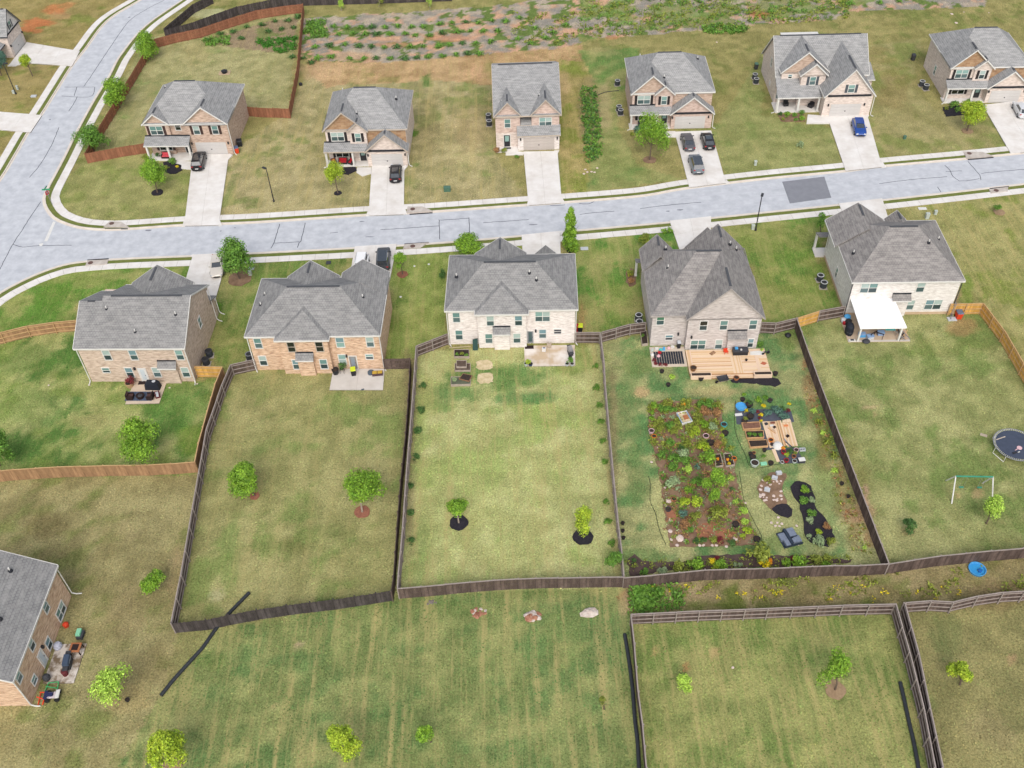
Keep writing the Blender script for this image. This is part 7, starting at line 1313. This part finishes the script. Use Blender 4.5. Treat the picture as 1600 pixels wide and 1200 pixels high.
def stone(x,y,r,label,group=None,me=None):
    p=G(x,y,.08 if 'bed' in label else 0.0); o=inst('stone',me or SM[rnd.randrange(4)],None,p,rnd.random()*6,None,(r,r*rnd.uniform(.7,1.1),r*.7)); return tag(o,label,'stone',group)
for x,y,r in [(1039,762,.18),(1045,783,.34),(1040,790,.2),(1047,813,.26),(1047,830,.26),(1049,843,.2),(1058,852,.2),(1093,852,.22),(1099,852,.2),(1113,852,.18),(1119,852,.18),(1135,854,.18),(1028,700,.14),(1018,722,.16)]: stone(x,y,r,'small white stone along the edge of the big garden bed','white stones edging the garden bed')
stone(1062,841,.5,'largest white stone, in the lower left corner of the garden bed'); stone(1149,842,.3,'round white stone low on the right of the garden bed'); stone(1165,786,.14,'tiny white stone at the right edge of the garden bed')
q_=random.Random(5)
for i in range(34):
    x=q_.uniform(160,480); y=q_.uniform(170,500)
    if (x-330)**2/190**2+(y-330)**2/230**2<1: stone(*Q_(x,y),q_.uniform(.1,.22),'pale stone scattered over the stony bean shaped bed','pale stones in the bean shaped bed')
for x,y in [(325,800),(385,845),(410,800),(475,815),(440,850),(690,845),(425,725)]: stone(*Q_(x,y),.17,'pale stepping stone between the two island beds','stones between the island beds')
for x,y in [(660,1115),(705,1110)]: stone(*Q_(x,y),.2,'pale stone just below the blue grey sofa','stones below the sofa')
for x,y,r in [(Q_(430,95)[0],Q_(430,95)[1],.3),(Q_(370,165)[0],Q_(370,165)[1],.32),(Q_(262,335)[0],Q_(262,335)[1],.3)]:
    o=tag(MB().obox(0,0,0,.3,.6,.4).make('block',M_PALEB,loc=G(x,y,.1),rz=rnd.uniform(-.6,.6)),'white concrete block on the stony bean shaped bed','concrete block','white blocks in the bean shaped bed')
cb=thing('concrete_block','grey two hole concrete block right of the garden corner','concrete block',G(1253.5,703.5)); MB().box(-.32,.32,-.18,-.13,0,.25).box(-.32,.32,.13,.18,0,.25).box(-.32,-.26,-.13,.13,0,.25).box(.26,.32,-.13,.13,0,.25).box(-.03,.03,-.13,.13,0,.25).make('shell',M_PALEB,cb); MB().box(-.26,-.03,-.13,.13,0,.04).box(.03,.26,-.13,.13,0,.04).make('core',M_BLACK,cb)
tc_=thing('white_crate','white and dark crate at the lower right corner of the weed cloth','crate',G(*S3(1120,1060)),.1); MB().box(-.35,.35,-.25,.25,0,.35).make('box',M_DKGREY,tc_); MB().box(-.36,.36,-.26,.26,.35,.4).make('lid',M_WHITE,tc_)
tag(MB().obox(0,0,0,.2,.7,.4,.1).make('green_tray',mat('mint_plastic',C(150,220,180),None,.5),loc=G(*S3(530,1105))),'mint green tray on the grass below the raised beds','tray'); tag(MB().obox(0,0,0,.04,.9,.4,.1).make('white_board',M_WHITE,loc=G(*S3(138,330))),'white board lying on the left of the weed cloth','board')
tg=thing('outdoor_sofa','blue grey sectional sofa bundle standing on the garden lawn','sofa',G(1232,841),.25); tg.scale=(.88,.88,.9); M_SOF=mat('blue_grey_fabric',C(136,146,162),C(114,124,142),.9,3)
for x,y,w_,l_,z1,m_ in [(-.75,.15,.8,1.0,.45,0),(-.55,-.75,.7,.9,.5,0),(.45,.35,.85,1.2,.6,0),(.75,-.6,.8,.9,.42,0),(.25,-.75,.35,.6,.55,0)]: MB().box(x-w_/2,x+w_/2,y-l_/2,y+l_/2,.12,z1).make('cushion',M_SOF,tg)
MB().box(-.35,-.1,-1.2,1.0,.05,.7).box(-1.2,1.2,-1.25,-1.21,.05,.4).box(.02,.88,-.28,-.26,.05,.64).make('frame',mat('slate_frame',C(54,66,82),None,.7),tg); MB().box(-1.15,1.15,-1.2,1.0,.03,.11).make('base',mat('slate_frame',C(54,66,82)),tg)
hose=smooth([G(*p) for p in [(1013,744),(1016,756),(1016,783),(1024,802),(1030,827),(1040,851)]],.3); tag(MB().tube([(p[0],p[1],.03) for p in hose],.035,5).make('garden_hose',mat('dark_green_hose',C(70,82,56),None,.6),smooth=True),'dark green hose winding down the grass left of the garden bed','hose')
hose=smooth([G(*p) for p in [(1149,626),(1148,662),(1152,684),(1165,712),(1170,727),(1180,732),(1195,730),(1212,726),(1235,724)]],.3); tag(MB().tube([(p[0],p[1],.03) for p in hose],.03,5).make('garden_hose',mat('dark_green_hose',C(70,82,56))),'dark green hose looping round the garden corner with boards','hose')
hose=smooth([G(*p) for p in [(1155,736),(1158,756),(1163,783),(1178,815),(1190,838),(1189,848)]],.3); tag(MB().tube([(p[0],p[1],.03) for p in hose],.03,5).make('garden_hose',mat('dark_green_hose',C(70,82,56))),'thin dark hose along the right edge of the big garden bed','hose')

# ---- covered patio of the pale brick house
BB=lambda x,y,z=0: B5.at(x,y,z)
ps_=thing('patio','cluttered concrete patio under the white flat roof','patio',B5.o.location,B5.rz); MB().box(-.4,7.25,-4.85,.28,-.1,.07).make('slab',mat('tan_slab',C(214,192,168),C(196,172,148),.95,1),ps_); MB().box(-.4,7.25,-4.85,-4.55,.07,.085).make('edge',M_PATB,ps_)
cv=thing('patio_cover','white flat patio roof on two slanting looking white posts','patio roof',B5.o.location,B5.rz); MB().slab([(.5,.25,2.75),(5.9,.25,2.75),(6.2,-4.95,2.5),(.5,-4.95,2.5)][::-1],.14).make('roof_panel',mat('bright_white_metal',(.85,.85,.85),(.82,.82,.82),.4,1),cv)
MB().box(.52,6.15,-4.98,-4.85,2.3,2.36).make('front_beam',M_TRIM,cv)
for x in (.75,5.75): MB().box(x-.1,x+.1,-4.85,-4.65,.085,2.36).make('post',M_TRIM,cv)
def bp_(name,label,cat,x,y,z=.075,rz=0): return thing(name,label,cat,BB(x,y,z),B5.rz+rz)
o=bp_('smoker_grill','tall black covered smoker at the left of the cluttered patio','grill',.0,-3.2); MB().lathe([(.6,0),(.66,.5),(.6,1.2),(.3,1.5)],10,sx=.8,sy=1.1).make('cover',mat('navy_cover',(.022,.026,.036)),o); MB().lathe([(.62,.5),(.68,.52),(.66,.6)],10,sx=.8,sy=1.1).make('strap',M_DKGREY,o)
for x,y,m_,la,s_ in [(.35,-.7,M_BLUEP,'blue plastic tub left of the white patio roof',.45),(-.2,-1.1,M_PALEB,'white and grey bag at the left wall of the cluttered patio',.35),(-.15,-1.5,M_REDP,'red tub at the left wall of the cluttered patio',.25),(.3,-1.6,M_BINK,'upper black bag left of the white patio roof',.45),(.5,-2.1,M_BINK,'lower black bag left of the white patio roof',.35)]: 
    o=bp_('storage_tub',la,'tub',x,y); MB().lathe([(s_*.8,0),(s_,s_*.6),(s_*.9,s_*1.5),(s_*.5,s_*1.7)],9).make('body',m_,o)
for i,(x,y,rz,m_,la) in enumerate([(1.5,-3.8,0,M_BLUEP,'pale blue cooler on the cluttered patio'),(2.4,-4.2,.2,M_PALEB,'white cooler near the front of the cluttered patio'),(3.9,-3.5,0,mat('sky_box',C(150,180,220),None,.6),'sky blue box in the middle of the cluttered patio')]):
    o=bp_('cooler_box',la,'cooler',x,y,rz=rz); MB().box(-.4,.4,-.28,.28,0,.4).make('body',m_,o); MB().box(-.42,.42,-.3,.3,.4,.48).make('lid',mat('sky_box',C(150,180,220)),o)
for x,y,rz,la in [(2.9,-3.9,.6,'dark wooden sawhorse, left one on the cluttered patio'),(3.5,-4.0,-.5,'dark wooden sawhorse, right one on the cluttered patio')]:
    o=bp_('sawhorse',la,'sawhorse',x,y,rz=rz); MB().box(-.6,.6,-.04,.04,.62,.7).make('beam',M_WICK,o)
    for s_ in (-1,1):
        for q in (-1,1): MB().tube([(s_*.5,0,.64),(s_*.55,q*.3,0)],.03,4).make('leg',M_WICK,o)
o=bp_('teal_table','teal folding table under the right side of the patio roof','table',5.0,-3.2); MB().box(-.6,.6,-.4,.4,.7,.75).make('top',mat('teal_plastic',C(90,200,196)),o)
for s_ in (-1,1): MB().tube([(s_*.5,0,.7),(s_*.5,0,0)],.03,5).make('leg',M_GREY,o)
o=bp_('lumber_pile','pile of loose boards and metal at the right of the cluttered patio','lumber pile',6.4,-3.6)
for i in range(12): MB().obox(rnd.uniform(-.4,.5),rnd.uniform(-.5,.5),.02+i*.045,.06+i*.045,rnd.uniform(1.2,2.3),.1,rnd.uniform(.9,2.3)).make('plank',[M_OLDW,M_DKGREY,M_BEDW,M_GREY][i%4],o)
o=bp_('dark_cushion','round dark cushion at the front edge of the cluttered patio','cushion',1.75,-4.95); MB().lathe([(.3,0),(.42,.15),(.3,.36),(.05,.4)],12,sx=1.2).make('body',M_DKGREY,o)
o=bp_('white_planter','white tray at the left front corner of the cluttered patio','tray',.1,-4.65,.086); MB().box(-.4,.4,-.2,.2,0,.12).make('tray',M_WHITE,o); MB().box(-.2,.2,-.12,.12,.12,.2).make('pan',M_DKGREY,o)
ld=thing('ladder','aluminium ladder leaning on the right back corner of the pale brick house','ladder',BB(13.3,-.1),B5.rz)
for y_ in (-.35,.0):
    MB().tube([(.1,y_-.5,0),(.42,y_+.1,2.3)],.04,5).make('rail',M_GREY,ld)
for k in range(7): t_=k/7+.07; MB().tube([(.1+.32*t_,-.85+.6*t_,2.3*t_),(.1+.32*t_,-.5+.6*t_,2.3*t_)],.025,4).make('rung',M_GREY,ld)
tag(MB().obox(0,0,0,.12,1.1,.7).make('white_pad',M_PALEB,loc=G(1487,499)),'white board under the orange red bin by the golden fence','board')
# ---- trampoline and swing
tr=thing('trampoline','large round black trampoline with a white rim at the right edge','trampoline',G(1583,703),.1); RT=2.35
MB().lathe([(RT*.9,.88),(RT*.9,.90),(.01,.895)],40).make('mat',mat('trampoline_mat',C(80,88,106),C(68,76,92),.8,2),tr); MB().tube([(RT*math.cos(k*math.pi/24),RT*math.sin(k*math.pi/24),.9) for k in range(49)],.05,6).make('rim',M_GREY,tr)
mb=MB()
for k in range(72):
    a=k*math.pi/36; mb.tube([(RT*.9*math.cos(a),RT*.9*math.sin(a),.9),(RT*.985*math.cos(a),RT*.985*math.sin(a),.91)],.028,4)
mb.make('springs',M_WHITE,tr)
for k in range(4):
    a=k*math.pi/2+.35; q=[(RT*math.cos(a-.32),RT*math.sin(a-.32)),(RT*math.cos(a+.32),RT*math.sin(a+.32))]; MB().tube([(*q[0],.9),(q[0][0]*1.03,q[0][1]*1.03,.04),(q[1][0]*1.03,q[1][1]*1.03,.04),(*q[1],.9)],.045,6).make('leg',M_WHITE,tr)
for la,dx,dy,rz,sh in [('long pale toy stick lying on the trampoline',-1.3,1.0,.35,0),('pink racket shaped toy on the trampoline',.2,-.5,.5,1),('small black toy on the trampoline',-.6,-1.2,.3,2),('small white toy on the trampoline',-.1,-1.1,.4,3)]:
    p=G(1583,703)+Vector((dx,dy,.9)); mb=MB()
    if sh==0: mb.obox(0,0,0,.06,1.2,.1)
    elif sh==1: mb.obox(-.4,0,0,.05,.6,.08).lathe([(.28,0),(.28,.05),(.2,.06)],12)
    elif sh==2: mb.obox(0,0,0,.1,.5,.18)
    else: mb.obox(0,0,0,.06,.25,.1)
    tag(mb.make('toy',[M_BEIGET,M_PINKP,M_BLACK,M_WHITE][sh],loc=p,rz=rz),la,'toy')
tag(MB().obox(0,0,0,.04,.75,.4,-.5).make('board',M_BEIGEF,loc=G(1537,680)),'tan board on the grass left of the trampoline','board')
F1,F2,F3,F4=G(1478,751),G(1487,787),G(1535,755),G(1550.5,781); s0=(F1+F2)/2; s1=(F3+F4)/2; sw=thing('swing_set','white legged swing set with a green top bar and two green seats','swing set',s0); M_SGR=mat('swing_green',C(70,160,132),C(60,146,120),.5); tp0,tp1=Vector((0.15,.25,2.35)),s1-s0+Vector((-.1,.1,2.35))
MB().tube([tp0,tp1],.085,8).make('top_bar',M_SGR,sw)
for f_,tp in ((F1,tp0),(F2,tp0),(F3,tp1),(F4,tp1)): MB().tube([tp,f_-s0],.07,7).make('leg',M_WHITE,sw)
for u in (.28,.78):
    c_=tp0*(1-u)+tp1*u; st_=MB().box(-.25,.25,-.1,.1,-.02,.02).make('seat',M_SGR,sw,loc=(c_.x,c_.y,.55))
    for s_ in (-1,1): MB().tube([(s_*.24,0,.02),(s_*.24,0,1.8)],.012,4).make('chain',M_GREY,st_)
# ---- corner house patio things
def lput(name,label,cat,x,y,z=.1,rz=0): return thing(name,label,cat,L1.at(x,y,z),L1.rz+rz)
o=lput('patio_table','rusty brown square table with a chair at the corner of the stained patio','table',5.8,-2.3); MB().box(-.5,.5,-.5,.5,.62,.7).make('top',M_TERR,o); MB().box(-.3,.3,-.3,.3,.7,.76).make('tray',M_WICK,o)
for s_ in (-1,1):
    for q in (-1,1): MB().box(*sorted((s_*.4,s_*.48)),*sorted((q*.4,q*.48)),0,.62).make('leg',M_WICK,o)
grill('dark blue grill with a brown pail on the stained patio',PX(*L1.at(4.4,-1.9)[:2])[0],PX(*L1.at(4.4,-1.9)[:2])[1],L1.rz+1.6-math.pi/2+.1,m=mat('slate_lid',C(78,92,112),None,.5),big=1.25)
o=lput('brown_pail','brown lidded pail at the end of the dark blue grill','pail',3.35,-1.95); MB().lathe([(.26,0),(.3,.6),(.2,.66)],12).make('body',mat('dark_red_frame',C(110,50,54)),o)
o=lput('white_bag','white bag leaning on the wall at the top of the stained patio','bag',6.2,-.35); MB().lathe([(.3,0),(.4,.3),(.3,.6),(.1,.68)],9,sx=1.2).make('body',mat('pale_lilac',C(206,208,222),None,.8),o)
o=lput('black_bag','black rubbish bag at the lower end of the stained patio','bag',2.9,-.35); MB().lathe([(.28,0),(.38,.3),(.28,.6),(.08,.72)],9).make('body',M_DKGREY,o)
o=lput('toy_chest','mint green toy with a black base right of the corner house wall','toy',7.4,-2.1,0); MB().box(-.35,.5,-.3,.3,0,.4).make('base',M_DKGREY,o); MB().box(-.2,.55,-.1,.32,.4,.65).make('top',mat('mint_plastic',C(150,220,180)),o)
o=lput('red_toy','orange red toy against the corner house wall above the patio','toy',8.6,-.3,0); MB().lathe([(.25,0),(.3,.4),(.12,.6)],9).make('body',M_ORANGE,o)
at_=lput('quad_bike','white and navy ride on quad below the stained patio','quad bike',1.1,-1.5,0,-math.pi/2+.1)
for x in (-.45,.45):
    for s_ in (-1,1): inst('wheel',wmesh('quad_wheel',0,lambda m_: m_.add(*disc(.23,.1,12)),M_TYRE),at_,(x,s_*.42,.23))
MB().box(-.6,.62,-.28,.28,.3,.5).make('chassis',mat('pink_white',C(226,212,218),None,.5),at_); MB().box(-.5,.1,-.18,.18,.5,.64).make('seat',mat('navy_seat',C(50,56,96),None,.7),at_); MB().box(.35,.7,-.42,.42,.5,.58).make('front_fender',M_WHITE,at_); MB().box(-.7,-.4,-.42,.42,.5,.58).make('rear_fender',mat('navy_seat',C(50,56,96)),at_); MB().tube([(.3,-.3,.85),(.25,0,.8),(.3,.3,.85)],.03,5).make('handlebar',M_BLACK,at_)
o=lput('green_toy_frame','green plastic frame above the ride on quad','toy',2.0,-1.1,0)
for a,b_ in [((-.5,-.6,.1),(.5,-.5,.3)),((.5,-.5,.3),(.4,.4,.3)),((.4,.4,.3),(-.4,.6,.1)),((-.1,-.5,.2),(0,.5,.4))]: MB().tube([a,b_],.05,5).make('bar',mat('green_plastic',C(70,180,110),None,.5),o)
o=lput('orange_toy_frame','orange plastic frame between the wall and the ride on quad','toy',.9,-.45,0)
for a,b_ in [((-.6,-.3,.1),(.5,-.4,.4)),((.5,-.4,.4),(.5,.2,.4)),((.5,.2,.2),(-.6,.1,.1)),((-.1,-.5,.1),(0,.3,.5))]: MB().tube([a,b_],.06,5).make('bar',M_ORANGE,o)
tag(MB().lathe([(.12,0),(.16,.15),(.1,.28)],9).make('ball',mat('dark_blue_ball',C(60,66,80),None,.5),loc=G(149.5,1078)),'small black and white ball on the grass right of the stained patio','ball'); pot('small black pot at the foot of the sparse pale tree',200,1095,.2,.3,M_BINK)
# ---- porch things, fire pit, rocks, odd bits
armchair('red cushioned porch sofa under the window of the brown stone gabled house',*PX(*T2.at(2.45,-.45)[:2]),T2.rz,M_REDP,M_BLACK,z=.15,w_=1.4,name='porch_sofa'); armchair('red cushioned porch chair right of the porch sofa',*PX(*T2.at(3.75,-.6)[:2]),T2.rz-.5,M_REDP,M_BLACK,z=.15); armchair('dark porch chair with a rust cushion left of the porch sofa',*PX(*T2.at(1.05,-.6)[:2]),T2.rz+.5,mat('rust_cushion',C(190,96,70),None,.9),M_BLACK,z=.15)
armchair('pink cushioned bench on the corner house porch',*PX(*T1.at(2.6,-.5)[:2]),T1.rz,mat('pink_cushion',C(230,96,106),None,.9),M_WICK,z=.17,w_=1.4,name='porch_bench'); plant(*PX(*T1.at(1.2,-.2)[:2]),9,LF_DARK,'green potted plant left of the pink porch bench',z=.3)
armchair('left dark chair on the porch with white posts',*PX(*T5.at(2.2,2.3)[:2]),T5.rz,M_BLACK,M_BLACK,z=.17); armchair('right dark chair on the porch with white posts',*PX(*T5.at(6.2,1.6)[:2]),T5.rz-.8,M_BLACK,M_BLACK,z=.17); armchair('dark bench on the porch of the three car house',*PX(*T4.at(2.2,-.5)[:2]),T4.rz,M_DKGREY,M_DKGREY,z=.15,w_=1.5,name='porch_bench')
fp=thing('fire_pit','black fire pit on a tan pad behind the corner house','fire pit',G(351,114)); MB().box(-1.0,1.0,-.75,.75,-.02,.04).make('pad',mat('tan_pad',C(206,180,150),None,.95),fp); MB().lathe([(.45,.04),(.5,.4),(.6,.45),(.3,.62),(.05,.66)],12).make('bowl',M_BINK,fp)
bd=thing('backyard_awning','white awning showing just above the roof ridge of the house with white porch posts','awning',T5.at(8.0,20.2),T5.rz); MB().slab([(-3.3,-.9,3.2),(3.3,-.9,3.2),(3.3,2.0,3.1),(-3.3,2.0,3.1)],.12).make('roof_panel',M_WHITE,bd)
for x in (-3.0,3.0): MB().box(x-.08,x+.08,1.7,1.86,0,2.97).box(x-.08,x+.08,-.8,-.64,0,3.06).make('post',M_WHITE,bd)
bpp=thing('paddling_pool','bright blue paddling pool in the weedy strip behind the lower fence','paddling pool',G(1526,891)); MB().lathe([(.8,0),(.86,.28),(.78,.28),(.74,.08)],20).make('wall',M_BLUEP,bpp); MB().lathe([(.76,.02),(.74,.1),(.02,.1)],18).make('floor',mat('pool_blue',C(70,170,230),C(60,150,215),.3),bpp); MB().lathe([(.2,.1),(.22,.3),(.12,.32)],10,x=.2,y=-.2).make('tub',mat('mid_blue',C(40,110,190),None,.5),bpp)
M_ROCK=mat('red_rock',C(200,150,124),C(150,96,74),.95,2,bump=.6); M_ROCK2=mat('pale_rock',C(232,222,212),C(190,170,156),.95,2,bump=.6)
def rockpile(label,px,py,rx,n,mats,rmin,rmax):
    o=thing('rock_pile',label,'rock pile',G(px,py)); q=random.Random(px)
    for i in range(n):
        a=q.random()*6.28; d=rx*math.sqrt(q.random()); m_=mats[i%len(mats)]; k=q.uniform(rmin,rmax); me=wmesh('rock',i%4,lambda mb: mb.add(stone_mesh(i%4+20).v,stone_mesh(i%4+20).f),m_)
        inst('rock',me,o,(d*math.cos(a),d*.6*math.sin(a),-.03),q.random()*6,None,(k,k*q.uniform(.6,1),k*q.uniform(.6,1.1)))
rockpile('pile of reddish broken rock, left one of three on the big field',747,957,.8,22,[M_ROCK,M_ROCK,M_ROCK2,M_MULCHR],.14,.32); rockpile('large red and white boulder pile, middle one of three on the big field',834,963,.75,9,[M_ROCK2,M_ROCK],.35,.6); rockpile('small grey brush pile near the fence corner at the top of the big field',674,941,.5,14,[mat('grey_rock',C(150,140,134),C(110,100,96),.95,3)],.08,.2)
rk=stone(921,958,.75,'white pointed boulder, right one of three on the big field',me=stone_mesh(44).data('boulder',M_ROCK2)); rk.scale=(1.0,.6,.7); rk.rotation_euler=(0,0,.2)
for x,y,r in [(1487,22,.35),(1494,36,.32),(1506,19,.16),(1545,20,.14),(1120,66,.2)]: stone(x,y,r,'pale stone on the grass behind the house with the silver car' if x>1400 else 'pale stone on the grass behind the three car house','pale stones behind the upper houses' if x>1400 else None)
for x,y in [(76,602),(265,606),(308,600),(140,602)]: stone(x,y,.14,'tiny white scrap on the lawn near the tan brick house','white scraps on the left lawn')
stone(1145,1043,.16,'small white stone on the striped lower right lawn'); tag(MB().lathe([(.3,0),(.32,.3),(.2,.45)],10).make('black_ball',M_BINK,loc=G(470,133)),'small black tub on bare grass beside the red fence','tub')
dgn=thing('fallen_block','grey wire basket and rocks at the lawn edge below the weedy bank','rock pile',G(922,267))
for i in range(7): inst('rock',SM[i%4],dgn,(rnd.uniform(-1.2,1.2),rnd.uniform(-.8,.8),0),rnd.random()*6,None,(.2,.22,.15))

# ================================================================ TURF: short tufts over the lawns, each tinted like the ground it grows on
q = np.random.RandomState(99); NT = 420000
ty = 33 + 168*q.rand(NT); tx = (q.rand(NT)-.5)*206; u_, v_ = PX(tx, ty)
ok = (u_ > -30) & (u_ < 1630) & (v_ > -30) & (v_ < 1230)
def cut(poly):
    global ok
    ok &= ~inpoly(tx, ty, poly)
cut(outline)
for pl, sg in ((EN,1),(ES,-1),(EW,1)):
    cut([tuple(p) for p in offset(pl, -sg*.1)] + [tuple(p) for p in offset(pl, sg*2.6)[::-1]])
for poly in EXCL: cut(poly)
cut([tuple(p[:2]) for p in pb])
for poly in ([(1012,538),(1212,536),(1218,600),(1072,596),(1012,574)], [(1316,486),(1432,486),(1430,540),(1326,540)], [(1146,636),(1240,636),(1262,732),(1216,730),(1190,705),(1148,668)], [(745,562),(768,562),(770,602),(745,602)], [(1505,233),(1555,240),(1550,252),(1508,250)]):
    cut([tuple(G(*p)[:2]) for p in poly])
tx, ty = tx[ok], ty[ok]; n = len(tx)
ix = np.clip(np.searchsorted(xs, tx), 0, W_-1); iy = np.clip(np.searchsorted(ys, ty), 0, H_-1); tc3 = col[iy*W_ + ix]
a = q.rand(n)*6.283; hw = .03 + .06*q.rand(n); hh = .03 + .05*q.rand(n); lean = .05 + .12*q.rand(n)
dx, dy = np.cos(a), np.sin(a); z0 = np.zeros(n)
vv = np.stack([np.stack([tx-dx*hw, ty-dy*hw, z0],1), np.stack([tx+dx*hw, ty+dy*hw, z0],1), np.stack([tx+dx*hw*.7-dy*lean, ty+dy*hw*.7+dx*lean, hh],1), np.stack([tx-dx*hw*.7-dy*lean, ty-dy*hw*.7+dx*lean, hh],1)],1).reshape(-1,3)
tm_ = bpy.data.meshes.new('grass'); tm_.vertices.add(4*n); tm_.vertices.foreach_set('co', vv.ravel()); tm_.loops.add(4*n); tm_.loops.foreach_set('vertex_index', np.arange(4*n)); tm_.polygons.add(n)
tm_.polygons.foreach_set('loop_start', np.arange(0,4*n,4)); tm_.polygons.foreach_set('loop_total', np.full(n,4)); tm_.update(calc_edges=True)
k = (.88 + .50*q.rand(n)**1.3)[:,None]; hue = np.where((q.rand(n) < .5)[:,None], np.array([[1.04,1.0,.95]]), np.array([[.93,1.03,.95]])); cc = np.repeat(np.c_[np.clip(tc3*k*hue,0,.8), np.ones(n)], 4, 0)
at_ = tm_.color_attributes.new('tint', 'FLOAT_COLOR', 'POINT'); at_.data.foreach_set('color', cc.astype(np.float32).ravel())
mt = bpy.data.materials.new('grass_blade'); mt.use_nodes = True; vc = mt.node_tree.nodes.new('ShaderNodeVertexColor'); vc.layer_name = 'tint'; pb_ = mt.node_tree.nodes['Principled BSDF']; pb_.inputs['Roughness'].default_value = .9; pb_.inputs['Specular IOR Level'].default_value = .1
mt.node_tree.links.new(vc.outputs['Color'], pb_.inputs['Base Color']); tm_.materials.append(mt)
g_ = bpy.data.objects.new('grass', tm_); COL.objects.link(g_); g_['kind'] = 'stuff'
